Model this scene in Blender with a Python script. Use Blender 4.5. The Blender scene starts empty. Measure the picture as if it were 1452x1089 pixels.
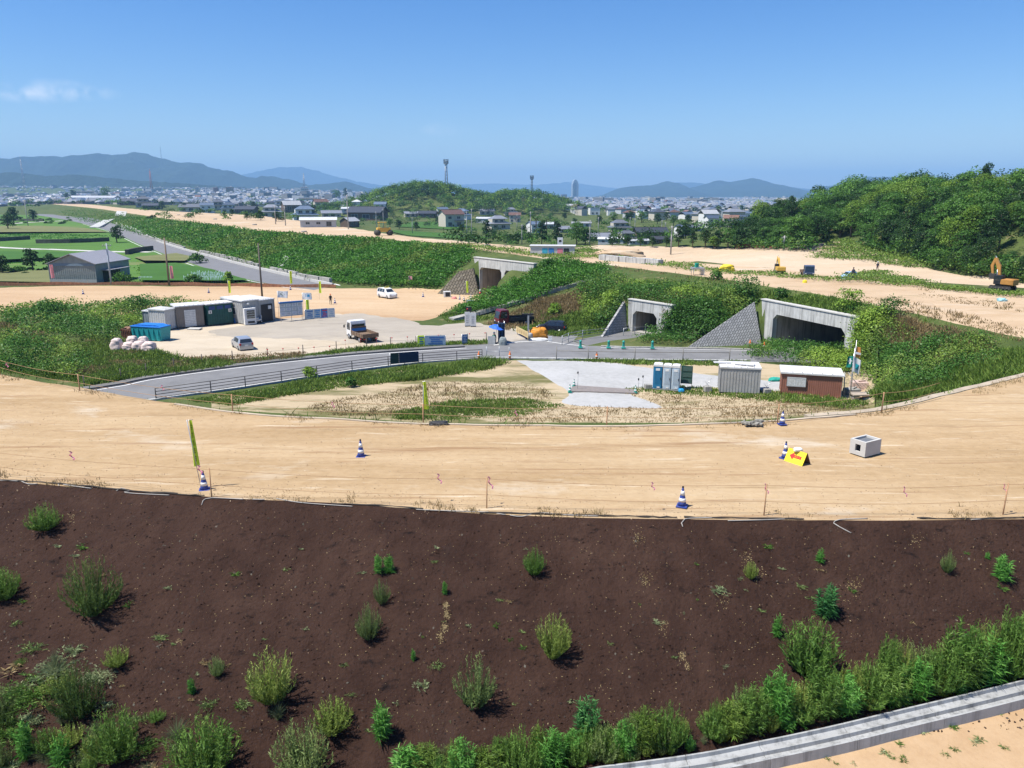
import bpy, bmesh, math, random
import numpy as np
from mathutils import Vector, Matrix, Euler
from mathutils.geometry import delaunay_2d_cdt
from mathutils.bvhtree import BVHTree
PI = math.pi
R = math.radians
rng = np.random.default_rng(7)
random.seed(11)
scene = bpy.context.scene
COL = scene.collection
# camera model (1452 x 1089 photograph)
FPX, CAM_Z = 1091.0, 10.5
PITCH = math.atan((544.5 - 277) / FPX)
_c, _s = math.cos(PITCH), math.sin(PITCH)
def ray(px, py):
 u, v = (px - 726) / FPX, (544.5 - py) / FPX
 return Vector((u, _c + v * _s, -_s + v * _c))
def at(px, py, z):
 d = ray(px, py)
 t = (z - CAM_Z) / d.z
 return Vector((d.x * t, d.y * t, z))
def atY(px, py, Y):
 d = ray(px, py)
 t = Y / d.y
 return Vector((d.x * t, Y, CAM_Z + d.z * t))
cam_d = bpy.data.cameras.new('camera')
cam = bpy.data.objects.new('camera', cam_d)
COL.objects.link(cam)
cam.location = (0, 0, CAM_Z)
cam.rotation_euler = (PI / 2 - PITCH, 0, 0)
cam_d.sensor_width = 36.0
cam_d.lens = 36.0 * FPX / 1452
cam_d.clip_start = 0.3
cam_d.clip_end = 60000
scene.camera = cam
# node helpers
class NT:
 def __init__(self, name):
  self.m = bpy.data.materials.new(name)
  self.m.use_nodes = True
  self.t = self.m.node_tree
  self.t.nodes.clear()
  self.out = self.n('ShaderNodeOutputMaterial')
 def n(self, kind, **kw):
  nd = self.t.nodes.new(kind)
  for k, v in kw.items():
   if k.startswith('i_'):
    nd.inputs[k[2:]].default_value = v
   else:
    setattr(nd, k, v)
  return nd
 def l(self, a, b):
  self.t.links.new(a, b)
 def coord(self, kind='pos'):
  if kind == 'pos':
   return self.n('ShaderNodeNewGeometry').outputs['Position']
  return self.n('ShaderNodeTexCoord').outputs['Object']
 def noise(self, vec, scale, detail=4, rough=.55, stretch=None, dist=0.0):
  if stretch:
   mp = self.n('ShaderNodeMapping')
   mp.inputs['Scale'].default_value = stretch
   self.l(vec, mp.inputs['Vector'])
   vec = mp.outputs[0]
  nd = self.n('ShaderNodeTexNoise')
  nd.inputs['Scale'].default_value = scale
  nd.inputs['Detail'].default_value = detail
  nd.inputs['Roughness'].default_value = rough
  nd.inputs['Distortion'].default_value = dist
  self.l(vec, nd.inputs['Vector'])
  return nd.outputs['Fac']
 def ramp(self, fac, stops):
  nd = self.n('ShaderNodeValToRGB')
  el = nd.color_ramp.elements
  while len(el) > 1:
   el.remove(el[0])
  for i, (p, c) in enumerate(stops):
   e = el[0] if i == 0 else el.new(p)
   e.position = p
   c = c if isinstance(c, (tuple, list)) else (c, c, c)
   e.color = (*c[:3], 1)
  self.l(fac, nd.inputs[0])
  return nd.outputs[0]
 def mix(self, fac, a, b, mode='MIX'):
  nd = self.n('ShaderNodeMix', data_type='RGBA', blend_type=mode)
  for sock, v in ((nd.inputs[0], fac), (nd.inputs[6], a), (nd.inputs[7], b)):
   if isinstance(v, (int, float)):
    sock.default_value = v
   elif isinstance(v, tuple):
    sock.default_value = (*v[:3], 1)
   else:
    self.l(v, sock)
  return nd.outputs[2]
 def math(self, op, a, b=0.0):
  nd = self.n('ShaderNodeMath', operation=op)
  for s, v in zip(nd.inputs, (a, b)):
   if isinstance(v, (int, float)):
    s.default_value = v
   else:
    self.l(v, s)
  return nd.outputs[0]
 def attr(self, name):
  return self.n('ShaderNodeAttribute', attribute_name=name)
 def principled(self, col, rough=.8, metal=0.0, spec=.3, bump=None, bstr=.3, bdist=.05, **kw):
  p = self.n('ShaderNodeBsdfPrincipled')
  for k, v in (('Base Color', col), ('Roughness', rough), ('Metallic', metal), ('Specular IOR Level', spec)):
   if isinstance(v, (int, float)):
    p.inputs[k].default_value = v
   elif isinstance(v, tuple):
    p.inputs[k].default_value = (*v[:3], 1)
   else:
    self.l(v, p.inputs[k])
  for k, v in kw.items():
   p.inputs[k.replace('_', ' ')].default_value = v
  if bump is not None:
   b = self.n('ShaderNodeBump')
   b.inputs['Strength'].default_value = bstr
   b.inputs['Distance'].default_value = bdist
   self.l(bump, b.inputs['Height'])
   self.l(b.outputs[0], p.inputs['Normal'])
  self.l(p.outputs[0], self.out.inputs[0])
  return p
def hexlin(r, g, b):
 f = lambda c: (c / 255 / 12.92) if c <= 10 else ((c / 255 + .055) / 1.055) ** 2.4
 return (f(r), f(g), f(b))
_mats = {}
def mat(name, c, rough=.6, metal=0.0, spec=.35, var=.12, scale=3.0, bump=0.0, bscale=40.0, dirt=None, dirt_amt=.3, **kw):
 """Painted / built surface: base colour broken up by two noises, optional dirt colour and bump."""
 if name in _mats:
  return _mats[name]
 T = NT(name)
 v = T.coord('obj')
 f = T.noise(v, scale, 5, .6)
 lo = tuple(x * (1 - var) for x in c)
 hi = tuple(min(1, x * (1 + var)) for x in c)
 col = T.ramp(f, [(.3, lo), (.7, hi)])
 if dirt:
  g = T.noise(v, scale * 2.3, 6, .65, dist=.4)
  col = T.mix(T.ramp(g, [(.5 - dirt_amt * .3, 0), (.5 + .35, dirt_amt * 1.4)]), col, dirt)
 T.principled(col, rough, metal, spec, T.noise(v, bscale, 3) if bump else None, bump, .02, **kw)
 _mats[name] = T.m
 return T.m
def foliage_mat(name, dark, mid, light, trans=.25, obj_rand=.25, ps=.35):
 """Leaf faces: colour by the face's own random value, by clump noise and by the object's random value."""
 if name in _mats:
  return _mats[name]
 T = NT(name)
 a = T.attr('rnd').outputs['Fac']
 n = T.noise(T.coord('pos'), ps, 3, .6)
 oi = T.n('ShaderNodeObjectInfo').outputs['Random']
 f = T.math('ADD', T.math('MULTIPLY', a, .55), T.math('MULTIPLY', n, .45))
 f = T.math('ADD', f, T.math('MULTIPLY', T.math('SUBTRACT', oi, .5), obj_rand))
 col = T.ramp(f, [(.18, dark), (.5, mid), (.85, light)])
 d = T.n('ShaderNodeBsdfDiffuse'); T.l(col, d.inputs[0])
 tr = T.n('ShaderNodeBsdfTranslucent')
 T.l(T.mix(.5, col, light, 'MIX'), tr.inputs[0])
 g = T.n('ShaderNodeBsdfGlossy'); g.inputs['Roughness'].default_value = .45
 g.inputs[0].default_value = (.6, .65, .6, 1)
 m1 = T.n('ShaderNodeMixShader'); m1.inputs[0].default_value = trans
 T.l(d.outputs[0], m1.inputs[1]); T.l(tr.outputs[0], m1.inputs[2])
 m2 = T.n('ShaderNodeMixShader'); m2.inputs[0].default_value = .018
 T.l(m1.outputs[0], m2.inputs[1]); T.l(g.outputs[0], m2.inputs[2])
 T.l(m2.outputs[0], T.out.inputs[0])
 _mats[name] = T.m
 return T.m
# objects
_o1 = 'first second third fourth fifth sixth seventh eighth ninth tenth eleventh twelfth thirteenth fourteenth fifteenth sixteenth seventeenth eighteenth nineteenth'.split()
ORD = _o1 + ['twentieth'] + ['twenty-' + q for q in _o1[:9]] + ['thirtieth'] + ['thirty-' + q for q in _o1[:9]]
_seen_labels = {}
def tag(o, label=None, cat=None, group=None, kind=None):
 if label:
  o['label'] = label
  _seen_labels.setdefault(label, []).append(o.name)
 if cat: o['category'] = cat
 if group: o['group'] = group
 if kind: o['kind'] = kind
 return o
def empty(name, loc=(0, 0, 0), rz=0.0, label=None, cat=None, group=None):
 o = bpy.data.objects.new(name, None)
 o.empty_display_size = .2
 COL.objects.link(o)
 o.location = loc
 o.rotation_euler = (0, 0, rz)
 return tag(o, label, cat, group)
def mesh_np(name, V, Q, mats, parent=None, rnd=None, smooth=False, loc=None, mi=None):
 """Numpy mesh: V (n,3), Q (m,3|4)."""
 V = np.asarray(V, np.float32); Q = np.asarray(Q, np.int32)
 me = bpy.data.meshes.new(name)
 k = Q.shape[1]
 me.vertices.add(len(V)); me.vertices.foreach_set('co', V.ravel())
 me.loops.add(Q.size); me.loops.foreach_set('vertex_index', Q.ravel())
 me.polygons.add(len(Q))
 me.polygons.foreach_set('loop_start', np.arange(0, Q.size, k, dtype=np.int32))
 try:
  me.polygons.foreach_set('loop_total', np.full(len(Q), k, np.int32))
 except Exception:
  pass
 if mi is not None:
  me.polygons.foreach_set('material_index', np.asarray(mi, np.int32))
 me.update(calc_edges=True)
 me.polygons.foreach_set('use_smooth', np.full(len(Q), smooth, bool))
 if rnd is not None:
  at_ = me.attributes.new('rnd', 'FLOAT', 'POINT')
  at_.data.foreach_set('value', np.asarray(rnd, np.float32))
 for m in (mats if isinstance(mats, (list, tuple)) else [mats]):
  me.materials.append(m)
 o = bpy.data.objects.new(name, me)
 COL.objects.link(o)
 if loc is not None: o.location = loc
 if parent: o.parent = parent
 return o
class MB:
 """Collects shapes, then links them as one mesh object."""
 def __init__(self):
  self.v, self.f, self.mi, self.sm = [], [], [], []
 def add(self, vs, fs, M=None, mi=0, sm=False):
  b = len(self.v)
  for p in vs:
   self.v.append(tuple(M @ Vector(p)) if M is not None else tuple(p))
  for f in fs:
   self.f.append(tuple(b + i for i in f)); self.mi.append(mi); self.sm.append(sm)
  return self
 def box(self, c, s, rz=0.0, M=None, mi=0, bev=0.0, taper=1.0):
  x, y, z = s[0] / 2, s[1] / 2, s[2] / 2
  m = Matrix.Translation(c) @ Matrix.Rotation(rz, 4, 'Z')
  if M is not None: m = M @ m
  if bev > 0:
   bm = bmesh.new()
   bmesh.ops.create_cube(bm, size=1)
   for q in bm.verts:
    k = taper if q.co.z > 0 else 1
    q.co = Vector((q.co.x * s[0] * k, q.co.y * s[1] * k, q.co.z * s[2]))
   bmesh.ops.bevel(bm, geom=bm.edges[:], offset=bev, segments=2, affect='EDGES', profile=.6)
   bm.verts.index_update()
   self.add([q.co.copy() for q in bm.verts], [[q.index for q in f.verts] for f in bm.faces], m, mi)
   bm.free()
   return self
  k = taper
  vs = [(-x, -y, -z), (x, -y, -z), (x, y, -z), (-x, y, -z), (-x*k, -y*k, z), (x*k, -y*k, z), (x*k, y*k, z), (-x*k, y*k, z)]
  fs = [(0, 3, 2, 1), (4, 5, 6, 7), (0, 1, 5, 4), (1, 2, 6, 5), (2, 3, 7, 6), (3, 0, 4, 7)]
  return self.add(vs, fs, m, mi)
 def tube(self, pts, r, n=6, mi=0, cap=True, sm=True):
  pts = [Vector(p) for p in pts]
  rs = r if isinstance(r, (list, tuple)) else [r] * len(pts)
  vs, fs = [], []
  for i, p in enumerate(pts):
   d = (pts[min(i + 1, len(pts) - 1)] - pts[max(i - 1, 0)])
   d = d.normalized() if d.length > 1e-9 else Vector((0, 0, 1))
   a = d.orthogonal().normalized()
   if i and False: pass
   ref = Vector((0, 0, 1)) if abs(d.z) < .9 else Vector((1, 0, 0))
   a = d.cross(ref).normalized(); b = d.cross(a)
   for k in range(n):
    t = 2 * PI * k / n
    vs.append(p + (a * math.cos(t) + b * math.sin(t)) * rs[i])
  for i in range(len(pts) - 1):
   for k in range(n):
    k2 = (k + 1) % n
    fs.append((i * n + k, i * n + k2, (i + 1) * n + k2, (i + 1) * n + k))
  if cap:
   fs.append(tuple(range(n))[::-1]); fs.append(tuple((len(pts) - 1) * n + k for k in range(n)))
  return self.add(vs, fs, None, mi, sm)
 def lathe(self, prof, n=16, M=None, mi=0, sm=True):
  vs, fs = [], []
  for r, z in prof:
   for k in range(n):
    t = 2 * PI * k / n
    vs.append((r * math.cos(t), r * math.sin(t), z))
  for i in range(len(prof) - 1):
   for k in range(n):
    k2 = (k + 1) % n
    fs.append((i * n + k, i * n + k2, (i + 1) * n + k2, (i + 1) * n + k))
  fs.append(tuple(range(n))[::-1]); fs.append(tuple((len(prof) - 1) * n + k for k in range(n)))
  return self.add(vs, fs, M, mi, sm)
 def prism(self, prof, d, M=None, mi=0, axis='y'):
  """Polygon prof in (x,z), extruded d along y, centred."""
  n = len(prof)
  vs = [(x, -d / 2, z) for x, z in prof] + [(x, d / 2, z) for x, z in prof]
  fs = [tuple(range(n)), tuple(range(2 * n - 1, n - 1, -1))]
  for i in range(n):
   j = (i + 1) % n
   fs.append((i, i + n, j + n, j))
  return self.add(vs, fs, M, mi)
 def quad(self, a, b, c, d, mi=0):
  return self.add([a, b, c, d], [(0, 1, 2, 3)], None, mi)
 def build(self, name, mats, parent=None, loc=None, rz=None, smooth=None):
  me = bpy.data.meshes.new(name)
  me.from_pydata(self.v, [], self.f)
  me.polygons.foreach_set('material_index', self.mi)
  me.polygons.foreach_set('use_smooth', self.sm if smooth is None else [smooth] * len(self.f))
  for m in (mats if isinstance(mats, (list, tuple)) else [mats]):
   me.materials.append(m)
  me.update()
  bm = bmesh.new(); bm.from_mesh(me)
  bmesh.ops.recalc_face_normals(bm, faces=bm.faces[:])
  bm.to_mesh(me); bm.free()
  o = bpy.data.objects.new(name, me)
  COL.objects.link(o)
  if loc is not None: o.location = loc
  if rz is not None: o.rotation_euler = (0, 0, rz)
  if parent: o.parent = parent
  return o
def copy_tree(o, parent=None):
 c = o.copy()
 COL.objects.link(c)
 if parent: c.parent = parent
 for ch in list(o.children):
  copy_tree(ch, c)
 return c
def clone(o, loc, rz=0.0, label=None, scale=None, group=None):
 c = copy_tree(o)
 c.location = loc
 c.rotation_euler = (0, 0, rz)
 if scale is not None:
  c.scale = scale if isinstance(scale, (tuple, list)) else (scale,) * 3
 if label:
  c['label'] = label
  _seen_labels.setdefault(label, []).append(c.name)
 if group: c['group'] = group
 return c
# value noise for numpy
def vnoise(x, y, seed=0):
 xi, yi = np.floor(x).astype(np.int64), np.floor(y).astype(np.int64)
 fx, fy = x - xi, y - yi
 fx = fx * fx * (3 - 2 * fx); fy = fy * fy * (3 - 2 * fy)
 def h(a, b):
  n = (a * 374761393 + b * 668265263 + seed * 1442695041) & 0xffffffff
  n = ((n ^ (n >> 13)) * 1274126177) & 0xffffffff
  return ((n ^ (n >> 16)) & 0xffff) / 65535.0
 return (h(xi, yi) * (1 - fx) + h(xi + 1, yi) * fx) * (1 - fy) + (h(xi, yi + 1) * (1 - fx) + h(xi + 1, yi + 1) * fx) * fy
def fbm(x, y, oct=4, seed=0):
 s, a, t = 0, .5, 0
 for i in range(oct):
  s = s + a * vnoise(x * 2 ** i, y * 2 ** i, seed + i); t += a; a *= .5
 return s / t
def in_poly(x, y, poly):
 x = np.asarray(x); y = np.asarray(y)
 r = np.zeros(x.shape, bool)
 n = len(poly)
 for i in range(n):
  x1, y1 = poly[i][0], poly[i][1]; x2, y2 = poly[(i + 1) % n][0], poly[(i + 1) % n][1]
  if y1 == y2: continue
  c = ((y1 > y) != (y2 > y)) & (x < (x2 - x1) * (y - y1) / (y2 - y1) + x1)
  r ^= c
 return r
def dist_poly(x, y, pl):
 d = np.full(np.shape(x), 1e9)
 for i in range(len(pl) - 1):
  ax, ay = pl[i][0], pl[i][1]; bx, by = pl[i + 1][0] - ax, pl[i + 1][1] - ay
  L = bx * bx + by * by + 1e-12
  t = np.clip(((x - ax) * bx + (y - ay) * by) / L, 0, 1)
  d = np.minimum(d, np.hypot(x - ax - t * bx, y - ay - t * by))
 return d
def smooth_line(pts, step):
 """Catmull-Rom through pts, resampled about every step metres."""
 P = [Vector(p) for p in pts]
 out = []
 for i in range(len(P) - 1):
  p0, p1, p2, p3 = P[max(i - 1, 0)], P[i], P[i + 1], P[min(i + 2, len(P) - 1)]
  k = max(1, int((p2 - p1).length / step))
  for j in range(k):
   t = j / k
   out.append(.5 * ((2 * p1) + (p2 - p0) * t + (2 * p0 - 5 * p1 + 4 * p2 - p3) * t * t + (3 * p1 - p0 - 3 * p2 + p3) * t ** 3))
 out.append(P[-1])
 return out
def offset_line(pl, d):
 """Offset a polyline sideways by d (left of its direction positive)."""
 out = []
 for i, p in enumerate(pl):
  a = pl[max(i - 1, 0)]; b = pl[min(i + 1, len(pl) - 1)]
  t = Vector((b[0] - a[0], b[1] - a[1], 0)).normalized()
  out.append(Vector((p[0] - t.y * d, p[1] + t.x * d, p[2])))
 return out
# GROUND MATERIALS
def ground_mat(name, stops, s1=.08, s2=.6, s3=6, stretch=None, speck=None, bump=.5, bdist=.08, bscale=3.0, patches=None, rough=.95):
 """stops: colours from dark to light. patches: list of (colour, scale, threshold, softness, stretch)."""
 T = NT(name)
 k = AK if max(stops[-1]) > .1 else 1
 stops = [tuple(c * k for c in s) for s in stops]
 patches = [(tuple(c * k for c in p[0]),) + tuple(p[1:]) for p in (patches or [])]
 v = T.coord('pos')
 a = T.noise(v, s1, 4, .55, stretch)
 b = T.noise(v, s2, 5, .6, stretch)
 c = T.noise(v, s3, 4, .7)
 f = T.math('ADD', T.math('MULTIPLY', a, .4), T.math('ADD', T.math('MULTIPLY', b, .38), T.math('MULTIPLY', c, .22)))
 n = len(stops)
 col = T.ramp(f, [(.33 + .34 * i / max(1, n - 1), s) for i, s in enumerate(stops)])
 for pc, ps, th, so, st in (patches or []):
  g = T.noise(v, ps, 6, .68, st, .3)
  col = T.mix(T.ramp(g, [(th, 0), (th + so, 1)]), col, pc)
 hgt = T.noise(v, bscale, 6, .7, stretch)
 if speck:
  vo = T.n('ShaderNodeTexVoronoi'); vo.inputs['Scale'].default_value = speck[0]
  T.l(v, vo.inputs['Vector'])
  wn = T.n('ShaderNodeTexWhiteNoise'); T.l(vo.outputs['Position'], wn.inputs['Vector'])
  m = T.math('MULTIPLY', T.math('LESS_THAN', vo.outputs['Distance'], speck[1]), T.math('LESS_THAN', wn.outputs['Value'], speck[3] if len(speck) > 3 else .35))
  col = T.mix(m, col, speck[2])
 T.principled(col, rough, 0, .15, hgt, bump, bdist)
 return T.m
AK = .66
TAN_D, TAN, TAN_L = (.40, .235, .115), (.58, .375, .20), (.70, .50, .30)
GM = {}
GM['near_road'] = ground_mat('tan_compacted_dirt', [(.39, .25, .125), (.51, .35, .185), (.60, .425, .24), (.67, .495, .295), (.78, .62, .41)], .05, .35, 2.4, (.20, 1.5, 1), (3.2, .07, (.30, .22, .14), .15), .9, .16, 1.5,
 [((.78, .68, .53), .16, .56, .14, (.5, 1.1, 1)), ((.42, .265, .14), .8, .56, .10, (.10, 1.7, 1)), ((.47, .33, .18), 1.4, .60, .06, (.05, 2.2, 1)), ((.82, .68, .49), 1.7, .60, .1, (.14, 1.8, 1)), ((.34, .21, .11), 2.6, .665, .05, (.12, 2.2, 1))])
GM['brown_slope'] = ground_mat('brown_sprayed_soil', [(.0215, .0105, .0070), (.034, .0172, .0117), (.048, .0255, .0175), (.064, .0370, .0255)], .12, .9, 12, None, (5.5, .085, (.26, .18, .12), .22), 1.0, .14, 5.0,
 [((.038, .025, .021), .35, .62, .2, (1, .5, 1)), ((.008, .005, .0045), 1.6, .58, .14, (1, 2.0, 1)), ((.045, .028, .02), 5, .66, .08, None)])
GM['foreground_dirt'] = ground_mat('pale_tan_soil', [(.50, .32, .17), (.60, .41, .235), (.68, .48, .29)], .2, 1.2, 9, None, (7, .10, (.30, .22, .11), .2), .6, .04, 6)
GM['highway_dirt'] = ground_mat('pale_road_fill', [(.50, .34, .19), (.63, .46, .29), (.70, .53, .35), (.76, .61, .44)], .03, .22, 1.5, (.6, 1.2, 1), None, .4, .08, 1.5,
 [((.40, .31, .17), .35, .60, .08, (.35, 1.3, 1)), ((.74, .66, .53), .09, .56, .14, (.5, 1.2, 1))])
GM['far_dirt'] = ground_mat('pale_sand_fill', [(.56, .42, .27), (.70, .54, .37), (.78, .64, .47)], .03, .15, 1.0, (.6, 1.2, 1), None, .3, .1, 1,
 [((.30, .27, .13), .12, .63, .07, (.5, 1.3, 1))])
GM['gravel_lot'] = ground_mat('white_crushed_stone', [(.44, .44, .42), (.56, .56, .545), (.64, .635, .62)], .2, 2.2, 22, None, (11, .25, (.36, .36, .35), .35), .9, .05, 9)
GM['grey_gravel'] = ground_mat('grey_trodden_gravel', [(.40, .355, .29), (.50, .445, .365), (.58, .52, .43)], .06, .5, 7, (.6, 1.2, 1), None, .6, .05, 4,
 [((.25, .22, .18), .14, .62, .06, (.35, 1.6, 1)), ((.60, .52, .40), .09, .56, .12, None)])
GM['yard'] = ground_mat('cream_yard_grit', [(.50, .41, .29), (.65, .55, .41), (.73, .63, .48)], .07, .5, 6, (.6, 1.2, 1), None, .5, .05, 4,
 [((.42, .38, .30), .22, .62, .1, (.5, 1.3, 1)), ((.44, .33, .19), .5, .66, .06, None)])
GM['dirt_strip'] = ground_mat('tan_haul_road', [(.46, .295, .16), (.60, .41, .24), (.68, .49, .30), (.76, .59, .40)], .04, .2, 1.6, (.25, 1.3, 1), None, .5, .06, 1.6,
 [((.42, .25, .12), .3, .63, .1, (.15, 1.6, 1))])
GM['field'] = ground_mat('dry_grass_and_sand', [(.46, .36, .22), (.60, .48, .31), (.67, .55, .38)], .09, .7, 5, (.45, 1.2, 1), None, .6, .08, 3,
 [((.20, .19, .075), .13, .50, .10, (.45, 1.4, 1)), ((.30, .26, .12), .55, .56, .1, (.35, 1.5, 1)), ((.12, .13, .045), .9, .64, .07, (.4, 1.5, 1))])
AKs = AK; AK = .78
GM['fields'] = ground_mat('farm_grass', [(.06, .13, .025), (.095, .20, .036), (.14, .25, .055)], .02, .2, 2, (.3, 1.2, 1), None, .4, .2, 1,
 [((.20, .22, .085), .035, .58, .1, (.3, 1.8, 1)), ((.028, .06, .014), .08, .64, .06, (.25, 2.5, 1))])
GM['grass'] = ground_mat('bank_soil_and_grass', [(.05, .075, .02), (.085, .12, .032), (.15, .16, .06)], .06, .5, 4, None, None, .7, .15, 2,
 [((.24, .20, .10), .18, .58, .1, None)])
GM['plain'] = GM['grass']
AK = AKs
def asphalt(name, base, spread=.22):
 T = NT(name); v = T.coord('pos'); base = tuple(c * AK for c in base)
 a = T.noise(v, .5, 5, .6); b = T.noise(v, 30, 3, .6)
 f = T.math('ADD', T.math('MULTIPLY', a, .7), T.math('MULTIPLY', b, .3))
 col = T.ramp(f, [(.3, tuple(c * (1 - spread) for c in base)), (.7, tuple(c * (1 + spread) for c in base))])
 T.principled(col, .85, 0, .3, b, .3, .01)
 return T.m
GM['asphalt_road'] = asphalt('weathered_asphalt', (.25, .25, .25))
GM['asphalt_junction'] = asphalt('pale_asphalt', (.27, .268, .262))
GM['culvert_lane'] = asphalt('lane_asphalt', (.22, .22, .22))
GM['side_road'] = asphalt('side_road_asphalt', (.235, .235, .24), .12)
# TERRAIN (triangulated from surveyed break-lines)
ZY, ZH = -7.0, -0.8
def L(px, z): return [at(x, y, z) for x, y in px]
ramp_far = smooth_line([Vector(p) for p in [(-110, 108, 0), (-70, 74, 0), (-45, 54.5, 0)]] +
 L([(0, 530), (130, 552), (300, 580), (450, 593), (600, 600), (800, 603), (960, 602), (1060, 597), (1150, 590), (1250, 580), (1350, 560), (1452, 535)], 0) +
 [Vector((42, 52, 0)), Vector((62, 60, 0))], .8)
ramp_near = smooth_line([Vector(p) for p in [(-120, 84, 0), (-75, 56, 0), (-42, 35, 0)]] +
 L([(0, 680), (150, 693), (300, 706), (450, 712), (600, 722), (720, 730), (900, 735), (1100, 737), (1300, 737), (1452, 735)], 0) +
 [Vector((30, 24.6, 0)), Vector((66, 30, 0))], .5)
toe = smooth_line([Vector(p) for p in [(-110, 62, -9), (-60, 26, -6.6), (-30, 16.2, -5.6), (-12, 15.2, -4.7), (2.2, 16.6, -3.62), (6.9, 17.4, -3.4), (14.6, 19.3, -3.0), (24, 21.5, -2.2), (64, 27, -1)]], .5)
back_foot = smooth_line([Vector(p) for p in [(-125, 128, ZY), (-75, 92, ZY), (-52, 71, ZY), (-40, 59, ZY), (-28, 53, ZY), (-18, 48.5, ZY), (-9, 46.8, ZY), (2.5, 46, ZY), (11, 46.5, ZY), (19, 49, ZY), (25, 53, ZY), (29.5, 60, ZY)]], 1)
yard_foot = [Vector(p) for p in [(29.5, 60, ZY), (31.5, 67, ZY), (33.6, 74, ZY), (35.0, 78.4, ZY), (30.1, 91.5, ZY)]]
hwy_near = smooth_line(L([(1452, 480), (1380, 464), (1300, 445), (1210, 427), (1060, 401), (960, 388), (870, 377), (770, 366), (668, 353), (560, 341), (450, 334.5), (360, 326), (250, 312), (180, 302), (120, 294), (40, 287.5), (-60, 284)], ZH), 2)
hwy_near = [Vector((70, 40, -.5)), Vector((52, 52, -.6))] + hwy_near
hwy_far = smooth_line(L([(1452, 416), (1300, 402), (1200, 393), (1100, 382), (930, 368), (850, 360), (760, 352), (690, 345), (620, 339), (560, 333), (480, 321), (360, 305.5), (250, 300), (180, 295.5), (100, 288), (0, 282.5), (-60, 281)], ZH), 3)
hwy_far = [Vector((85, 72, -.6))] + hwy_far
# foot of the embankment on the left of the twin-box bridge, and beyond it
left_foot = smooth_line(L([(622, 414), (560, 409), (478, 404), (400, 388), (330, 370), (240, 346), (180, 331), (120, 315), (60, 302), (-60, 297)], ZY), 3)
# spur of fill right of the bridge
spur_crest = [Vector((-9.5, 117, ZY)), Vector((-2, 121, -4.9)), Vector((3.2, 124.5, -2.4)), Vector((9, 127, -1.1))]
spur_foot = L([(652, 451)], ZY) + [Vector((-2.5, 112.8, -5.6)), Vector((4, 114, -3.9)), Vector((12, 115, -2.2))]
mid_foot = [Vector(p) for p in [(30.1, 91.5, ZY), (26, 91, ZY), (21, 94, ZY), (19.2, 96.0, ZY), (15.2, 101.4, ZY), (11.5, 102.6, ZY), (7, 103.5, ZY), (2, 107, ZY), (-3, 110, ZY)]] + L([(652, 451)], ZY)
far_dirt_far = L([(815, 351), (850, 348), (950, 349.5), (1050, 352), (1150, 357), (1240, 366), (1330, 384), (1400, 396), (1452, 404), (1520, 412)], -3.0)
far_dirt_near = [Vector((p.x, p.y, -3.0)) for p in offset_line(hwy_far, -5.5) if p.y < 160]
hwy_foot = [Vector((p.x, p.y, -8.4)) for p in offset_line(hwy_far, -16) if 172 < p.y < 900]
# culverts: base line of the face, its right-hand direction u, outward normal n, face width, depth of box
def culvert_frame(pl, u, w):
 u = Vector((u[0], u[1], 0)).normalized(); n = Vector((u.y, -u.x, 0))
 return Vector(pl) + u * w / 2, u, n, w
CULV = {
 'twin': culvert_frame((-5.9, 139.3, ZY), (.6, -.8), 14.6) + (.9, -.75),
 'small': culvert_frame((15.5, 101.6, ZY), (.6, -.8), 6.6) + (.9, -3.25),
 'wide': culvert_frame((30.4, 91.6, ZY), (.355, -.935), 14.0) + (.9, -2.05),
}
CAMV = Vector((0, 0, CAM_Z))
brk = [(ramp_far, 0), (ramp_near, 0), (toe, 0), (back_foot + yard_foot[1:] + mid_foot[1:], 0), (hwy_near, 0), (hwy_far, 0), (left_foot, 0),
  (spur_crest, 0), (spur_foot, 0), (far_dirt_far, 0), (far_dirt_near, 0), (hwy_foot, 0)]
for key, (c, u, n, w, ln, top) in CULV.items():
 bk = [c + u * (w / 2 + .6) * s_ - n * .7 for s_ in (-1, -.5, 0, .5, 1)]
 brk.append(([Vector((p.x, p.y, top)) for p in bk], 0))
_c1 = CULV['twin']
brk.append(([left_foot[0], Vector((-5.9, 139.4, ZY)), Vector((-5.9, 139.4, ZY)) + _c1[1] * 5.5, Vector((-3.6, 129, ZY)), Vector((-7.5, 122, ZY))], 0))
pts3 = []
edges = []
for pl, _ in brk:
 b = len(pts3)
 pts3 += [tuple(p) for p in pl]
 edges += [(b + i, b + i + 1) for i in range(len(pl) - 1)]
ex = []          # spot heights
# foreground below the drain, and the ground under the viewpoint
ex += [(-140, 40, -9), (-60, 12, -6), (-30, 10, -5.2), (0, 10, -4.2), (20, 12, -3.4), (60, 16, -2), (-60, -40, -5.5), (60, -40, -4), (0, -40, -5), (200, -40, -3), (200, 30, -1)]
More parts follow.
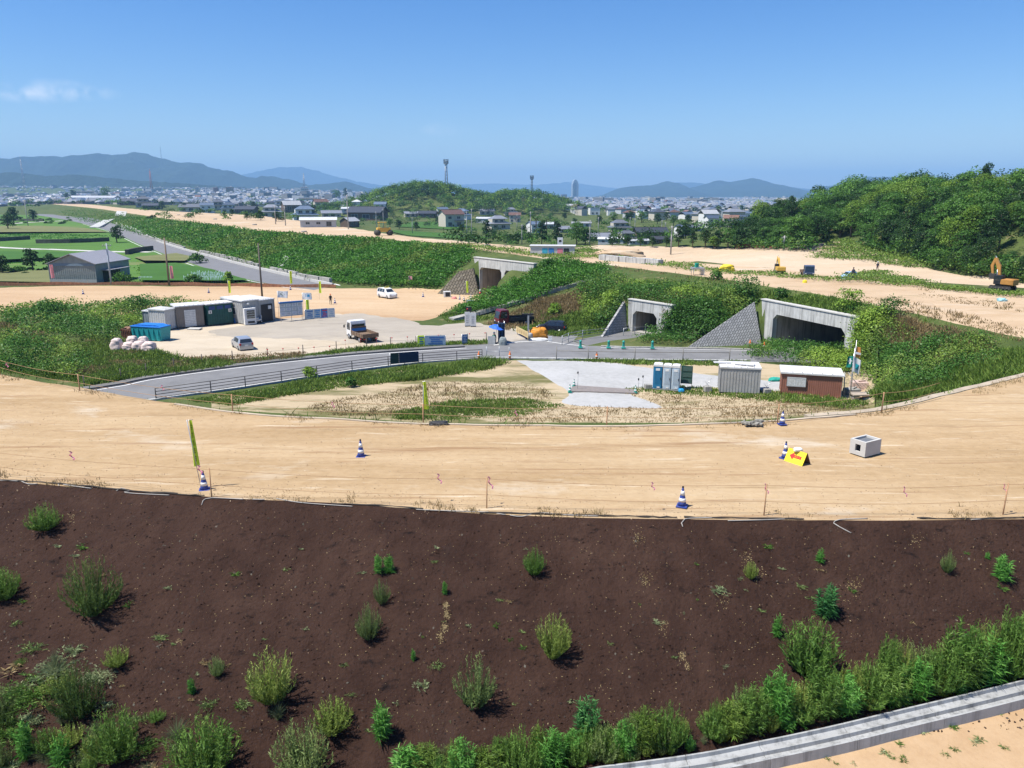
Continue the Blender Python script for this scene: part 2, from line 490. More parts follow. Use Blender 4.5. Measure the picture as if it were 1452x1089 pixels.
# right-hand wooded hill
for px, py, Y, dz in [(1072, 324, 372, 0), (1130, 309, 335, 0), (1165, 295, 318, 0), (1200, 285, 300, 0), (1262, 282, 280, 0), (1310, 284, 262, 0), (1380, 289, 228, 0), (1420, 287, 205, 0), (1452, 291, 195, 0), (1600, 270, 185, 0)]:
 p = atY(px, py, Y); ex.append((p.x, p.y, p.z + dz * .8)); ex.append((p.x * 1.25 + 30, p.y * 1.35, p.z * .6)); ex.append((p.x * 1.5 + 60, p.y * 1.7, -6))
for px, py, Y, z in [(1110, 318, 300, 0), (1180, 315, 245, 5), (1250, 320, 215, 6), (1330, 330, 175, 5), (1400, 335, 150, 5.5), (1452, 340, 140, 6)]:
 p = atY(px, py, Y); ex.append((p.x, p.y, z))
p = atY(1188, 345, 178); ex += [(p.x, p.y, .3), (p.x + 9, p.y - 3, -.6), (p.x - 5, p.y + 6, -1), (p.x + 22, p.y - 6, -1.4)]
# plain
for X, Y, z in [(-420, 150, -9), (-200, 180, -8.4), (-110, 170, -7.6), (-90, 145, -7), (-300, 300, -8.5), (-700, 500, -9), (100, 330, -7), (40, 280, -6), (40, 420, -9), (0, 330, -8.6), (-60, 420, -9), (-150, 560, -9),
    (0, 600, -9.5), (300, 520, -9), (600, 300, -6), (-500, 900, -9.5), (0, 900, -10), (500, 900, -10), (-1500, 1000, -9), (1500, 900, -10),
    (-900, 1500, -8), (0, 1500, -10), (900, 1500, -10), (-1200, 2300, 13), (-500, 2300, 4), (100, 2300, -10), (1500, 2300, -10),
    (-2400, 3600, 46), (-1100, 3600, 36), (-300, 3600, 8), (700, 3600, -10), (2600, 3600, -10),
    (-16000, 3000, 40), (-16000, 22000, 40), (16000, 22000, -10), (16000, 3000, -10), (0, 12000, -10), (-3000, 9000, 30), (-400, 400, -8.6), (3000, -40, -5), (-3000, -40, -9)]:
 ex.append((X, Y, z))
nb = len(pts3)
pts3 += ex
ptsA = np.array(pts3)
res = delaunay_2d_cdt([Vector((p[0], p[1])) for p in pts3], edges, [], 0, 1e-4)
cv, cf, orig = res[0], res[2], res[3]
zc = np.zeros(len(cv))
for i, v in enumerate(cv):
 if orig[i]:
  zc[i] = pts3[orig[i][0]][2]
 else:
  k = int(np.argmin(np.hypot(ptsA[:, 0] - v.x, ptsA[:, 1] - v.y))); zc[i] = pts3[k][2]
BV0 = BVHTree.FromPolygons([Vector((v.x, v.y, z)) for v, z in zip(cv, zc)], cf)
DOWN = Vector((0, 0, -1))
def ztin(x, y):
 h = BV0.ray_cast(Vector((x, y, 900)), DOWN)
 return h[0].z if h[0] is not None else -10.0
# regions (outlines in plan)
def wob(pl, amp, seed, step=.7):
 """Irregular edge: resample a closed outline and push it about."""
 q = smooth_line(list(pl) + [pl[0]], step)[:-1]
 out = []
 for i, p in enumerate(q):
  a = amp * ((fbm(np.array([p.x * .35 + seed]), np.array([p.y * .35]), 3, seed)[0] - .5) * 2.6)
  b = amp * ((fbm(np.array([p.x * .35 + 50]), np.array([p.y * .35 + seed]), 3, seed + 9)[0] - .5) * 2.6)
  out.append(Vector((p.x + a, p.y + b, p.z)))
 return out
road_near = smooth_line([Vector((-60, 46, ZY)), Vector((-43, 56.5, ZY))] + L([(240, 566), (300, 557), (400, 542), (500, 526.5), (600, 515), (690, 509), (760, 509.5), (830, 510.5), (900, 511.5), (1000, 512.5), (1060, 513)], ZY) + [Vector((34, 81, ZY)), Vector((44, 79, ZY))], 1.5)
road_far = smooth_line([Vector((-75, 55, ZY)), Vector((-52, 62, ZY))] + L([(130, 548), (200, 535), (300, 521), (400, 509.5), (500, 500), (600, 493), (690, 488), (760, 487), (830, 490), (900, 492), (1000, 494), (1080, 496)], ZY) + [Vector((36, 86, ZY)), Vector((46, 84, ZY))], 1.5)
side_l = smooth_line(L([(40, 303), (95, 312), (150, 326), (210, 351), (300, 382), (380, 402), (445, 411)], ZY), 3)
side_r = smooth_line(L([(75, 304), (125, 312), (185, 328), (240, 347.5), (330, 372), (400, 389), (474, 405.5)], ZY), 3)
reg = [
 ('asphalt_road', road_near + road_far[::-1]),
 ('asphalt_junction', L([(700, 490), (726, 484), (760, 478), (790, 473), (822, 474), (812, 484), (830, 490.5), (760, 488)], ZY)),
 ('culvert_lane', L([(812, 483), (860, 474), (900, 468.5), (935, 470), (900, 479), (862, 484), (832, 490)], ZY)),
 ('side_road', side_l + side_r[::-1]),
 ('near_road', None), ('brown_slope', None), ('foreground_dirt', None), ('highway_dirt', None), ('far_dirt', None),
 ('gravel_lot', wob(L([(734, 511), (800, 510.8), (870, 514), (930, 523), (1015, 532), (1110, 543), (1110, 556), (1015, 549), (925, 549), (880, 551), (905, 562), (940, 577), (880, 578), (800, 571), (806, 556), (775, 535)], ZY), .28, 3)),
 ('grey_gravel', wob(L([(300, 470), (400, 452), (475, 447), (530, 446), (570, 453), (620, 462), (655, 458), (690, 460), (800, 470), (760, 479), (722, 484), (690, 487.5), (560, 487), (500, 487), (420, 478), (340, 476)], ZY), 1.3, 5)),
 ('yard', wob(L([(222, 497), (212, 470), (290, 462), (395, 455), (480, 446), (500, 470), (640, 484), (600, 489), (500, 495), (400, 504), (330, 510), (262, 514), (220, 507)], ZY), .6, 8)),
 ('dirt_strip', wob([Vector((-150, 140, ZY)), Vector((-99, 153, ZY)), Vector((-72, 153, ZY))] + L([(400, 406.5), (470, 408.5), (560, 409), (625, 413), (690, 418), (748, 423), (690, 430), (640, 440), (600, 455), (560, 452), (520, 448), (470, 449), (395, 457), (200, 446), (0, 452)], ZY) + [Vector((-150, 100, ZY))], .5, 12, 2)),
 ('field', L([(300, 563), (400, 547), (500, 532), (600, 519), (690, 512), (745, 511), (1062, 513), (1240, 530), (1240, 585), (1000, 600), (600, 598), (300, 580)], ZY)),
 ('fields', L([(-900, 300), (60, 306), (150, 327), (210, 352), (300, 384), (380, 404), (200, 404.5), (-900, 404)], -7.9)),
]
regd = dict((k, v) for k, v in reg)
regd['near_road'] = ramp_near + ramp_far[::-1]
regd['brown_slope'] = toe + ramp_near[::-1]
regd['foreground_dirt'] = [Vector((-140, -40, 0)), Vector((200, -40, 0)), Vector((64, 27, 0))] + toe[::-1]
regd['highway_dirt'] = hwy_near + hwy_far[::-1]
regd['far_dirt'] = wob([p for p in far_dirt_near if p.x < 75] + far_dirt_far[::-1], .8, 21, 3)
order = [k for k, _ in reg]
regd['culvert_lane'] = regd['culvert_lane']
# fine triangulation
fine = []
ys = [9.0]
while ys[-1] < 1150: ys.append(ys[-1] * 1.0125)
cols = np.linspace(-.86, .86, 250)
for j, y in enumerate(ys):
 sx = (.5 if j % 2 else 0) * (cols[1] - cols[0])
 for c in cols:
  fine.append((c + sx + random.uniform(-.25, .25) * (cols[1] - cols[0])) * y + 0.0)
  fine.append(y * (1 + random.uniform(-.003, .003)))
fine = np.array(fine).reshape(-1, 2)
cons, cedges = [], []
for pl, _ in brk:
 q = pl
 b = len(cons); cons += [(p.x, p.y, p.z, 1) for p in q]; cedges += [(b + i, b + i + 1) for i in range(len(q) - 1)]
for k in order:
 if k in ('near_road', 'brown_slope', 'foreground_dirt', 'highway_dirt', 'fields'): continue
 q = regd[k]
 b = len(cons); n = len(q)
 cons += [(p.x, p.y, None, 0) for p in q]; cedges += [(b + i, b + (i + 1) % n) for i in range(n)]
hold = []
for key, (c, u, n, w, ln, top) in CULV.items():          # clean opening in the ground behind each culvert face
 b = len(cons)
 for su, sv in ((-1, .15), (1, .15), (1, -ln), (-1, -ln)):
  p = c + u * su * w / 2 + n * sv
  cons.append((p.x, p.y, None, 0))
 cedges += [(b, b + 1), (b + 1, b + 2), (b + 2, b + 3), (b + 3, b)]
cxy = np.array([(a[0], a[1]) for a in cons])
# thin the grid near break-lines
gx = {}
cell = .35
keep = np.ones(len(fine), bool)
from collections import defaultdict
bucket = set((int(x // cell), int(y // cell)) for x, y in cxy)
for i, (x, y) in enumerate(fine):
 if (int(x // cell), int(y // cell)) in bucket: keep[i] = False
fine = fine[keep]
allxy = [Vector((a[0], a[1])) for a in cons] + [Vector((x, y)) for x, y in fine]
allxy += [Vector((X, Y)) for X, Y, z in ex if Y > 1150 or Y < 9 or abs(X) > .9 * Y]
tv, _, tf, torig, _, _ = delaunay_2d_cdt(allxy, cedges, [], 0, 1e-4)
TX = np.array([v.x for v in tv]); TY = np.array([v.y for v in tv])
TZ = np.array([ztin(x, y) for x, y in zip(TX, TY)])
dist = np.hypot(TX, TY)
# natural relief, kept off the graded surfaces
flat = np.zeros(len(TX), bool)
for k in ('asphalt_road', 'asphalt_junction', 'culvert_lane', 'side_road'): flat |= in_poly(TX, TY, regd[k])
rel = (fbm(TX * .12, TY * .12, 4, 3) - .5) * .35 + (fbm(TX * .7, TY * .7, 3, 5) - .5) * .12
rel *= np.clip(dist / 60, .25, 1)
rel[flat] = 0
_sl = in_poly(TX, TY, regd['brown_slope'])
rel = np.where(_sl & (TZ < -.15), (fbm(TX * 2.3, TY * .4, 4, 31) - .5) * .15 + (fbm(TX * 4.5, TY * 3.5, 3, 33) - .5) * .09, rel)
hilly = (dist > 120) & (TZ > -2.5) & (TX > 30)
rel = rel + np.where((TX > 40) & (TY > 115) & (TZ > -2), (fbm(TX * .03, TY * .03, 4, 8) - .5) * 3.5 * np.clip((TZ + 2) / 5, 0, 1), 0)
TZ = TZ + rel
# wooded mound in the plain, paddy terraces
def mound(x, y):
 z = np.zeros_like(x)
 for px, py, Y, sx, sy, cut in ((600, 257, 760, 70, 55, 8.0), (735, 268, 800, 56, 48, 8.0), (660, 272, 780, 80, 50, 8.0)):
  p = atY(px, py, Y); h = p.z - cut + 9.6
  z = np.maximum(z, h * np.exp(-(((x - p.x) / sx) ** 2 + ((y - Y) / sy) ** 2) ** 1.1))
 return z
TZ = TZ + mound(TX, TY)
# fill behind the faces stays above the box roofs; approach cuts stay at road level
hw_ = in_poly(TX, TY, regd['highway_dirt'])
for key, (c, u, n, w, ln, top) in CULV.items():
 a = (TX - c.x) * u.x + (TY - c.y) * u.y
 b = (TX - c.x) * n.x + (TY - c.y) * n.y
 m = (b >= .1) & (b < (3 if key == 'twin' else 7)) & ~hw_ & (np.abs(a) < w * .5 + 1)
 slope = ZY + np.maximum(0, np.abs(a) - w * .40) * 1.0
 if key == 'twin': m &= a < 0
 if key == 'wide': m &= a < w * .28
 TZ = np.where(m, np.minimum(TZ, slope), TZ)
 m2 = (b < .1) & (b > -3.0) & (np.abs(a) < w * .5 + .4)
 TZ = np.where(m2, np.maximum(TZ, top), TZ)
# classify
V3 = np.column_stack([TX, TY, TZ])
F = np.array([f for f in tf if len(f) == 3])
cx_, cy_ = TX[F].mean(1), TY[F].mean(1)
cz_ = TZ[F].mean(1)
cls = np.full(len(F), len(order))
for i in range(len(order) - 1, -1, -1):
 sel = in_poly(cx_, cy_, regd[order[i]])
 if order[i] in ('asphalt_road', 'asphalt_junction', 'culvert_lane', 'gravel_lot', 'grey_gravel', 'yard', 'field', 'dirt_strip'): sel &= cz_ < -6.2
 cls[sel] = i
hole = np.zeros(len(F), bool)
for key, (c, u, n, w, ln, top) in CULV.items():
 a = (cx_ - c.x) * u.x + (cy_ - c.y) * u.y
 b = (cx_ - c.x) * n.x + (cy_ - c.y) * n.y
 hole |= (np.abs(a) < w / 2) & (b < .15) & (b > -ln) & (np.abs(a) < w / 2 - .2)
F, cls = F[~hole], cls[~hole]
BVT = BVHTree.FromPolygons([Vector(v) for v in V3], [tuple(int(i) for i in f) for f in F])
def hit(px, py):
 """Where the photograph's pixel meets the ground."""
 h = BVT.ray_cast(CAMV, ray(px, py).normalized())
 return h[0] if h[0] is not None else at(px, py, -10)
def zg(x, y):
 h = BVT.ray_cast(Vector((x, y, 900)), DOWN)
 return h[0].z if h[0] is not None else -10.0
def gp(x, y, dz=0.0): return Vector((x, y, zg(x, y) + dz))
# one mesh per ground surface
names = order + ['plain']
for i, k in enumerate(names):
 f = F[cls == i]
 if len(f) == 0: continue
 used, inv = np.unique(f, return_inverse=True)
 nm = {'near_road': 'dirt_road', 'highway_dirt': 'highway_fill', 'field': 'dry_field', 'fields': 'farm_fields', 'plain': 'ground', 'asphalt_road': 'road', 'asphalt_junction': 'road_junction'}.get(k, k)
 o = mesh_np(nm, V3[used], inv.reshape(-1, 3), GM[k], smooth=True)
 tag(o, kind='structure')
# mountains
def ridge(name, prof, Y, depth, col, seed, foot=-12, rough=.22):
 xs = np.linspace(prof[0][0], prof[-1][0], 420)
 py = np.interp(xs, [a for a, b in prof], [b for a, b in prof])
 py = np.convolve(np.pad(py, 1, 'edge'), np.ones(3) / 3, 'valid')
 nj = 46
 V = np.zeros((nj, len(xs), 3))
 for j in range(nj):
  t = j / (nj - 1)
  y = Y - depth + 2 * depth * t
  s = 1 - abs(2 * t - 1)
  shape = s ** 1.15
  for i, x in enumerate(xs):
   top = atY(x, py[i], Y)
   xx = (x - 726) / FPX * _yd(Y) * (.93 + .07 * y / Y)
   V[j, i] = (xx, y, foot + (top.z - foot) * shape)
 nx, ny = V[..., 0] / depth * 3.2, V[..., 1] / depth * 3.2
 ridgeN = 1 - np.abs(fbm(nx, ny, 5, seed) - .5) * 2
 s = (V[..., 2] - foot)
 V[..., 2] = foot + s * (1 - rough * 1.2 * (1 - ridgeN) * 2 * (np.abs(np.linspace(-1, 1, nj))[:, None] > .04)) + (fbm(nx * 6, ny * 6, 3, seed + 4) - .5) * s.max() * .085 * np.clip(s / s.max() * 2, 0, 1)
 idx = np.arange(nj * len(xs)).reshape(nj, len(xs))
 Q = np.stack([idx[:-1, :-1], idx[:-1, 1:], idx[1:, 1:], idx[1:, :-1]], -1).reshape(-1, 4)
 o = mesh_np(name, V.reshape(-1, 3), Q, col, smooth=True)
 return tag(o, kind='structure')
def _yd(Y):                     # camera-axis depth of a level point at distance Y
 return Y / _c
hill_green = ground_mat('distant_forest', [(.010, .019, .010), (.017, .031, .015), (.027, .045, .020)], .002, .012, .06, None, None, .6, 20, .02)
ridge('mountains', [(-260, 262), (-160, 240), (-80, 232), (0, 228), (40, 223), (60, 224), (85, 220), (130, 221), (175, 217), (200, 218), (228, 215.5), (250, 219), (262, 224), (285, 229), (305, 229), (340, 240), (362, 246), (385, 252), (400, 249), (425, 253), (455, 262), (480, 261), (505, 257), (530, 265), (570, 273), (610, 282)], 7000, 1500, hill_green, 2)
ridge('foothills', [(-200, 258), (-60, 246), (0, 243), (30, 246), (60, 243), (110, 249), (150, 247), (210, 254), (260, 258), (330, 263), (400, 268), (440, 276)], 4600, 700, hill_green, 5)
ridge('mountains', [(330, 262), (365, 247), (400, 240), (425, 236), (445, 235), (465, 241), (490, 250), (530, 259), (600, 268), (660, 276)], 14500, 2600, hill_green, 8)
ridge('mountains', [(560, 272), (640, 262), (700, 260), (760, 262), (800, 258), (830, 262), (900, 272), (960, 280)], 17500, 2500, hill_green, 14)
ridge('mountains', [(838, 284), (850, 275), (870, 266), (895, 263), (912, 262), (935, 256), (950, 260), (963, 267), (980, 262), (1000, 255.5), (1015, 258), (1032, 255), (1047, 252), (1062, 256), (1080, 261), (1105, 267), (1122, 272), (1140, 264), (1156, 262), (1200, 250), (1300, 252), (1450, 262), (1600, 272)], 8600, 1500, hill_green, 11)
ridge('mountains', [(880, 268), (930, 259), (965, 258), (1000, 262), (1060, 262), (1150, 270)], 13500, 1800, hill_green, 17)
# light, sky, air
SUN_EL, SUN_AZ = R(62), R(252)         # azimuth of the sun, clockwise from +Y
sd = bpy.data.lights.new('sun', 'SUN')
sd.energy = 4.8; sd.angle = R(.53); sd.color = (1, .955, .88)
so = bpy.data.objects.new('sun', sd); COL.objects.link(so)
sv = Vector((math.sin(SUN_AZ) * math.cos(SUN_EL), math.cos(SUN_AZ) * math.cos(SUN_EL), math.sin(SUN_EL)))
so.rotation_euler = (-sv).to_track_quat('-Z', 'Y').to_euler()
so.location = (0, 0, 60)
w = bpy.data.worlds.new('World'); scene.world = w
w.use_nodes = True
nt = w.node_tree; nt.nodes.clear()
wo = nt.nodes.new('ShaderNodeOutputWorld'); bg = nt.nodes.new('ShaderNodeBackground')
sky = nt.nodes.new('ShaderNodeTexSky'); sky.sky_type = 'NISHITA'; sky.sun_disc = False
sky.sun_elevation = SUN_EL; sky.sun_rotation = SUN_AZ
sky.altitude = 0; sky.air_density = 1.0; sky.dust_density = .25; sky.ozone_density = 4.0
hs = nt.nodes.new('ShaderNodeHueSaturation'); hs.inputs['Hue'].default_value = .512; hs.inputs['Saturation'].default_value = 1.36
bg.inputs['Strength'].default_value = .086
# a thin summer cloud low in the sky
tc = nt.nodes.new('ShaderNodeTexCoord')
def wn(kind, **kw):
 n_ = nt.nodes.new(kind)
 for k_, v_ in kw.items(): setattr(n_, k_, v_)
 return n_
cd_ = ray(82, 132).normalized()
mask = None
for (qx, qy, rx, rz_) in ((82, 128, .034, .011), (40, 132, .045, .010), (110, 131, .04, .008), (630, 184, .03, .008)):
 q_ = ray(qx, qy).normalized()
 s_ = wn('ShaderNodeVectorMath', operation='SUBTRACT'); s_.inputs[1].default_value = q_; nt.links.new(tc.outputs['Generated'], s_.inputs[0])
 m_ = wn('ShaderNodeVectorMath', operation='MULTIPLY'); m_.inputs[1].default_value = (1 / rx, 1 / rx, 1 / rz_); nt.links.new(s_.outputs[0], m_.inputs[0])
 l_ = wn('ShaderNodeVectorMath', operation='LENGTH'); nt.links.new(m_.outputs[0], l_.inputs[0])
 r_ = wn('ShaderNodeMapRange'); r_.inputs[1].default_value = 1.15; r_.inputs[2].default_value = .1; r_.inputs[4].default_value = 1.0 if qx < 500 else .35; nt.links.new(l_.outputs['Value'], r_.inputs[0])
 if mask is None: mask = r_.outputs[0]
 else:
  a_ = wn('ShaderNodeMath', operation='MAXIMUM'); nt.links.new(mask, a_.inputs[0]); nt.links.new(r_.outputs[0], a_.inputs[1]); mask = a_.outputs[0]
nz = wn('ShaderNodeTexNoise'); nz.inputs['Scale'].default_value = 55; nz.inputs['Detail'].default_value = 6; nt.links.new(tc.outputs['Generated'], nz.inputs['Vector'])
mr = wn('ShaderNodeMapRange'); mr.inputs[1].default_value = .38; mr.inputs[2].default_value = .75; nt.links.new(nz.outputs['Fac'], mr.inputs[0])
mm = wn('ShaderNodeMath', operation='MULTIPLY'); nt.links.new(mask, mm.inputs[0]); nt.links.new(mr.outputs[0], mm.inputs[1])
m2_ = wn('ShaderNodeMath', operation='MULTIPLY'); m2_.inputs[1].default_value = .85; nt.links.new(mm.outputs[0], m2_.inputs[0])
cm = wn('ShaderNodeMix', data_type='RGBA'); cm.inputs[7].default_value = (8.0, 8.3, 8.6, 1)
nt.links.new(sky.outputs[0], hs.inputs['Color']); nt.links.new(m2_.outputs[0], cm.inputs[0]); nt.links.new(hs.outputs[0], cm.inputs[6]); nt.links.new(cm.outputs[2], bg.inputs[0]); nt.links.new(bg.outputs[0], wo.inputs[0])
hz = MB().box((0, 9000, 290), (34000, 24000, 640))
T = NT('air_haze')
pv = T.n('ShaderNodeVolumePrincipled')
pv.inputs['Color'].default_value = (.35, .64, 1.0, 1)
pv.inputs['Density'].default_value = 1.15e-4
pv.inputs['Anisotropy'].default_value = 0.0
T.l(pv.outputs[0], T.out.inputs['Volume'])
ho = hz.build('haze', T.m); tag(ho, kind='stuff')
scene.view_settings.view_transform = 'Standard'
scene.view_settings.look = 'None'
scene.view_settings.exposure = 0.8
scene.view_settings.gamma = 1.0
scene.cycles.use_denoising = True
scene.cycles.max_bounces = 6
scene.cycles.diffuse_bounces = 4
scene.cycles.glossy_bounces = 2
scene.cycles.transmission_bounces = 4
scene.cycles.transparent_max_bounces = 6
scene.cycles.volume_bounces = 0
# VEGETATION
FM = {
 'kudzu': foliage_mat('kudzu_leaves', (0.024, 0.077, 0.010), (0.051, 0.156, 0.018), (0.115, 0.256, 0.035), ps=.5),
 'kudzu_light': foliage_mat('bank_grass_leaves', (.052, .096, .016), (.105, .185, .031), (.215, .295, .06), ps=.25),
 'dry': foliage_mat('dry_grass_blades', (0.140, 0.105, 0.045), (0.270, 0.200, 0.095), (0.432, 0.330, 0.180), ps=.3),
 'shrub': foliage_mat('shrub_leaves', (0.020, 0.059, 0.011), (0.045, 0.123, 0.021), (0.106, 0.224, 0.042), ps=.6),
 'lime': foliage_mat('bright_shrub_leaves', (0.076, 0.154, 0.018), (0.166, 0.280, 0.036), (0.302, 0.420, 0.070), ps=.6),
 'tree_dark': foliage_mat('dark_tree_leaves', (0.0110, 0.0323, 0.0093), (0.0238, 0.0612, 0.0153), (0.0527, 0.1122, 0.0281), ps=.12),
 'tree_mid': foliage_mat('green_tree_leaves', (0.0250, 0.0691, 0.0125), (0.0557, 0.1382, 0.0230), (0.1210, 0.2371, 0.0432), ps=.12),
 'tree_light': foliage_mat('yellow_green_tree_leaves', (0.0585, 0.1215, 0.0162), (0.1242, 0.2223, 0.0297), (0.2331, 0.3447, 0.0567), ps=.12),
 'weed': foliage_mat('weed_green', (0.044, 0.101, 0.019), (0.095, 0.189, 0.035), (0.204, 0.317, 0.068), ps=1.2, obj_rand=.2),
 'weed_grey': foliage_mat('weed_grey_green', (0.0700, 0.1071, 0.0338), (0.1389, 0.2003, 0.0634), (0.2629, 0.3360, 0.1116), ps=1.2, obj_rand=.2),
 'weed_lime': foliage_mat('weed_lime', (0.087, 0.135, 0.023), (0.190, 0.263, 0.051), (0.365, 0.419, 0.115), ps=1.2, obj_rand=.15),
 'weed_bright': foliage_mat('weed_bright', (0.036, 0.135, 0.019), (0.087, 0.257, 0.041), (0.204, 0.419, 0.095), ps=1.5, obj_rand=.15),
 'weed_pale': foliage_mat('weed_pale', (0.117, 0.149, 0.068), (0.233, 0.290, 0.135), (0.408, 0.446, 0.243), ps=1.5, obj_rand=.2),
 'rice': foliage_mat('rice_leaves', (0.035, 0.130, 0.016), (0.070, 0.227, 0.026), (0.126, 0.325, 0.046), ps=.05),
}
bark = mat('bark', (.11, .08, .055), .9, bump=.6, bscale=12)
def unit(a): return a / (np.linalg.norm(a, axis=-1, keepdims=True) + 1e-9)
def leaves(C, N, size, asp=.55, r=rng):
 """Diamond leaf faces at C, facing N, of the given length."""
 n = len(C)
 N = unit(N)
 T = unit(np.cross(N, r.normal(size=(n, 3))))
 B = np.cross(N, T)
 s = np.broadcast_to(np.asarray(size, float), (n,))[:, None]
 V = np.stack([C - T * s * .5, C + B * s * asp * .5, C + T * s * .5, C - B * s * asp * .5], 1).reshape(-1, 3)
 Q = np.arange(4 * n).reshape(n, 4)
 rn = np.repeat(r.random(n), 4)
 return V, Q, rn
def blades(Bp, D, L, W, r=rng, bend=.25):
 """Tapered upright blades as bent quads from base Bp along D."""
 n = len(Bp)
 D = unit(D)
 S = unit(np.cross(D, np.column_stack([r.normal(size=n), r.normal(size=n), np.zeros(n)])))
 L = np.broadcast_to(np.asarray(L, float), (n,))[:, None]; W = np.broadcast_to(np.asarray(W, float), (n,))[:, None]
 out = D.copy(); out[:, 2] *= .2
 M = Bp + D * L * .55
 E = Bp + D * L + out * L * bend - np.array([0, 0, 1]) * L * bend * .35
 V = np.stack([Bp - S * W * .5, M - S * W * .42, E, M + S * W * .42, Bp + S * W * .5], 1)
 Vq = np.stack([V[:, 0], V[:, 1], V[:, 3], V[:, 4]], 1).reshape(-1, 3)
 V2 = np.stack([V[:, 1], V[:, 2], V[:, 2] + 1e-4, V[:, 3]], 1).reshape(-1, 3)
 Vall = np.concatenate([Vq, V2]); Q = np.arange(8 * n).reshape(-1, 4)
 rn = np.repeat(r.random(n), 4)
 return Vall, Q, np.concatenate([rn, rn])
def joinVQ(parts):
 V, Q, Rn, MI, b = [], [], [], [], 0
 for i, (v, q, rn, m) in enumerate(parts):
  V.append(v); Q.append(q + b); Rn.append(rn); MI.append(np.full(len(q), m)); b += len(v)
 return np.concatenate(V), np.concatenate(Q), np.concatenate(Rn), np.concatenate(MI)
def px_points(poly, n, r=rng, tries=3):
 """n random points of a pixel outline dropped on the ground -> (m,3) and slope normals ignored."""
 P = np.array(poly, float)
 lo, hi = P.min(0), P.max(0)
 out = []
 while len(out) < n and tries > 0:
  q = r.random((int(n * 2.2), 2)) * (hi - lo) + lo
  q = q[in_poly(q[:, 0], q[:, 1], [tuple(p) for p in poly])]
  for x, y in q:
   h = BVT.ray_cast(CAMV, ray(x, y).normalized())
   if h[0] is not None and h[0].length < 1400: out.append(tuple(h[0]))
   if len(out) >= n: break
  tries -= 1
 return np.array(out)
def thicket(name, regions, mats, label, size=(.25, .55), height=(.2, 1.0), lump=.25, per=5, mi_fn=None, up=.75, asp=.6, seed=1, mixs=.14, mixt=(.56, .68)):
 """Low leafy cover: leaf faces over a lumpy canopy surface. regions: [(pixel outline, points, height factor, material index)]."""
 r = np.random.default_rng(seed)
 parts = []
 for poly, n, hf, m in regions:
  P = px_points(poly, n, r)
  if len(P) == 0: continue
  dist = np.linalg.norm(P - np.array(CAMV), axis=1)
  f = fbm(P[:, 0] * lump, P[:, 1] * lump, 4, seed)
  f = np.clip((f - .25) / .5, 0, 1)
  top = (height[0] + (height[1] - height[0]) * f) * hf
  C = np.repeat(P, per, 0); t = np.repeat(top, per)
  k = len(C)
  sp = np.repeat(np.clip(dist / 90, .5, 4), per)
  C = C + r.normal(size=(k, 3)) * np.array([.45, .45, 0]) * sp[:, None]
  C[:, 2] += t * (1 - .75 * r.random(k) ** 1.8)
  e = .6
  gx = (fbm((C[:, 0] + e) * lump, C[:, 1] * lump, 4, seed) - fbm((C[:, 0] - e) * lump, C[:, 1] * lump, 4, seed)) * (height[1] - height[0]) / (2 * e) * 2 * hf
  gy = (fbm(C[:, 0] * lump, (C[:, 1] + e) * lump, 4, seed) - fbm(C[:, 0] * lump, (C[:, 1] - e) * lump, 4, seed)) * (height[1] - height[0]) / (2 * e) * 2 * hf
  N = np.column_stack([-gx, -gy - .25, np.full(k, 1.0)]) * up + r.normal(size=(k, 3)) * .55
  s = (size[0] + (size[1] - size[0]) * r.random(k)) * np.clip(sp, .7, 3) * .55
  v, q, rn = leaves(C, N, s, asp, r)
  parts.append((v, q, rn, m))
 V, Q, Rn, MI = joinVQ(parts)
 if len(mats) > 1:           # patches of other plants, by noise over the ground
  c = V.reshape(-1, 4, 3).mean(1)
  g = fbm(c[:, 0] * mixs + 31, c[:, 1] * mixs, 4, seed + 3) + r.normal(size=len(c)) * .03
  for i, th in enumerate(mixt): MI = np.where(g > th, i + 1, MI)
 o = mesh_np(name, V, Q, mats, rnd=Rn, mi=MI)
 return tag(o, label, None, None, 'stuff')
def meadow(name, regions, mats, label, h=(.25, .7), w=.07, seed=2, per=6, lean=.35):
 r = np.random.default_rng(seed)
 parts = []
 for poly, n, hf, m in regions:
  P = px_points(poly, n, r) if not isinstance(poly, np.ndarray) else poly
  if len(P) == 0: continue
  P = P[~in_poly(P[:, 0], P[:, 1], regd['gravel_lot'])]
  dist = np.linalg.norm(P - np.array(CAMV), axis=1)
  C = np.repeat(P, per, 0); k = len(C)
  sc = np.repeat(np.clip(dist / 80, .35, 4), per)
  C = C + r.normal(size=(k, 3)) * np.array([.22, .22, 0]) * sc[:, None]
  D = np.column_stack([r.normal(size=k) * lean, r.normal(size=k) * lean, np.ones(k)])
  f = np.clip(fbm(C[:, 0] * .25, C[:, 1] * .25, 3, seed) * 1.6 - .2, .2, 1.3)
  Lh = (h[0] + (h[1] - h[0]) * r.random(k)) * hf * f
  v, q, rn = blades(C, D, Lh, w * np.clip(sc, .6, 3), r)
  parts.append((v, q, rn, m))
 V, Q, Rn, MI = joinVQ(parts)
 o = mesh_np(name, V, Q, mats, rnd=Rn, mi=MI)
 return tag(o, label, None, None, 'stuff')
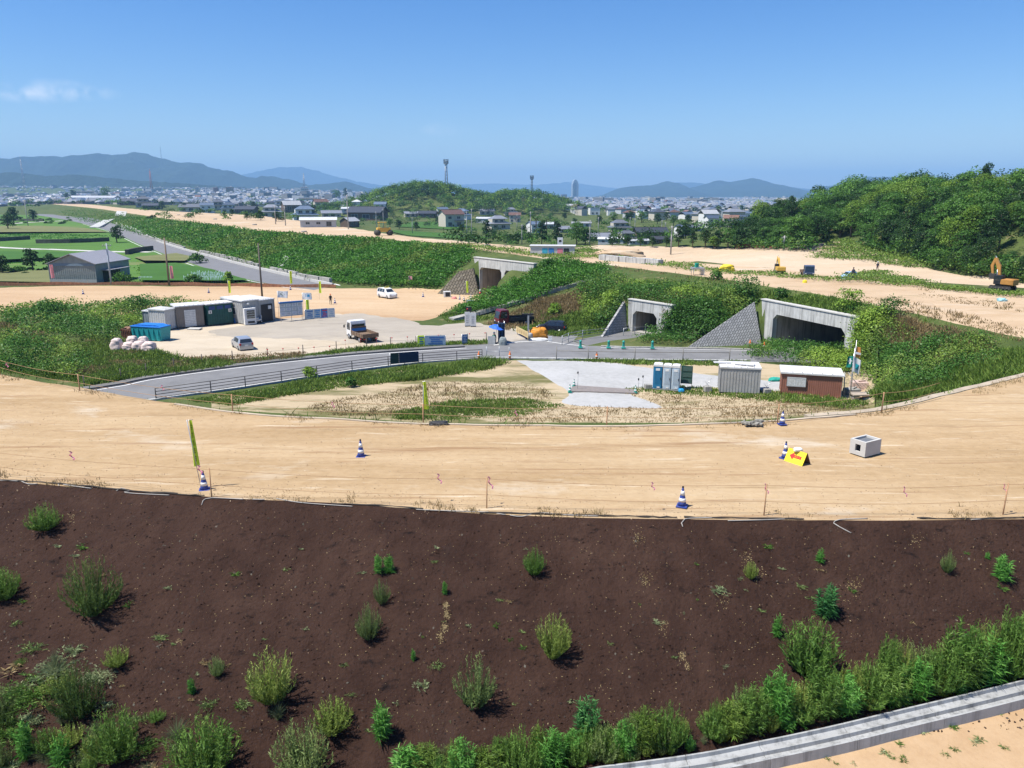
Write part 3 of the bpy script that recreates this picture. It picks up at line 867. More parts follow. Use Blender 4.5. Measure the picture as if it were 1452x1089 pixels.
# trees
def crown_mesh(name, H, W, m, seed, n=1500, leaf=.5, lobes=11, base=.28, flat=.8, parent=None, cone=0.0):
 r = np.random.default_rng(seed)
 parts = []
 for i in range(lobes):
  t = (i + .5) / lobes
  a = i * 2.4 + r.random() * .8
  rad = W * .5 * (.62 * math.sqrt(1 - t * .55) * (1 - cone * t)) * (.45 + .6 * r.random())
  z = H * (base + (1 - base) * (.12 + .72 * t))
  c = np.array([math.cos(a) * rad, math.sin(a) * rad, z])
  s = W * (.20 + .13 * r.random()) * (1 - cone * t * .6)
  k = int(n / lobes)
  d = unit(r.normal(size=(k, 3))); d[:, 2] = np.abs(d[:, 2]) * .9 + d[:, 2] * .1 - .15
  rr = s * (.62 + .5 * r.random((k, 1)) ** .7)
  rr *= (.8 + .45 * fbm(d[:, 0] * 2.5 + i, d[:, 1] * 2.5 + d[:, 2], 3, seed))[:, None]
  C = c + d * rr * np.array([1, 1, flat])
  N = d * .8 + np.array([0, 0, .5]) + r.normal(size=(k, 3)) * .5
  v, q, rn = leaves(C, N, leaf * (.6 + .8 * r.random(k)), .62, r)
  parts.append((v, q, rn * .75 + .25 * r.random(), 0))
 V, Q, Rn, MI = joinVQ(parts)
 return mesh_np(name, V, Q, m, parent, Rn)
def make_tree(H, W, m, seed, label, n=1500, leaf=.5, lobes=11, base=.25, flat=.8, cone=0.0, group=None, name='tree'):
 o = empty(name, (0, 0, 0), 0, label, 'tree', group)
 r = random.Random(seed)
 mb = MB()
 mb.tube([(0, 0, -.6), (.05 * W * r.uniform(-.4, .4), 0, H * .25), (r.uniform(-.05, .05) * W, r.uniform(-.05, .05) * W, H * .75)], [W * .045, W * .035, W * .012], 6)
 for i in range(5):
  a = i * 1.3 + r.random(); z = H * (.25 + .09 * i)
  mb.tube([(0, 0, z), (math.cos(a) * W * .17, math.sin(a) * W * .17, z + H * .12), (math.cos(a) * W * .30, math.sin(a) * W * .30, z + H * .2)], [W * .02, W * .013, W * .006], 5)
 mb.build('trunk', bark, o)
 crown_mesh('crown', H, W, m, seed, n, leaf, lobes, base, flat, o, cone)
 return o
# cover on the banks
thicket('kudzu_cover', [
 ([(160, 304), (250, 314), (360, 328), (450, 336), (560, 343), (668, 355), (662, 372), (640, 388), (622, 408), (560, 406), (500, 403), (440, 395), (390, 383), (330, 366), (284, 354), (236, 340), (176, 326)], 27000, .85, 0),
 ([(85, 300), (120, 296), (160, 303), (170, 318), (130, 318), (95, 306)], 900, 1.0, 0),
 ([(640, 446), (690, 420), (735, 402), (770, 378), (860, 380), (850, 396), (815, 405), (760, 425), (700, 441), (660, 448)], 7000, 1.25, 0),
 ], [FM['kudzu'], FM['kudzu_light'], FM['shrub']], 'dense dark green kudzu covering the road embankment and the spur beside the twin tunnel', (.28, .55), (.15, 1.5), .3, 4, seed=3, mixs=.10, mixt=(.60, .72))
thicket('bank_shrubs', [
 ([(0, 440), (60, 432), (130, 436), (210, 428), (260, 432), (330, 438), (300, 448), (215, 452), (180, 470), (160, 486), (120, 482), (50, 470), (0, 462)], 5600, 1.1, 0),
 ([(0, 470), (40, 476), (100, 490), (130, 520), (110, 540), (40, 532), (0, 522)], 2000, 1.0, 0),
 ([(820, 412), (850, 392), (900, 402), (960, 408), (1010, 412), (1066, 420), (1068, 440), (1040, 462), (1000, 485), (960, 492), (905, 486), (940, 462), (958, 438), (890, 424), (860, 470), (835, 465)], 7500, 1.0, 0),
 ([(1205, 448), (1240, 440), (1300, 470), (1280, 520), (1240, 540), (1190, 530), (1130, 505), (1095, 492), (1150, 488), (1180, 470)], 5000, 1.0, 0),
 ([(1300, 560), (1260, 566), (1245, 545), (1290, 510), (1340, 480), (1400, 492), (1420, 515), (1370, 540)], 3200, .9, 0),
 ([(1060, 498), (1100, 484), (1150, 500), (1200, 520), (1190, 545), (1120, 520), (1070, 512)], 1500, 1.2, 0),
 ], [FM['shrub'], FM['kudzu_light'], FM['lime']], 'tangled green shrubs growing over the banks around the tunnels and yard', (.2, .5), (.15, 1.9), .33, 5, seed=5, mixs=.22, mixt=(.50, .63))
thicket('wood_edge_shrubs', [([(1040, 347), (1100, 346), (1152, 350), (1150, 357), (1040, 353)], 900, 1.0, 0), ([(1225, 344), (1290, 350), (1350, 372), (1452, 388), (1500, 392), (1500, 402), (1452, 401), (1400, 394), (1330, 382), (1290, 366), (1240, 357)], 3200, 1.0, 0)],
 [FM['tree_mid'], FM['kudzu_light'], FM['tree_dark']], 'dense undergrowth closing the foot of the right wood', (.3, .6), (.8, 3.2), .3, 6, seed=15, mixs=.2, mixt=(.55, .62))
thicket('far_bank_plants', [
 ([(620, 345), (700, 352), (760, 358), (830, 352), (850, 358), (870, 366), (800, 368), (740, 362), (680, 357)], 1500, .9, 0),
 ([(850, 362), (930, 371), (1000, 381), (1100, 389), (1200, 399), (1200, 402), (1100, 393), (1000, 386), (930, 377)], 1600, .7, 0),
 ([(1190, 398), (1240, 385), (1300, 402), (1380, 412), (1452, 417), (1452, 423), (1380, 417), (1300, 408), (1240, 404)], 1800, 1.0, 0),
 ([(1150, 366), (1175, 345), (1200, 340), (1240, 352), (1290, 360), (1330, 378), (1290, 380), (1230, 370)], 2200, .8, 1),
 ], [FM['kudzu_light'], FM['kudzu_light']], 'weedy strip of low green plants along the far edges of the new highway', (.2, .5), (.1, 1.0), .3, 4, seed=8)
meadow('bank_grass', [
 ([(130, 478), (200, 490), (260, 512), (330, 512), (430, 505), (430, 509), (300, 523), (200, 536), (120, 548), (100, 520), (100, 490)], 3200, 1.0, 0),
 ([(430, 504), (520, 494), (600, 487), (690, 484), (690, 487), (600, 492), (500, 500), (430, 509)], 900, .7, 0),
 ([(270, 568), (400, 548), (500, 532), (600, 519), (690, 512), (720, 514), (690, 525), (600, 538), (500, 548), (400, 562), (330, 575)], 3200, .8, 0),
 ([(560, 585), (640, 570), (740, 565), (800, 575), (740, 590), (640, 596), (560, 595)], 1700, .45, 0),
 ([(800, 510), (900, 512), (1060, 514), (1060, 519), (900, 517), (800, 513)], 700, .7, 0),
 ([(880, 551), (960, 548), (1110, 557), (1240, 572), (1200, 580), (1060, 566), (900, 556)], 1000, .45, 0),
 ([(1230, 560), (1290, 545), (1340, 520), (1400, 500), (1452, 500), (1452, 530), (1350, 558), (1270, 575)], 3200, 1.3, 0),
 ([(1080, 412), (1150, 420), (1220, 432), (1200, 447), (1130, 436), (1070, 425)], 900, .8, 0),
 ([(640, 446), (700, 452), (640, 458), (622, 447)], 300, .8, 0),
 ([(730, 470), (790, 440), (850, 445), (870, 470), (800, 478)], 1500, .9, 0),
 ([(0, 505), (60, 520), (140, 545), (90, 540), (0, 527)], 700, 1.0, 0),
 ], [FM['kudzu_light']], 'rough green grass on the banks and verges around the site', (.35, 1.0), .075, 4, 6)
meadow('dry_grass', [
 ([(520, 560), (640, 540), (740, 540), (790, 560), (740, 580), (600, 590), (480, 590), (420, 580)], 1500, .4, 0),
 ([(880, 556), (1060, 566), (1240, 580), (1100, 592), (900, 600), (700, 598)], 1700, .35, 0),
 ([(1230, 455), (1300, 460), (1390, 490), (1340, 510), (1280, 500), (1250, 480)], 3200, 1.7, 0),
 ([(690, 460), (760, 430), (830, 408), (820, 440), (780, 455), (720, 468)], 2600, 1.2, 0),
 ([(1290, 455), (1330, 462), (1400, 490), (1420, 515), (1360, 530), (1300, 500)], 1500, 1.6, 0),
 ([(880, 428), (960, 440), (950, 455), (900, 432)], 300, 1.2, 0),
 ([(0, 455), (60, 470), (110, 505), (90, 520), (50, 500), (0, 480)], 700, 1.0, 0),
 ([(900, 408), (960, 410), (1000, 470), (970, 480), (960, 440)], 500, 1.2, 0),
 ([(1110, 480), (1180, 460), (1200, 470), (1150, 500)], 500, 1.2, 0),
 ([(60, 490), (180, 482), (240, 512), (120, 535)], 2600, .7, 0),
 ([(240, 508), (430, 500), (430, 508), (240, 524)], 900, .7, 0),
 ], [FM['dry']], 'straw-coloured dry grass on sandy ground and banks', (.3, 1.0), .06, 7, 5)
# tufts along the dirt roads' edges
edge_pts = []
for p in ramp_far:
 if -34 < p.x < 33:
  for _ in range(9):
   q = Vector((p.x + random.gauss(0, .4), p.y - abs(random.gauss(.25, .35)), 0)); edge_pts.append((q.x, q.y, zg(q.x, q.y)))
edge_pts = np.array(edge_pts); edge_pts = edge_pts[fbm(edge_pts[:, 0] * .5, edge_pts[:, 1] * .5, 3, 4) > .50]
e2 = []
for p in ramp_near:
 if -22 < p.x < 20:
  for _ in range(7):
   q = (p.x + random.gauss(0, .3), p.y + abs(random.gauss(.1, .35))); e2.append((q[0], q[1], zg(*q)))
e2 = np.array(e2); e2 = e2[fbm(e2[:, 0] * .45, e2[:, 1] * .45, 3, 14) > .54]
meadow('roadside_tufts', [(edge_pts, 0, .5, 0), (e2, 0, .55, 0)], [FM['dry']], 'small dry tufts along both edges of the tan dirt road', (.2, .55), .035, 5, 7)
# dry stalks standing on the highway shoulder
meadow('shoulder_stalks', [([(1225, 420), (1300, 432), (1380, 450), (1452, 468), (1452, 488), (1380, 466), (1300, 447), (1215, 430)], 260, .7, 0),
 ([(1300, 410), (1452, 432), (1452, 445), (1300, 420)], 90, .6, 0), ([(870, 378), (1060, 401), (1060, 405), (870, 382)], 60, .6, 0)], [FM['dry']],
 'thin dry stalks and stubble on the near shoulder of the new highway', (.3, .9), .06, 11, 6)
# grass on the slopes around the ramp and the right bank
bx, by = rng.uniform(-70, 85, 20000), rng.uniform(34, 110, 20000)
ok_ = np.ones(len(bx), bool)
for k in ('near_road', 'highway_dirt', 'asphalt_road', 'dirt_strip', 'yard', 'grey_gravel'): ok_ &= ~in_poly(bx, by, regd[k])
bp = np.array([(x, y, zg(x, y)) for x, y in zip(bx[ok_], by[ok_])])
bp = bp[(bp[:, 2] > -6.6) & (bp[:, 2] < -.15)]
meadow('slope_grass', [(bp, 0, .9, 0)], [FM['kudzu_light'], FM['dry']], 'rough grass covering the slopes around the ramp and the right bank', (.3, .9), .08, 44, 3)
# the wooded hill on the right
G_HILL = 'trees of the wooded hill on the right'
kinds = [
 make_tree(8, 7.5, FM['tree_dark'], 1, 'dark green round-crowned tree in the wood on the right hillside', 3000, .36, 13, .12, group=G_HILL),
 make_tree(9, 7.0, FM['tree_mid'], 2, 'mid green spreading tree in the wood on the right hillside', 3000, .36, 12, .12, flat=.65, group=G_HILL),
 make_tree(9.5, 6.5, FM['tree_light'], 3, 'yellow-green bamboo-like tree in the bright patch of the right hillside', 2800, .34, 13, .15, 1.0, group=G_HILL),
 make_tree(10.5, 5.5, FM['tree_dark'], 4, 'tall dark narrow tree in the wood on the right hillside', 2600, .34, 11, .18, 1.1, .55, group=G_HILL),
 make_tree(7, 8.0, FM['tree_mid'], 5, 'broad low tree with layered boughs in the wood on the right hillside', 3000, .36, 14, .15, .55, group=G_HILL),
]
hill_px = [(1058, 338), (1072, 323), (1130, 308), (1165, 294), (1200, 284), (1262, 281), (1310, 283), (1380, 288), (1420, 286), (1452, 290), (1520, 283), (1520, 400), (1452, 399), (1400, 392), (1330, 380), (1290, 360), (1240, 348), (1200, 336), (1160, 345), (1150, 354), (1060, 351)]
cand = []
rr = random.Random(5)
while len(cand) < 7000:
 x, y = rr.uniform(1055, 1520), rr.uniform(255, 402)
 if in_poly(np.array([x]), np.array([y]), hill_px)[0]: cand.append((x, y))
KD = ['dark round-crowned tree', 'mid green spreading tree', 'yellow-green bamboo-like tree', 'tall dark narrow tree', 'broad low layered tree']
taken, first = [], [True] * len(kinds)
hill_trees = []
for x, y in cand:
 h = hit(x, y)
 if h.y < 100 or h.y > 560: continue
 sp = 3.1 if h.length < 190 else 3.6
 if any((h.x - q.x) ** 2 + (h.y - q.y) ** 2 < sp * sp for q in taken): continue
 taken.append(h); hill_trees.append((h, x, y))
# crest line, so that crowns close the skyline
hill_trees.sort(key=lambda q: q[0].length)
near_hill, rest_hill = hill_trees[:215], hill_trees[215:]
rest_hill = rest_hill + [(Vector((h.x + rr.gauss(0, 5), h.y + rr.uniform(2, 16), h.z + rr.uniform(-1, 1.5))), x, y) for h, x, y in hill_trees if y < 291]
print('hill trees', len(hill_trees))
def pick(x, y, r):
 bright = math.exp(-(((x - 1295) / 70) ** 2 + ((y - 295) / 34) ** 2)) + math.exp(-(((x - 1420) / 40) ** 2 + ((y - 290) / 35) ** 2)) * .8 + .12
 if r.random() < bright * .85: return 2 if r.random() < .6 else 1
 return r.choices([0, 1, 3, 4], [.48, .24, .13, .15] if x < 1225 else [.32, .34, .12, .22])[0]
for h, x, y in near_hill:
 k = pick(x, y, rr)
 s = rr.uniform(.6, 1.0) * (.78 if h.length < 165 else .95)
 if y > 372: s *= .8
 if first[k]:
  o = kinds[k]; o.location = h; first[k] = False
 else:
  o = clone(kinds[k], h, rr.uniform(0, 6.28))
 o['label'] = KD[k] + (' at the left end of the right wood' if x < 1130 else ' behind the grassy hillock by the right wood' if x < 1290 and y > 322 else ' at the foot of the wood beside the orange excavator' if y > 352 else ' on the crest of the right wood' if y < 288 else ' in the bright middle of the right wood' if x < 1340 else ' at the right end of the right wood')
 o.rotation_euler = (0, 0, rr.uniform(0, 6.28)); o.scale = (s * rr.uniform(.9, 1.15), s * rr.uniform(.9, 1.15), s * rr.uniform(.85, 1.15))
for k, f in enumerate(first):
 if f: kinds[k].location = gp(150, 260)
def forest(name, spots, label, m, per=90, leaf=.9, W=6.5, H=7.5, seed=4, mid=None):
 r = np.random.default_rng(seed)
 parts = []
 for p, s in spots:
  d = unit(r.normal(size=(per, 3))); d[:, 2] = np.abs(d[:, 2]) - .1
  C = np.array(p) + np.array([0, 0, H * .55 * s]) + d * np.array([W * .5, W * .5, H * .45]) * s * (.6 + .55 * r.random((per, 1)))
  N = d * .8 + np.array([0, 0, .5]) + r.normal(size=(per, 3)) * .45
  v, q, rn = leaves(C, N, leaf * (.6 + .8 * r.random(per)), .65, r)
  k = r.random()
  parts.append((v, q, np.clip(rn * .55 + .45 * k, 0, 1), (mid(p, r) if mid else (0 if k < .6 else 1))))
 V, Q, Rn, MI = joinVQ(parts)
 o = mesh_np(name, V, Q, m, rnd=Rn, mi=MI)
 return tag(o, label, None, None, 'stuff')
forest('woodland', [((h.x, h.y, h.z - .5), rr.uniform(.8, 1.3)) for h, x, y in rest_hill], 'far upper part of the wood on the right hill', [FM['tree_dark'], FM['tree_mid']], 420, .62)
# the low wooded mound in the plain (one mass of bamboo and broadleaf)
ms = []
for px, py, Y, n, wx in ((600, 257, 760, 420, 62), (735, 268, 800, 330, 52), (660, 276, 780, 200, 70), (545, 283, 730, 60, 30), (790, 285, 790, 60, 30)):
 c = atY(px, py, Y)
 for _ in range(int(n * 1.25)):
  x, y = rr.gauss(c.x, wx * .66), Y + rr.gauss(-8, 34)
  z = zg(x, y)
  if z > -7.6: ms.append(((x, y, z - .8), rr.uniform(.7, 1.35)))
print('mound', len(ms))
forest('bamboo_grove', ms, 'bamboo and broadleaf wood covering the low mound in the middle of the plain', [FM['tree_dark'], FM['tree_mid'], FM['tree_light']], 95, 1.0, 6.5, 9, 9,
  lambda p, r: int(r.choice(3, p=[.36, .40, .24])))
# single trees on the plain and by the fields
G_PL = 'trees standing among the houses of the plain'
pl_kinds = [make_tree(7, 5.5, FM['tree_dark'], 21, 'dark rounded garden tree among the houses beyond the highway', 1100, .5, 9, .1, .9, group=G_PL),
   make_tree(8, 4.0, FM['tree_dark'], 22, 'tall dark clipped evergreen among the houses beyond the highway', 1000, .45, 9, .06, 1.2, .4, group=G_PL),
   make_tree(6.5, 6, FM['tree_mid'], 23, 'green broad garden tree among the houses beyond the highway', 1100, .5, 9, .15, .75, group=G_PL)]
pf = [True] * 3
def plain_tree(px, py, k, s, label=None, grp=True):
 h = hit(px, py)
 if pf[k]:
  o = pl_kinds[k]; pf[k] = False; o.location = h
  if label:
   o['label'] = label
 else:
  o = clone(pl_kinds[k], h, rr.uniform(0, 6), label)
 o.scale = (s, s, s); o.rotation_euler = (0, 0, rr.uniform(0, 6))
 if not grp and 'group' in o: del o['group']
 return o
def tall(px, py, hpx):               # scale so the crown is hpx pixels tall
 return hpx / (FPX / hit(px, py).length)
PT = []
for px, py, k, hpx in [(690, 342, 1, 34), (655, 330, 0, 14), (700, 341, 0, 16), (722, 345, 0, 15), (735, 346, 0, 17), (752, 347, 0, 16), (768, 347, 1, 40), (790, 345, 1, 36), (742, 330, 0, 12), (830, 346, 0, 24), (868, 349, 0, 13), (890, 349, 0, 16), (908, 349, 2, 14), (925, 350, 0, 16), (945, 350, 0, 17),
      (962, 350, 1, 34), (982, 351, 1, 32), (1000, 351, 0, 30), (1016, 352, 0, 27), (1032, 352, 2, 30), (1050, 353, 0, 34), (1068, 352, 0, 33), (1042, 346, 1, 36), (1085, 352, 0, 30), (1105, 352, 2, 28), (972, 338, 0, 24), (850, 318, 0, 14), (870, 316, 2, 16), (890, 318, 0, 18), (910, 316, 2, 18), (932, 318, 0, 17), (955, 320, 2, 16), (975, 318, 0, 15),
      (895, 312, 0, 14), (920, 311, 0, 13), (945, 313, 0, 14), (230, 298, 0, 13), (262, 300, 0, 13), (285, 304, 0, 9), (330, 306, 0, 10), (370, 312, 0, 14), (392, 314, 0, 15), (350, 312, 0, 11), (318, 309, 0, 10), (445, 305, 0, 16), (468, 300, 2, 14), (490, 282, 1, 17), (478, 284, 2, 15), (566, 325, 0, 15), (590, 327, 0, 14), (553, 322, 2, 13), (105, 283, 0, 13), (95, 285, 0, 11),
      (380, 300, 2, 12), (360, 296, 0, 11), (620, 316, 0, 9), (640, 314, 2, 9), (815, 322, 0, 14), (800, 312, 0, 12), (780, 313, 2, 11)]:
 b = {0: 7.5, 1: 8.5, 2: 7}[k]
 zone = 'behind the left embankment' if px < 500 else 'at the left foot of the mound' if px < 642 else 'in the village under the mound' if px < 800 else 'in the middle wood' if py < 323 else 'in the hedge right of the bright tree' if px < 955 else 'in the dark row by the right wood'
 PT.append((zone, px, plain_tree(px, py, k, tall(px, py, hpx) / b), k))
for z_ in set(q[0] for q in PT):
 for i, q in enumerate(sorted((q for q in PT if q[0] == z_), key=lambda q: q[1])):
  q[2]['label'] = ('dark rounded tree', 'tall dark tree', 'mid green tree')[q[3]] + ', ' + ORD[i] + ' from left, ' + z_
big = make_tree(7.5, 6.0, FM['tree_mid'], 31, 'large bright green round tree right of the palms, behind the low prefab roof', 1600, .42, 12, .12, .85)
big.location = hit(818, 347); big.scale = (tall(818, 347, 36) / 8,) * 3
lime = make_tree(5, 4.2, FM['tree_light'], 32, 'small lime green tree at the foot of the dark trees by the far dirt area', 900, .4, 8, .08, .9)
lime.location = hit(1012, 353); lime.scale = (tall(1012, 353, 19) / 5.2,) * 3
bam = make_tree(7, 6, FM['tree_light'], 33, 'pale bamboo clump among the town houses above the far end of the embankment', 900, .5, 9, .1, 1)
bam.location = hit(150, 284); bam.scale = (tall(150, 284, 18) / 7.5,) * 3
lab = {0: 'dark round tree by the field road at the left, beside the warehouse', 1: 'low dark tree between the left frame edge and the round field tree', 2: 'bushy tree at the left frame edge beyond the tan strip', 3: 'tree beside the side road where it bends past the paddies', 4: 'small dark tree at the right of the round field trees', 5: 'dark tree at the far end of the upper field, left', 6: 'second dark tree at the far end of the upper field'}
for i, (px, py, k, hpx) in enumerate([(47, 384, 0, 30), (4, 390, 0, 26), (12, 326, 0, 22), (166, 344, 0, 24), (72, 382, 0, 22), (20, 318, 0, 22), (48, 314, 0, 16)]):
 b = {0: 7.5, 1: 8.5, 2: 7}[k]
 plain_tree(px, py, k, tall(px, py, hpx) / b, lab[i], False)
# palms between the houses
palm_leaf = FM['tree_mid']
def make_palm(label, group):
 o = empty('palm_tree', (0, 0, 0), 0, label, 'palm', group)
 MB().tube([(0, 0, -.5), (.08, 0, 4), (0, 0, 8)], [.32, .26, .22], 7).build('trunk', bark, o)
 r = np.random.default_rng(3); C, N = [], []
 for i in range(34):
  a, e = r.random() * 6.28, r.uniform(-.5, 1.2)
  for t in np.linspace(.25, 1, 7):
   L = 2.4 * t
   C.append((math.cos(a) * L * math.cos(e * .7), math.sin(a) * L * math.cos(e * .7), 8 + L * math.sin(e) - .5 * L * L * .35)); N.append((r.normal() * .5, r.normal() * .5, 1))
 V, Q, Rn = leaves(np.array(C), np.array(N, float), .75, .35, r)
 mesh_np('crown', V, Q, palm_leaf, o, Rn)
 return o
palm = make_palm('first palm from the left of the palm row in front of the wooded mound', 'palms in front of the mound')
for i, (px, py, hpx) in enumerate([(752, 336, 36), (760, 335, 30), (775, 334, 28), (786, 333, 26)]):
 o = palm if i == 0 else clone(palm, (0, 0, 0), i, ['', 'second', 'third', 'fourth'][i] + ' palm from the left of the palm row in front of the wooded mound')
 o.location = hit(px, py); o.scale = (tall(px, py, hpx) / 10,) * 3
# bushes one can point to on the banks
def make_bush(H, W, m, seed, label, n=700, leaf=.28):
 o = crown_mesh('bush', H, W, m, seed, n, leaf, 8, .0, .8)
 tag(o, label, 'bush')
 return o
for px, py, wpx, hpx, m, lb in [
 (776, 384, 22, 20, 'shrub', 'round dark bush at the right end of the twin tunnel parapet'),
 (1206, 441, 40, 33, 'lime', 'yellow-green bush on the highway edge at the right end of the wide tunnel parapet'),
 (1058, 424, 44, 36, 'shrub', 'dark bush at the left end of the wide tunnel parapet'),
 (1108, 424, 20, 16, 'shrub', 'small bush on the grass above the wide tunnel opening'),
 (868, 440, 36, 30, 'lime', 'bright leafy bush on the bank at the left of the small tunnel'),
 (850, 425, 60, 40, 'shrub', 'large dark bush above and left of the small tunnel'),
 (928, 470, 32, 28, 'shrub', 'bush half covering the mouth of the small tunnel'),
 (1240, 470, 52, 36, 'lime', 'yellow-green bush below the right end of the wide tunnel'),
 (1262, 452, 40, 30, 'shrub', 'dark bush on the bank just right of the yellow-green one'),
 (1318, 510, 40, 32, 'shrub', 'dark spiky bush on the grass bank above the dirt road at the right'),
 (950, 472, 34, 36, 'shrub', 'dark bush against the right side of the small tunnel face'),
 (906, 438, 24, 12, 'shrub', 'low bush hanging over the top of the small tunnel'),
 (1186, 496, 56, 42, 'shrub', 'large bush in front of the right end of the wide tunnel'),
 (1152, 494, 40, 24, 'lime', 'light green bush inside the mouth of the wide tunnel'),
 (1130, 478, 30, 26, 'shrub', 'bush growing in front of the wide tunnel wall'),
 (1098, 480, 22, 18, 'lime', 'light green bush at the foot of the blockwork beside the wide tunnel'),
 (1170, 500, 60, 36, 'shrub', 'broad green bush behind the brown site hut'),
 (786, 446, 22, 18, 'lime', 'small light bush on the brown bank behind the red truck'),
 (498, 549, 16, 16, 'shrub', 'small dense bush on the grass below the road railing'),
 (440, 536, 24, 18, 'lime', 'loose leafy sapling standing against the road railing'),
 (30, 520, 60, 40, 'shrub', 'large dark bush at the left frame edge above the dirt road'),
 (75, 452, 40, 24, 'shrub', 'bush at the left end of the kudzu bank below the tan strip'),
 (195, 444, 44, 20, 'shrub', 'bush behind the grey sheds at the yard corner'),
 (1016, 396, 18, 12, 'shrub', 'low bush on the highway edge between the two tunnels'),
 (280, 373, 22, 13, 'shrub', 'bush beside the side road above the vegetable plot'),
 (275, 402, 20, 12, 'shrub', 'dark bush at the edge of the vegetable plot'),
 (108, 400, 22, 20, 'shrub', 'tall bush in front of the gable of the grey warehouse'),
 (174, 401, 26, 12, 'shrub', 'low bush in front of the canopy of the grey warehouse'),
 (325, 402, 12, 18, 'lime', 'light green bush at the right end of the vegetable plot'),
 ]:
 h = hit(px, py); sc = h.length / FPX
 o = make_bush(hpx * sc * .95, wpx * sc * 1.05, FM[m], int(px), lb, 900 if wpx > 30 else 500, max(.2, 2.6 * sc))
 o.location = h
# TOWN
def tiles(name, c, var=.2):
 T = NT(name); v = T.coord('obj')
 wv = T.n('ShaderNodeTexWave'); wv.inputs['Scale'].default_value = 2.2; wv.inputs['Distortion'].default_value = .4
 T.l(v, wv.inputs['Vector'])
 f = T.noise(v, 1.2, 4, .6)
 oi = T.n('ShaderNodeObjectInfo').outputs['Random']
 col = T.ramp(T.math('ADD', T.math('MULTIPLY', f, .5), T.math('MULTIPLY', oi, .5)), [(.2, tuple(x * .6 for x in c)), (.55, c), (.8, tuple(min(1, x * 1.5) for x in c))])
 T.principled(col, .42, 0, .5, wv.outputs['Fac'], .3, .05)
 return T.m
TILE = [tiles('grey_roof_tiles', (.15, .16, .18)), tiles('blue_grey_roof_tiles', (.09, .12, .165)), tiles('pale_roof_sheet', (.38, .39, .40)), tiles('brown_roof_tiles', (.15, .085, .06)), tiles('dark_roof_tiles', (.05, .055, .065))]
WALLM = [mat('cream_render', (.50, .46, .38), .85, dirt=(.25, .22, .18)), mat('white_render', (.64, .64, .62), .8), mat('brown_boards', (.13, .09, .065), .85), mat('pale_grey_siding', (.42, .44, .45), .7)]
WIN = mat('dark_window_glass', (.03, .04, .05), .12, spec=.6, var=.05)
WFR = mat('window_frame_metal', (.45, .46, .46), .4)
def gable(mb, L, W, z, h, ov=.6, th=.12, mi=0):
 """Gable roof along x: two thick slopes and a ridge cap."""
 x, y = L / 2 + ov, W / 2 + ov
 for s in (-1, 1):
  a = [(-x, s * y, z), (x, s * y, z), (x, 0, z + h), (-x, 0, z + h)]
  b = [(p[0], p[1], p[2] + th) for p in a]
  mb.add(a + b, [(3, 2, 1, 0), (4, 5, 6, 7), (0, 1, 5, 4), (1, 2, 6, 5), (2, 3, 7, 6), (3, 0, 4, 7)], None, mi)
 mb.box((0, 0, z + h + th), (2 * x, .3, .2), mi=mi)
def hip(mb, L, W, z, h, ov=.6, k=.45, mi=0, z2=None):
 x, y = L / 2 + ov, W / 2 + ov; rx = max(.3, L / 2 - W * k)
 vs = [(-x, -y, z), (x, -y, z), (x, y, z), (-x, y, z), (-x, -y, z + .15), (x, -y, z + .15), (x, y, z + .15), (-x, y, z + .15), (-rx, 0, z + h), (rx, 0, z + h)]
 mb.add(vs, [(0, 3, 2, 1), (0, 1, 5, 4), (1, 2, 6, 5), (2, 3, 7, 6), (3, 0, 4, 7), (4, 5, 9, 8), (6, 7, 8, 9), (5, 6, 9), (7, 4, 8)], None, mi)
 mb.box((0, 0, z + h), (2 * rx + .4, .3, .22), mi=mi)
def window(parent, c, w, h, axis='y', s=-1):
 """Framed window standing proud of a wall; pane as a sub-part."""
 f = MB(); t = .09
 def bx(cc, ss):
  f.box(cc, ss if axis == 'y' else (ss[1], ss[0], ss[2]))
 off = (0, s * .03, 0) if axis == 'y' else (s * .03, 0, 0)
 C = Vector(c) + Vector(off)
 ux = Vector((1, 0, 0)) if axis == 'y' else Vector((0, 1, 0))
 for d in (-1, 1):
  bx(C + ux * d * (w / 2 - t / 2), (t, .1, h)); bx(C + Vector((0, 0, d * (h / 2 - t / 2))), (w - 2 * t, .1, t))
 bx(C, (t * .7, .1, h - 2 * t))
 o = f.build('window', WFR, parent)
 q = MB(); q.box(C, (w - 2 * t, .05, h - 2 * t) if axis == 'y' else (.05, w - 2 * t, h - 2 * t))
 q.build('pane', WIN, o)
 return o
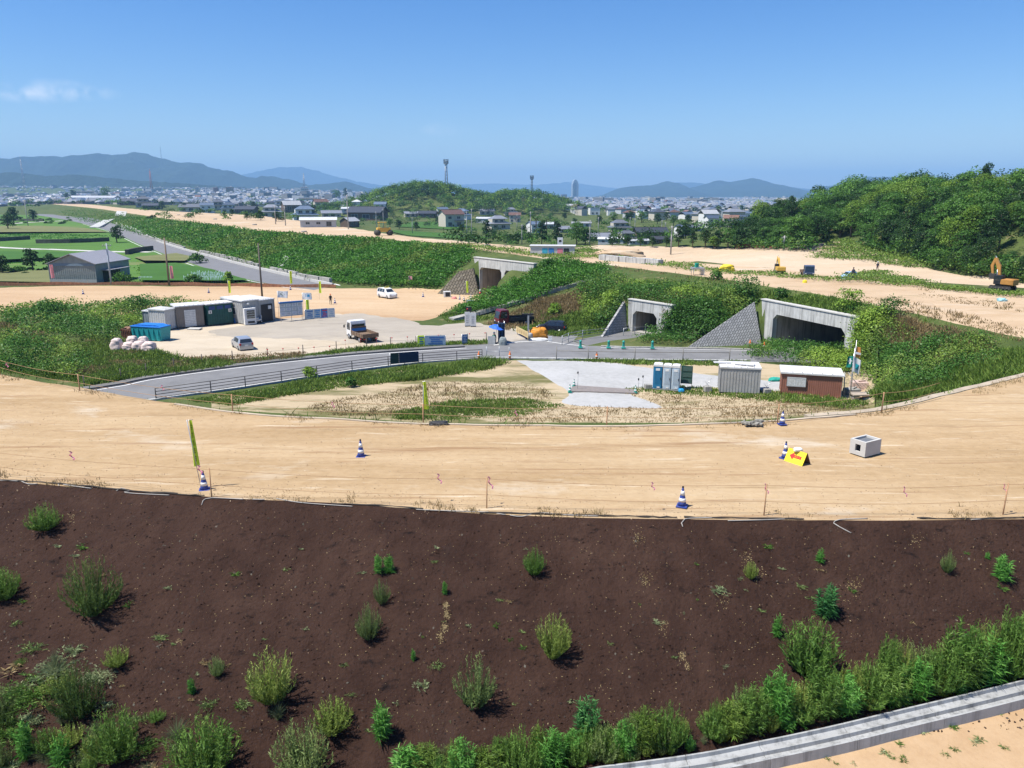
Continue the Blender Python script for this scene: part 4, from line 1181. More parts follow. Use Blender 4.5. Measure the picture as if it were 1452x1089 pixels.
def make_house(kind, label, group, detail=True):
 """Japanese dwelling kinds: 0 two-storey hipped with skirt roof, 1 long single-storey gable, 2 pale modern gable, 3 dark boarded barn, 4 long shed."""
 o = empty('house', (0, 0, 0), 0, label, 'house', group)
 wm, rm, w_ = MB(), MB(), []
 if kind == 0:
  wm.box((0, 0, 1.3), (11, 8, 3.4)).box((-.8, 0, 4.2), (7.4, 5.6, 2.6))
  hip(rm, 11, 8, 3.0, 1.5, .8, .25); hip(rm, 7.4, 5.6, 5.5, 1.9, .8, .35)
  mats = (WALLM[0], TILE[0]); w_ = [((-3, -4, 1.5), 2.4, 1.7), ((1.5, -4, 1.5), 2.4, 1.7), ((-2.2, -2.8, 4.5), 1.8, 1.1), ((1, -2.8, 4.5), 1.8, 1.1)]
 elif kind == 1:
  wm.box((0, 0, 1.3), (14, 7, 3.4)); wm.prism([(-3.5, 3.0), (3.5, 3.0), (0, 5.0)], 13.9, Matrix.Rotation(PI / 2, 4, 'Z'))
  gable(rm, 14, 7, 2.9, 2.2, .8); mats = (WALLM[2], TILE[4]); w_ = [((-4, -3.5, 1.4), 3, 1.8), ((1, -3.5, 1.4), 3, 1.8), ((5, -3.5, 1.4), 1.6, 1.2)]
 elif kind == 2:
  wm.box((0, 0, 2.6), (9, 7.5, 6)); wm.prism([(-3.75, 5.6), (3.75, 5.6), (0, 7.5)], 8.9, Matrix.Rotation(PI / 2, 4, 'Z'))
  gable(rm, 9, 7.5, 5.5, 2.0, .5); rm.box((2, -4.3, 2.9), (4.4, 1.4, .16)); mats = (WALLM[1], TILE[1]); w_ = [((-2.4, -3.75, 1.4), 1.8, 1.8), ((2, -3.75, 1.4), 2.2, 1.9), ((-2.4, -3.75, 4.2), 1.7, 1.2), ((1.8, -3.75, 4.2), 1.7, 1.2)]
 elif kind == 3:
  wm.box((0, 0, 1.8), (10, 8, 4.4)); wm.prism([(-4, 4.0), (4, 4.0), (0, 6.4)], 9.9, Matrix.Rotation(PI / 2, 4, 'Z'))
  gable(rm, 10, 8, 3.85, 2.6, .6); mats = (WALLM[2], TILE[2]); w_ = [((-2, -4, 2), 2.6, 2.2), ((2.4, -4, 2.6), 1.6, 1.2)]
 else:
  wm.box((0, 0, 1.6), (17, 7, 3.8)); wm.prism([(-3.5, 3.5), (3.5, 3.5), (0, 4.7)], 16.9, Matrix.Rotation(PI / 2, 4, 'Z'))
  gable(rm, 17, 7, 3.4, 1.3, .5); mats = (WALLM[3], TILE[2]); w_ = [((-5, -3.5, 2), 2, 1.2), ((0, -3.5, 2), 2, 1.2), ((5, -3.5, 1.6), 2.6, 2.4)]
 wm.build('walls', mats[0], o); rm.build('roof', mats[1], o)
 for c, w, h in w_: window(o, c, w, h)
 return o
H0 = [make_house(k, '', 'houses of the front rows beyond the highway') for k in range(5)]
H0 += [copy_tree(H0[0]), copy_tree(H0[2]), copy_tree(H0[1])]
def reroof(o, wm, rm):
 for c in o.children:
  if c.name.startswith(('walls', 'roof')):
   c.data = c.data.copy(); c.data.materials[0] = wm if c.name.startswith('walls') else rm
reroof(H0[5], WALLM[1], TILE[1]); reroof(H0[6], WALLM[0], TILE[3]); reroof(H0[7], WALLM[0], TILE[0])
hused = [False] * 8
desc = ['cream grey-roofed two-storey house', 'long low black-roofed house', 'white blue-roofed two-storey house', 'dark boarded barn', 'long pale shed',
  'white blue-hip-roofed house', 'cream brown-roofed house', 'long low cream house']
def put_house(k, px, py, rz, wpx, where):
 h = hit(px, py); s = .78 * wpx * (h.length / FPX) / {0: 11, 1: 14, 2: 9, 3: 10, 4: 17, 5: 11, 6: 9, 7: 14}[k]
 lb = desc[k] + ' ' + where
 if not hused[k]:
  o = H0[k]; hused[k] = True; o['label'] = lb
 else:
  o = clone(H0[k], (0, 0, 0), 0, lb)
 o.location = h; o.rotation_euler = (0, 0, R(rz)); o.scale = (s, s, s)
 o['category'] = 'house'
 return o
for a in [
 (5, 433, 314, 20, 40, 'at the left of the front row, behind the kudzu embankment'), (4, 452, 322, 12, 60, 'hard against the highway edge left of the utility poles'), (3, 496, 322, 60, 26, 'beside the blue lean-to at the highway edge'),
 (1, 522, 312, -18, 62, 'with a deep eave in front of the foot of the mound'), (7, 583, 307, 20, 24, 'white-gabled, below the left foot of the mound'), (1, 607, 308, -10, 30, 'in the middle of the paddies under the mound'), (2, 627, 306, 15, 18, 'right of the dark farmhouse under the mound'),
 (6, 640, 322, 30, 36, 'with an orange gable beside the parked blue tarpaulin'), (5, 655, 311, -20, 28, 'above the orange-gabled house'), (7, 690, 304, 10, 26, 'in the upper row right of the mound saddle'), (0, 706, 325, 25, 36, 'with a broad hip roof in front of the clipped trees'), (4, 690, 316, -20, 36, 'in the middle of the village row under the second peak'),
 (0, 724, 306, 10, 22, 'near the tree line under the second peak'), (6, 730, 315, 0, 20, 'with a pyramid roof left of the palms'), (4, 770, 325, 15, 44, 'behind the palms with a long white roof'), (2, 758, 330, 30, 24, 'between the tall dark evergreens'), (7, 805, 330, 8, 32, 'left of the bright green tree'),
 (4, 824, 322, 0, 34, 'behind the bright green tree'), (0, 878, 330, 12, 34, 'highest of the cluster right of the bright green tree'), (7, 848, 342, 15, 40, 'lowest left of the cluster right of the bright green tree'), (4, 866, 346, -10, 44, 'along the hedge right of the bright green tree'),
 (0, 888, 344, 20, 32, 'dark-eaved, in the middle of the cluster behind the hedge'), (1, 922, 338, 4, 52, 'widest of the cluster, left of the tall lone pole'), (1, 938, 345, -4, 34, 'just left of the tall lone pole'), (4, 905, 347, 10, 36, 'close behind the hedge, centre of the cluster'), (2, 968, 335, 20, 24, 'between the two dark evergreens right of the lone pole'),
 (2, 1010, 322, 10, 24, 'standing bright above the dark trees, right'), (6, 1036, 322, -15, 24, 'rightmost above the dark trees'), (7, 985, 328, 15, 30, 'left of the bright white house above the dark trees'), (5, 1052, 316, 10, 20, 'farthest right beside the bare cliff'),
 (0, 385, 308, 15, 32, 'behind the middle of the embankment'), (1, 350, 303, -10, 34, 'low behind the embankment beside two round trees'), (5, 325, 302, 20, 26, 'left of the round trees behind the embankment'), (7, 272, 300, 0, 34, 'between two trees behind the embankment'), (0, 310, 297, 30, 24, 'in the second row behind the embankment'),
 (2, 295, 302, 10, 20, 'next to a round tree behind the embankment'), (1, 215, 296, 10, 24, 'at the far end of the embankment'), (4, 120, 287, 5, 36, 'above the far culvert with a long white roof'), (4, 150, 288, -8, 40, 'right of the pale bamboo clump'), (1, 185, 291, 12, 28, 'dark, right of the bamboo clump'), (0, 205, 293, 20, 24, 'beside the dark houses at the embankment end'),
 (3, 413, 300, 30, 28, 'behind the two tall poles'), (5, 400, 296, 10, 24, 'in the second row left of the poles'), (7, 470, 308, 15, 32, 'in the second row between the poles'), (4, 500, 302, 5, 36, 'in the second row left of the mound foot'), (2, 540, 300, 0, 20, 'under the trees at the left foot of the mound'), (6, 455, 298, 25, 22, 'in the third row behind the poles'),
 ]: put_house(*a)
# houses farther out: one mesh each
def far_house(kind):
 mb = MB()
 if kind == 0: mb.box((0, 0, 2.4), (10, 8, 5.6), mi=0); hip(mb, 10, 8, 5.1, 2.1, .6, .4, 1)
 elif kind == 1: mb.box((0, 0, 1.6), (13, 7, 4), mi=0); gable(mb, 13, 7, 3.6, 2.0, .6, .12, 1)
 elif kind == 2: mb.box((0, 0, 2.8), (8.5, 7.5, 6.4), mi=0); gable(mb, 8.5, 7.5, 6.0, 2.2, .4, .12, 1)
 elif kind == 3: mb.box((0, 0, 3.2), (10, 8, 7), mi=0).box((0, 0, 6.85), (10.4, 8.4, .3), mi=1)
 for x in (-2.4, 1.8): mb.box((x, -4.0 if kind in (0, 3) else -3.6, 1.6), (1.8, .34, 1.4), mi=2)
 return mb
FHM = []
for k in range(4):
 for w_, r_ in ((0, 0), (1, 1), (1, 2), (0, 4), (3, 3)):
  if k == 3 and r_ in (3, 4): continue
  o = far_house(k).build('house', [WALLM[w_], TILE[r_], WIN])
  FHM.append((o, k, w_, r_))
bands = [('in the left part of town', [(0, 268), (120, 266), (300, 270), (480, 278), (520, 285), (520, 296), (430, 300), (330, 296), (210, 288), (60, 280), (0, 280)], 118),
   ('in the right part of town', [(800, 288), (860, 287), (1000, 290), (1070, 293), (1062, 312), (1010, 322), (960, 314), (860, 308), (810, 306)], 118)]
wl = {0: 'cream', 1: 'white', 3: 'grey'}; rl = {0: 'grey', 1: 'blue-grey', 2: 'pale', 3: 'brown', 4: 'black'}
kl = {0: 'hip-roofed house', 1: 'low gabled house', 2: 'two-storey gabled house', 3: 'flat-roofed block'}
usedF = set()
for where, poly, n in bands:
 got = []
 tries = 0
 while len(got) < n and tries < 9000:
  tries += 1
  lo = np.min(poly, 0); hi = np.max(poly, 0)
  x, y = rr.uniform(lo[0], hi[0]), hi[1] - (hi[1] - lo[1]) * rr.random() ** .8
  if not in_poly(np.array([x]), np.array([y]), poly)[0]: continue
  h = hit(x, y)
  if h.y > 2600: continue
  if any((h.x - q.x) ** 2 + (h.y - q.y) ** 2 < 15 ** 2 for q in got): continue
  got.append(h)
  i = rr.randrange(len(FHM)); src, k, w_, r_ = FHM[i]
  lb = f'small distant {wl[w_]} {kl[k]} with {rl[r_]} roof ' + where
  if i in usedF:
   o = src.copy(); COL.objects.link(o)
  else:
   o = src; usedF.add(i)
  o.location = h; o.rotation_euler = (0, 0, rr.choice([0, PI / 2]) + rr.uniform(-.4, .4) + .3)
  s = rr.uniform(.7, 1.05) * (1 + max(0, (h.y - 900)) / 3000); o.scale = (s, s, s)
  tag(o, lb, 'house', 'small houses of the far town')
for i, (o, *_) in enumerate(FHM):
 if i not in usedF: bpy.data.objects.remove(o)
# the farther town: thousands of roofs that read as one mass
V, Q, MI = [], [], []
r = np.random.default_rng(12)
def tb(x, y, z, a, L, W, H, m, rm, flat_=True):
 b = len(V) * 8
 c, s = math.cos(a), math.sin(a)
 P = np.array([(-L, -W, 0), (L, -W, 0), (L, W, 0), (-L, W, 0), (-L, -W, H), (L, -W, H), (L, W, H), (-L, W, H)], float)
 P[:, :2] *= .5
 X = P[:, 0] * c - P[:, 1] * s + x; Y = P[:, 0] * s + P[:, 1] * c + y
 if not flat_: P[4:, 1] *= .06; P[4:, 2] *= 1.35; P[4:, 0] *= .72
 X = P[:, 0] * c - P[:, 1] * s + x; Y = P[:, 0] * s + P[:, 1] * c + y
 V.append(np.column_stack([X, Y, P[:, 2] + z - .5]))
 if not flat_:
  b += 0
 for q, mm in (((0, 1, 5, 4), m), ((1, 2, 6, 5), m), ((2, 3, 7, 6), m), ((3, 0, 4, 7), m), ((4, 5, 6, 7), rm)):
  Q.append([b + i for i in q]); MI.append(mm)
n = 0
while n < 11000:
 Y = 1050 * (6.0 ** r.random())
 u = r.uniform(-.70, .36)
 X = u * Y
 if -.22 < u < .08 and Y < 1500: continue
 z = zg(X, Y)
 big = r.random() < .035 and Y > 1700
 L_, W_, H_ = (r.uniform(16, 36), r.uniform(12, 20), r.uniform(6, 17)) if big else (r.uniform(8, 14), r.uniform(7, 10), r.uniform(4.5, 7.5))
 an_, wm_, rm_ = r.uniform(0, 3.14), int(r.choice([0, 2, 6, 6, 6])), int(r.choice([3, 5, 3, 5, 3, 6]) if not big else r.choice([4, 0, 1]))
 if big: tb(X, Y, z, an_, L_, W_, H_, wm_, rm_)
 else: tb(X, Y, z, an_, L_ * .94, W_ * .9, H_ * .68, wm_, rm_); tb(X, Y, z + H_ * .68, an_, L_ * 1.1, W_ * 1.1, H_ * .4, rm_, rm_, False)
 n += 1
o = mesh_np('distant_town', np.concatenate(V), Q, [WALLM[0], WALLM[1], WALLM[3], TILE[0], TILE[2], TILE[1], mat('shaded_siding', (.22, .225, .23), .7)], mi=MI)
tag(o, 'distant town of countless small roofs and blocks on the plain', None, None, 'stuff')
# trees scattered through the far town, one mass
sp = []
for _ in range(1300):
 Y = 900 * (4.5 ** rr.random()); u = rr.uniform(-.70, .36)
 if -.22 < u < .08 and Y < 1500: continue
 sp.append(((u * Y, Y, zg(u * Y, Y) - 1), rr.uniform(.6, 1.6)))
forest('town_greenery', sp, 'dark trees and hedges scattered through the distant town', [FM['tree_dark'], FM['tree_mid']], 40, 2.2, 9, 7, 6)
fp = []
for x0, x1, y0, y1, k in [(500, 800, 299, 322, 130), (640, 950, 328, 349, 100), (200, 490, 295, 314, 70), (800, 1050, 318, 336, 60), (0, 90, 262, 272, 20)]:
 for _ in range(k):
  h = hit(rr.uniform(x0, x1), rr.uniform(y0, y1)); fp.append(((h.x, h.y, h.z - 1), rr.uniform(.45, 1.05)))
forest('garden_hedges', fp, 'hedges and garden bushes between the houses under the mound', [FM['tree_dark'], FM['tree_mid']], 90, .7, 7, 5.5, 7)
# paddies below the mound
AK = .62
pad = ground_mat('paddy_green', [(.05, .13, .02), (.075, .18, .028), (.10, .21, .04)], .02, .2, 2, (.3, 1.2, 1), None, .3, .1, 1)
for pl, nm in (([(585, 315), (640, 316), (668, 322), (640, 326), (560, 322)], 'paddy_field'), ([(540, 326), (640, 332), (700, 338), (660, 340), (580, 335)], 'paddy_field')):
 q = [hit(*p) for p in pl]
 V_, F_ = [Vector((p.x, p.y, p.z + .35)) for p in q], [tuple(range(len(q)))]
 mb = MB(); mb.add(V_, F_); tag(mb.build(nm, pad), kind='structure')
# big buildings and masts one can point to
def slab(px, py, wpx, hpx, Y, label, wm, rows=5, colsn=8, roof=None):
 b = atY(px, py, Y); b.z = min(b.z, zg(b.x, b.y)); s = Y / FPX / _c
 W_, H_ = wpx * s, hpx * s
 o = empty('building', b, .15, label, 'building')
 MB().box((0, 0, H_ / 2), (W_, W_ * .35 + 6, H_)).build('walls', wm, o)
 MB().box((0, 0, H_ + .6), (W_ * .98, W_ * .33 + 6, 1.2)).box((W_ * .2, 0, H_ + 2.4), (W_ * .2, 5, 2.6)).build('roof', roof or WALLM[3], o)
 d = (W_ * .35 + 6) / 2
 for j in range(rows):
  m = MB(); m.box((0, -d - .1, H_ * (j + .55) / rows), (W_ * .92, .3, H_ / rows * .4)); m.build('window', WIN, o)
 return o
slab(914, 297, 26, 9, 1900, 'wide dark office block standing out in the right part of the town', mat('dark_cladding', (.10, .11, .125), .6), 3)
slab(925, 289, 22, 7, 2600, 'white store hall behind the wide dark office block', WALLM[1], 1)
slab(945, 290, 16, 6, 2500, 'white gabled hall right of the white store hall', WALLM[1], 1)
slab(1003, 291, 8, 8, 2700, 'small tower block on the skyline left of the right wooded hill', WALLM[0], 4)
slab(437, 286, 23, 9, 1300, 'cream apartment row below the tall broadcasting mast', mat('cream_tower', (.62, .55, .42), .7), 4)
slab(432, 271, 10, 10, 2600, 'pale block directly under the tall broadcasting mast', WALLM[1], 5)
slab(475, 272, 12, 7, 2700, 'white hospital-like block left of the mound', WALLM[1], 4)
slab(280, 272, 5, 9, 2500, 'slim white tower block in the left town', WALLM[1], 6)
slab(326, 271, 9, 8, 2700, 'brown stepped tower block in the left town', mat('tan_tower', (.35, .25, .17), .8), 5)
slab(306, 272, 5, 8, 2600, 'red and white tower block in the left town', mat('brick_tower', (.36, .14, .11), .8), 5)
slab(120, 271, 30, 5, 2300, 'long beige factory hall in the left town', WALLM[0], 2)
slab(178, 268, 10, 7, 2700, 'white block at the left foot of the mountains', WALLM[1], 4)
slab(225, 266, 9, 7, 2800, 'white block right of the red lattice mast', WALLM[1], 4)
# curved tower on the skyline
b = atY(815, 283, 5200); s = 5200 / FPX
o = empty('skyscraper', b, .2, 'tall grey tower with a rounded top on the town skyline', 'tower')
b.z = -8; o.location = b
W_, H_ = 8.5 * s, 25 * s
pr = [(-W_ / 2, 0), (W_ / 2, 0), (W_ / 2, H_ * .72), (W_ * .36, H_ * .88), (W_ * .12, H_ * .98), (-W_ * .12, H_), (-W_ * .3, H_ * .94), (-W_ / 2, H_ * .74)]
MB().prism(pr, 30).build('walls', mat('tower_panels', (.30, .34, .37), .4), o)
m = MB()
for j in range(14): m.box((-W_ * .12, -15.2, H_ * (.06 + .058 * j)), (W_ * .5, .5, 3.2))
m.build('window', WIN, o)
def lattice(px, py0, py1, Y, label, w0, w1, m, head=True, cat='mast', nm='lattice_mast'):
 b = atY(px, py1, Y); g = zg(b.x, b.y); t = atY(px, py0, Y)
 H_ = t.z - min(g, b.z); o = empty(nm, (b.x, b.y, min(g, b.z)), .3, label, cat)
 f = MB(); n = 9
 for k in range(4):
  a = PI / 4 + k * PI / 2
  f.tube([(math.cos(a) * w0, math.sin(a) * w0, 0), (math.cos(a) * w1, math.sin(a) * w1, H_ * .93)], w0 * .10, 4)
 for j in range(n):
  z0, z1 = H_ * .93 * j / n, H_ * .93 * (j + 1) / n
  r0, r1 = w0 + (w1 - w0) * j / n, w0 + (w1 - w0) * (j + 1) / n
  for k in range(4):
   a, a2 = PI / 4 + k * PI / 2, PI / 4 + (k + 1) * PI / 2
   f.tube([(math.cos(a) * r0, math.sin(a) * r0, z0), (math.cos(a2) * r1, math.sin(a2) * r1, z1)], w0 * .055, 3)
   f.tube([(math.cos(a) * r1, math.sin(a) * r1, z1), (math.cos(a2) * r1, math.sin(a2) * r1, z1)], w0 * .055, 3)
 f.build('frame', m, o)
 if head:
  q = MB()
  q.lathe([(w1 * 2.1, H_ * .86), (w1 * 2.1, H_ * .875)], 10); q.lathe([(w1 * 2.1, H_ * .93), (w1 * 2.1, H_ * .945)], 10)
  for k in range(8):
   a = k * PI / 4; q.box((math.cos(a) * w1 * 2.2, math.sin(a) * w1 * 2.2, H_ * .94), (w1 * .45, w1 * .45, H_ * .13))
  q.build('antenna', m, o)
 else:
  MB().tube([(0, 0, H_ * .93), (0, 0, H_ * 1.02)], w1 * .5, 5).build('antenna', m, o)
 return o
steel = mat('galvanised_steel', (.30, .32, .34), .45, .6)
dsteel = mat('dark_steel', (.07, .08, .09), .5, .4)
lattice(633, 226, 262, 775, 'lattice phone mast with antenna crown on the peak of the wooded mound', 2.0, 1.0, steel)
lattice(754, 249, 288, 812, 'dark slim phone mast on the right part of the wooded mound', 1.3, .8, dsteel)
lattice(432, 246, 275, 2650, 'tall broadcasting mast on the pale town block left of the mound', 6, 1.5, steel, False)
lattice(215, 240, 268, 2900, 'red and white lattice mast in the left town below the mountains', 6, 1.5, mat('mast_red', (.42, .14, .10), .5), False)
lattice(34, 222, 262, 3000, 'tall grey power pylon in front of the mountains at the far left', 5, 1.5, steel, False)
lattice(228, 209, 217, 6900, 'tiny mast on the highest peak of the left mountain range', 5, 3, dsteel, False)
# STRUCTURES OF THE SITE
def concrete(name, c, streak=True, var=.18):
 T = NT(name); v = T.coord('obj')
 f = T.noise(v, .8, 5, .62)
 col = T.ramp(f, [(.3, tuple(x * (1 - var) for x in c)), (.7, tuple(x * (1 + var) for x in c))])
 if streak:
  g = T.noise(v, 1.0, 5, .7, (3.2, 3.2, .16))
  col = T.mix(T.ramp(g, [(.47, 0), (.70, .85)]), col, tuple(x * .35 for x in c))
 b = T.noise(v, 18, 4)
 T.principled(col, .85, 0, .2, b, .25, .02)
 return T.m
CON = concrete('pale_concrete', (.44, .44, .42))
CON_D = concrete('aged_concrete', (.33, .32, .29))
CON_N = concrete('new_concrete', (.46, .45, .42), False, .08)
CON_B = concrete('barrel_concrete', (.36, .32, .27), True)
def blockwork(name, c, sc=1.6):
 T = NT(name); v = T.coord('obj')
 mp = T.n('ShaderNodeMapping'); mp.inputs['Rotation'].default_value = (0, 0, .78); T.l(v, mp.inputs[0])
 tx = T.n('ShaderNodeTexCoord').outputs['UV']
 br = T.n('ShaderNodeTexBrick'); br.inputs['Scale'].default_value = sc
 br.inputs['Mortar Size'].default_value = .06; br.inputs['Brick Width'].default_value = .7; br.inputs['Row Height'].default_value = .42
 br.inputs['Color1'].default_value = (*c, 1); br.inputs['Color2'].default_value = (*[x * .7 for x in c], 1); br.inputs['Mortar'].default_value = (*[x * .28 for x in c], 1)
 mp2 = T.n('ShaderNodeMapping'); mp2.inputs['Rotation'].default_value = (0, 0, .7); T.l(tx, mp2.inputs[0]); T.l(mp2.outputs[0], br.inputs['Vector'])
 f = T.noise(v, .7, 4)
 col = T.mix(T.ramp(f, [(.45, 0), (.75, .6)]), br.outputs['Color'], tuple(x * .5 for x in c))
 T.principled(col, .9, 0, .15, br.outputs['Fac'], -.8, .08)
 return T.m
BLK = blockwork('grey_blockwork', (.42, .42, .41)); BLK_T = blockwork('tan_blockwork', (.27, .245, .19), .9)
def panel_slab(name, pts, m, parent, th=.35):
 """Thick facing slab over 3-4 corner points, with plan UVs for the coursing."""
 P = [Vector(p) for p in pts]
 nrm = (P[1] - P[0]).cross(P[2] - P[0]).normalized()
 if nrm.y > 0: nrm = -nrm
 n = len(P)
 vs = [p + nrm * .12 for p in P] + [p - nrm * (th - .12) for p in P]
 fs = [tuple(range(n)), tuple(range(2 * n - 1, n - 1, -1))] + [(i, i + n, (i + 1) % n + n, (i + 1) % n) for i in range(n)]
 mb = MB(); mb.add(vs, fs); o = mb.build(name, m, parent)
 e1 = (P[1] - P[0]).normalized(); e2 = nrm.cross(e1)
 uv = o.data.uv_layers.new(name='UVMap')
 for lp in o.data.loops:
  q = Vector(o.data.vertices[lp.vertex_index].co) - P[0]
  uv.data[lp.index].uv = (q.dot(e1), q.dot(e2))
 return o
def culvert(key, name, label, openings, leanL, leanR, ch, wing, wmat, depth=26):
 c, u, n, w, ln, top = CULV[key]
 Z = top + .35 - ZY
 o = empty(name, c, math.atan2(u.y, u.x), label, 'culvert')
 f = MB()
 zt = openings[0][2]
 t = .6
 def pr(poly):               # polygon in (x,z) with thickness along y
  f.prism(poly, t, Matrix.Translation((0, t / 2, 0)))
 xs = [-w / 2] + [v for op in openings for v in op[:2]] + [w / 2]
 pr([(-w / 2, -.4), (xs[1], -.4), (xs[1], zt), (-w / 2 - leanL * zt / Z, zt)])
 pr([(xs[-2], -.4), (w / 2, -.4), (w / 2 + leanR * zt / Z, zt), (xs[-2], zt)])
 for i in range(2, len(xs) - 2, 2): pr([(xs[i], -.4), (xs[i + 1], -.4), (xs[i + 1], zt), (xs[i], zt)])
 pr([(-w / 2 - leanL * zt / Z, zt), (w / 2 + leanR * zt / Z, zt), (w / 2 + leanR, Z), (-w / 2 - leanL, Z)])
 for x0, x1, z in openings:  # haunches
  pr([(x0, zt - ch), (x0 + ch, zt - .003), (x0, zt - .003)]); pr([(x1, zt - ch), (x1, zt - .003), (x1 - ch, zt - .003)])
 f.build('headwall', CON, o)
 b = MB()
 for x0, x1, z in openings:
  b.box((x0 - .2, t + depth / 2, z / 2), (.4, depth, z + .02)).box((x1 + .2, t + depth / 2, z / 2), (.4, depth, z + .02))
  b.box(((x0 + x1) / 2, t + depth / 2, z + .22), (x1 - x0 + .8, depth, .4))
  b.box(((x0 + x1) / 2, t + depth + .2, z / 2), (x1 - x0, .4, z))
 b.build('barrel', CON_B, o)
 fl = MB()
 for x0, x1, z in openings: fl.box(((x0 + x1) / 2, t + depth / 2 - .6, -.1), (x1 - x0 - .02, depth + 1.4, .2))
 fl.build('floor', GM['dirt_strip'] if key == 'twin' else CON_D, o)
 cap = MB(); cap.box(((leanR - leanL) / 2, t / 2, Z + .06), (w + leanL + leanR + .1, t + .2, .12)); cap.build('coping', CON_N, o)
 Mi = (Matrix.Translation(c) @ Matrix.Rotation(math.atan2(u.y, u.x), 4, 'Z')).inverted()
 if wing: panel_slab('wing_slope', [Mi @ Vector(p) for p in wing], wmat, o)
 return o
culvert('twin', 'twin_tunnel', 'pale concrete twin box tunnel through the highway embankment, wing of tan blocks', [(-7.1, -.55, 5.0), (.35, 6.9, 5.0)], 1.7, 1.2, .5,
  [(-5.9, 138.7, -7.2), (-6.9, 139.0, -2.2), (-9.6, 140.4, -2.9), (-13.8, 141.0, -7.2)], BLK_T)
culvert('small', 'small_tunnel', 'small stained concrete box tunnel half hidden by shrubs in the middle bank', [(-2.5, 1.7, 2.75)], .1, .9, .55,
  [(15.3, 101.6, -7.1), (14.9, 102.4, -3.3), (11.3, 96.6, -7.1)], BLK)
culvert('wide', 'wide_tunnel', 'wide streaked concrete box tunnel at the right with grey blockwork beside it', [(-5.6, 5.8, 3.9)], .9, .3, .6,
  [(30.0, 90.9, -7.15), (29.2, 92.5, -2.0), (20.6, 89.6, -7.15)], BLK)
def strip(name, pl, o0, o1, dz, m, kind='structure', h=0.0):
 """Band along a polyline between two sideways offsets, lying dz above it (h: raised body)."""
 a, b = offset_line(pl, o0), offset_line(pl, o1)
 V, F_ = [], []
 for i in range(len(pl)):
  za, zb = zg(a[i].x, a[i].y), zg(b[i].x, b[i].y)
  z = max(za, zb)
  V += [Vector((a[i].x, a[i].y, (z if h else za) + dz + h)), Vector((b[i].x, b[i].y, (z if h else zb) + dz + h))]
  if h: V += [Vector((a[i].x, a[i].y, z - .2)), Vector((b[i].x, b[i].y, z - .2))]
 k = 4 if h else 2
 for i in range(len(pl) - 1):
  F_.append((k * i, k * i + 1, k * i + k + 1, k * i + k))
  if h:
   F_.append((k * i, k * i + k, k * i + k + 2, k * i + 2)); F_.append((k * i + 1, k * i + 3, k * i + k + 3, k * i + k + 1))
 if h: F_ += [(0, 2, 3, 1), tuple(k * (len(pl) - 1) + j for j in (0, 1, 3, 2))]
 mb = MB(); mb.add(V, F_)
 o = mb.build(name, m)
 if kind: tag(o, kind=kind)
 return o
paint = mat('road_paint', (.62, .62, .60), .7, dirt=(.3, .3, .29), scale=6)
gut = mat('dark_gutter', (.035, .035, .037), .9)
rn = [p for p in road_near if -48 < p.x < 26]
rf = [p for p in road_far if -50 < p.x < -4.5]
strip('kerb', rn, .05, .45, .0, CON, h=.14)
strip('road_marking', [p for p in rn if p.x < -3.5], .75, 1.0, .02, paint)
strip('gutter', rf, -1.55, -1.15, .012, gut)
strip('road_marking', rf, -1.95, -1.7, .02, paint)
strip('pavement', rf, -.02, -1.1, .012, asphalt('pavement_asphalt', (.24, .235, .225)), h=.10)
rf2 = [p for p in road_far if 9 < p.x < 34]
strip('kerb', rf2, -.5, -.1, .0, CON_D, h=.12); strip('road_marking', rf2, -.9, -.72, .02, paint)
strip('road_marking', [p for p in rn if 2 < p.x < 26], .75, .9, .02, paint)
strip('road_marking', L([(700, 489.5), (735, 485), (775, 483)], ZY), -.15, .15, .02, paint)
strip('road_marking', L([(775, 484), (800, 488), (830, 491)], ZY), -.12, .12, .02, paint)
strip('road_marking', [p for p in side_r if p.y < 500], 1.0, 1.4, .03, paint); strip('road_marking', [p for p in side_l if p.y < 500], -1.1, -.8, .03, paint)
strip('kerb', [p for p in side_r if p.y < 420], -.1, -.5, .0, CON_N, h=.55)
# kerb line along the outer edge of the tan road
strip('kerb', [p for p in ramp_far if -18 < p.x < 17], -.30, -.14, .0, concrete('sandy_concrete', (.42, .35, .26), False), h=.05)
strip('drain_edge', [p for p in ramp_far if 14 < p.x < 33], .1, .55, .0, concrete('buff_concrete', (.36, .30, .225), False), h=.06)
# steel plates over the ditch in the gravel lot
sp_ = MB()
sq = [at(*p, ZY + .06) for p in [(814, 546), (902, 552), (901, 557), (806, 554)]]
sp_.add(sq + [p - Vector((0, 0, .12)) for p in sq], [(0, 1, 2, 3), (7, 6, 5, 4), (0, 4, 5, 1), (1, 5, 6, 2), (2, 6, 7, 3), (3, 7, 4, 0)])
tag(sp_.build('steel_plate', mat('rusty_plate', (.22, .20, .185), .7, .1, dirt=(.25, .14, .09))), 'grey-brown steel plates laid across the white gravel lot', 'steel plate')
# concrete drain climbing the spur
dl = [hit(*p) for p in [(640, 454), (665, 448), (700, 439), (740, 427), (790, 411), (838, 399)]]
for p in dl: p.z += .0
dl = smooth_line(dl, 2)
strip('drain', dl, -.75, .75, .02, CON_D, kind=None, h=.28)
o = bpy.data.objects['drain']; tag(o, 'long pale concrete drain climbing the bank from the yard towards the highway', 'drain')
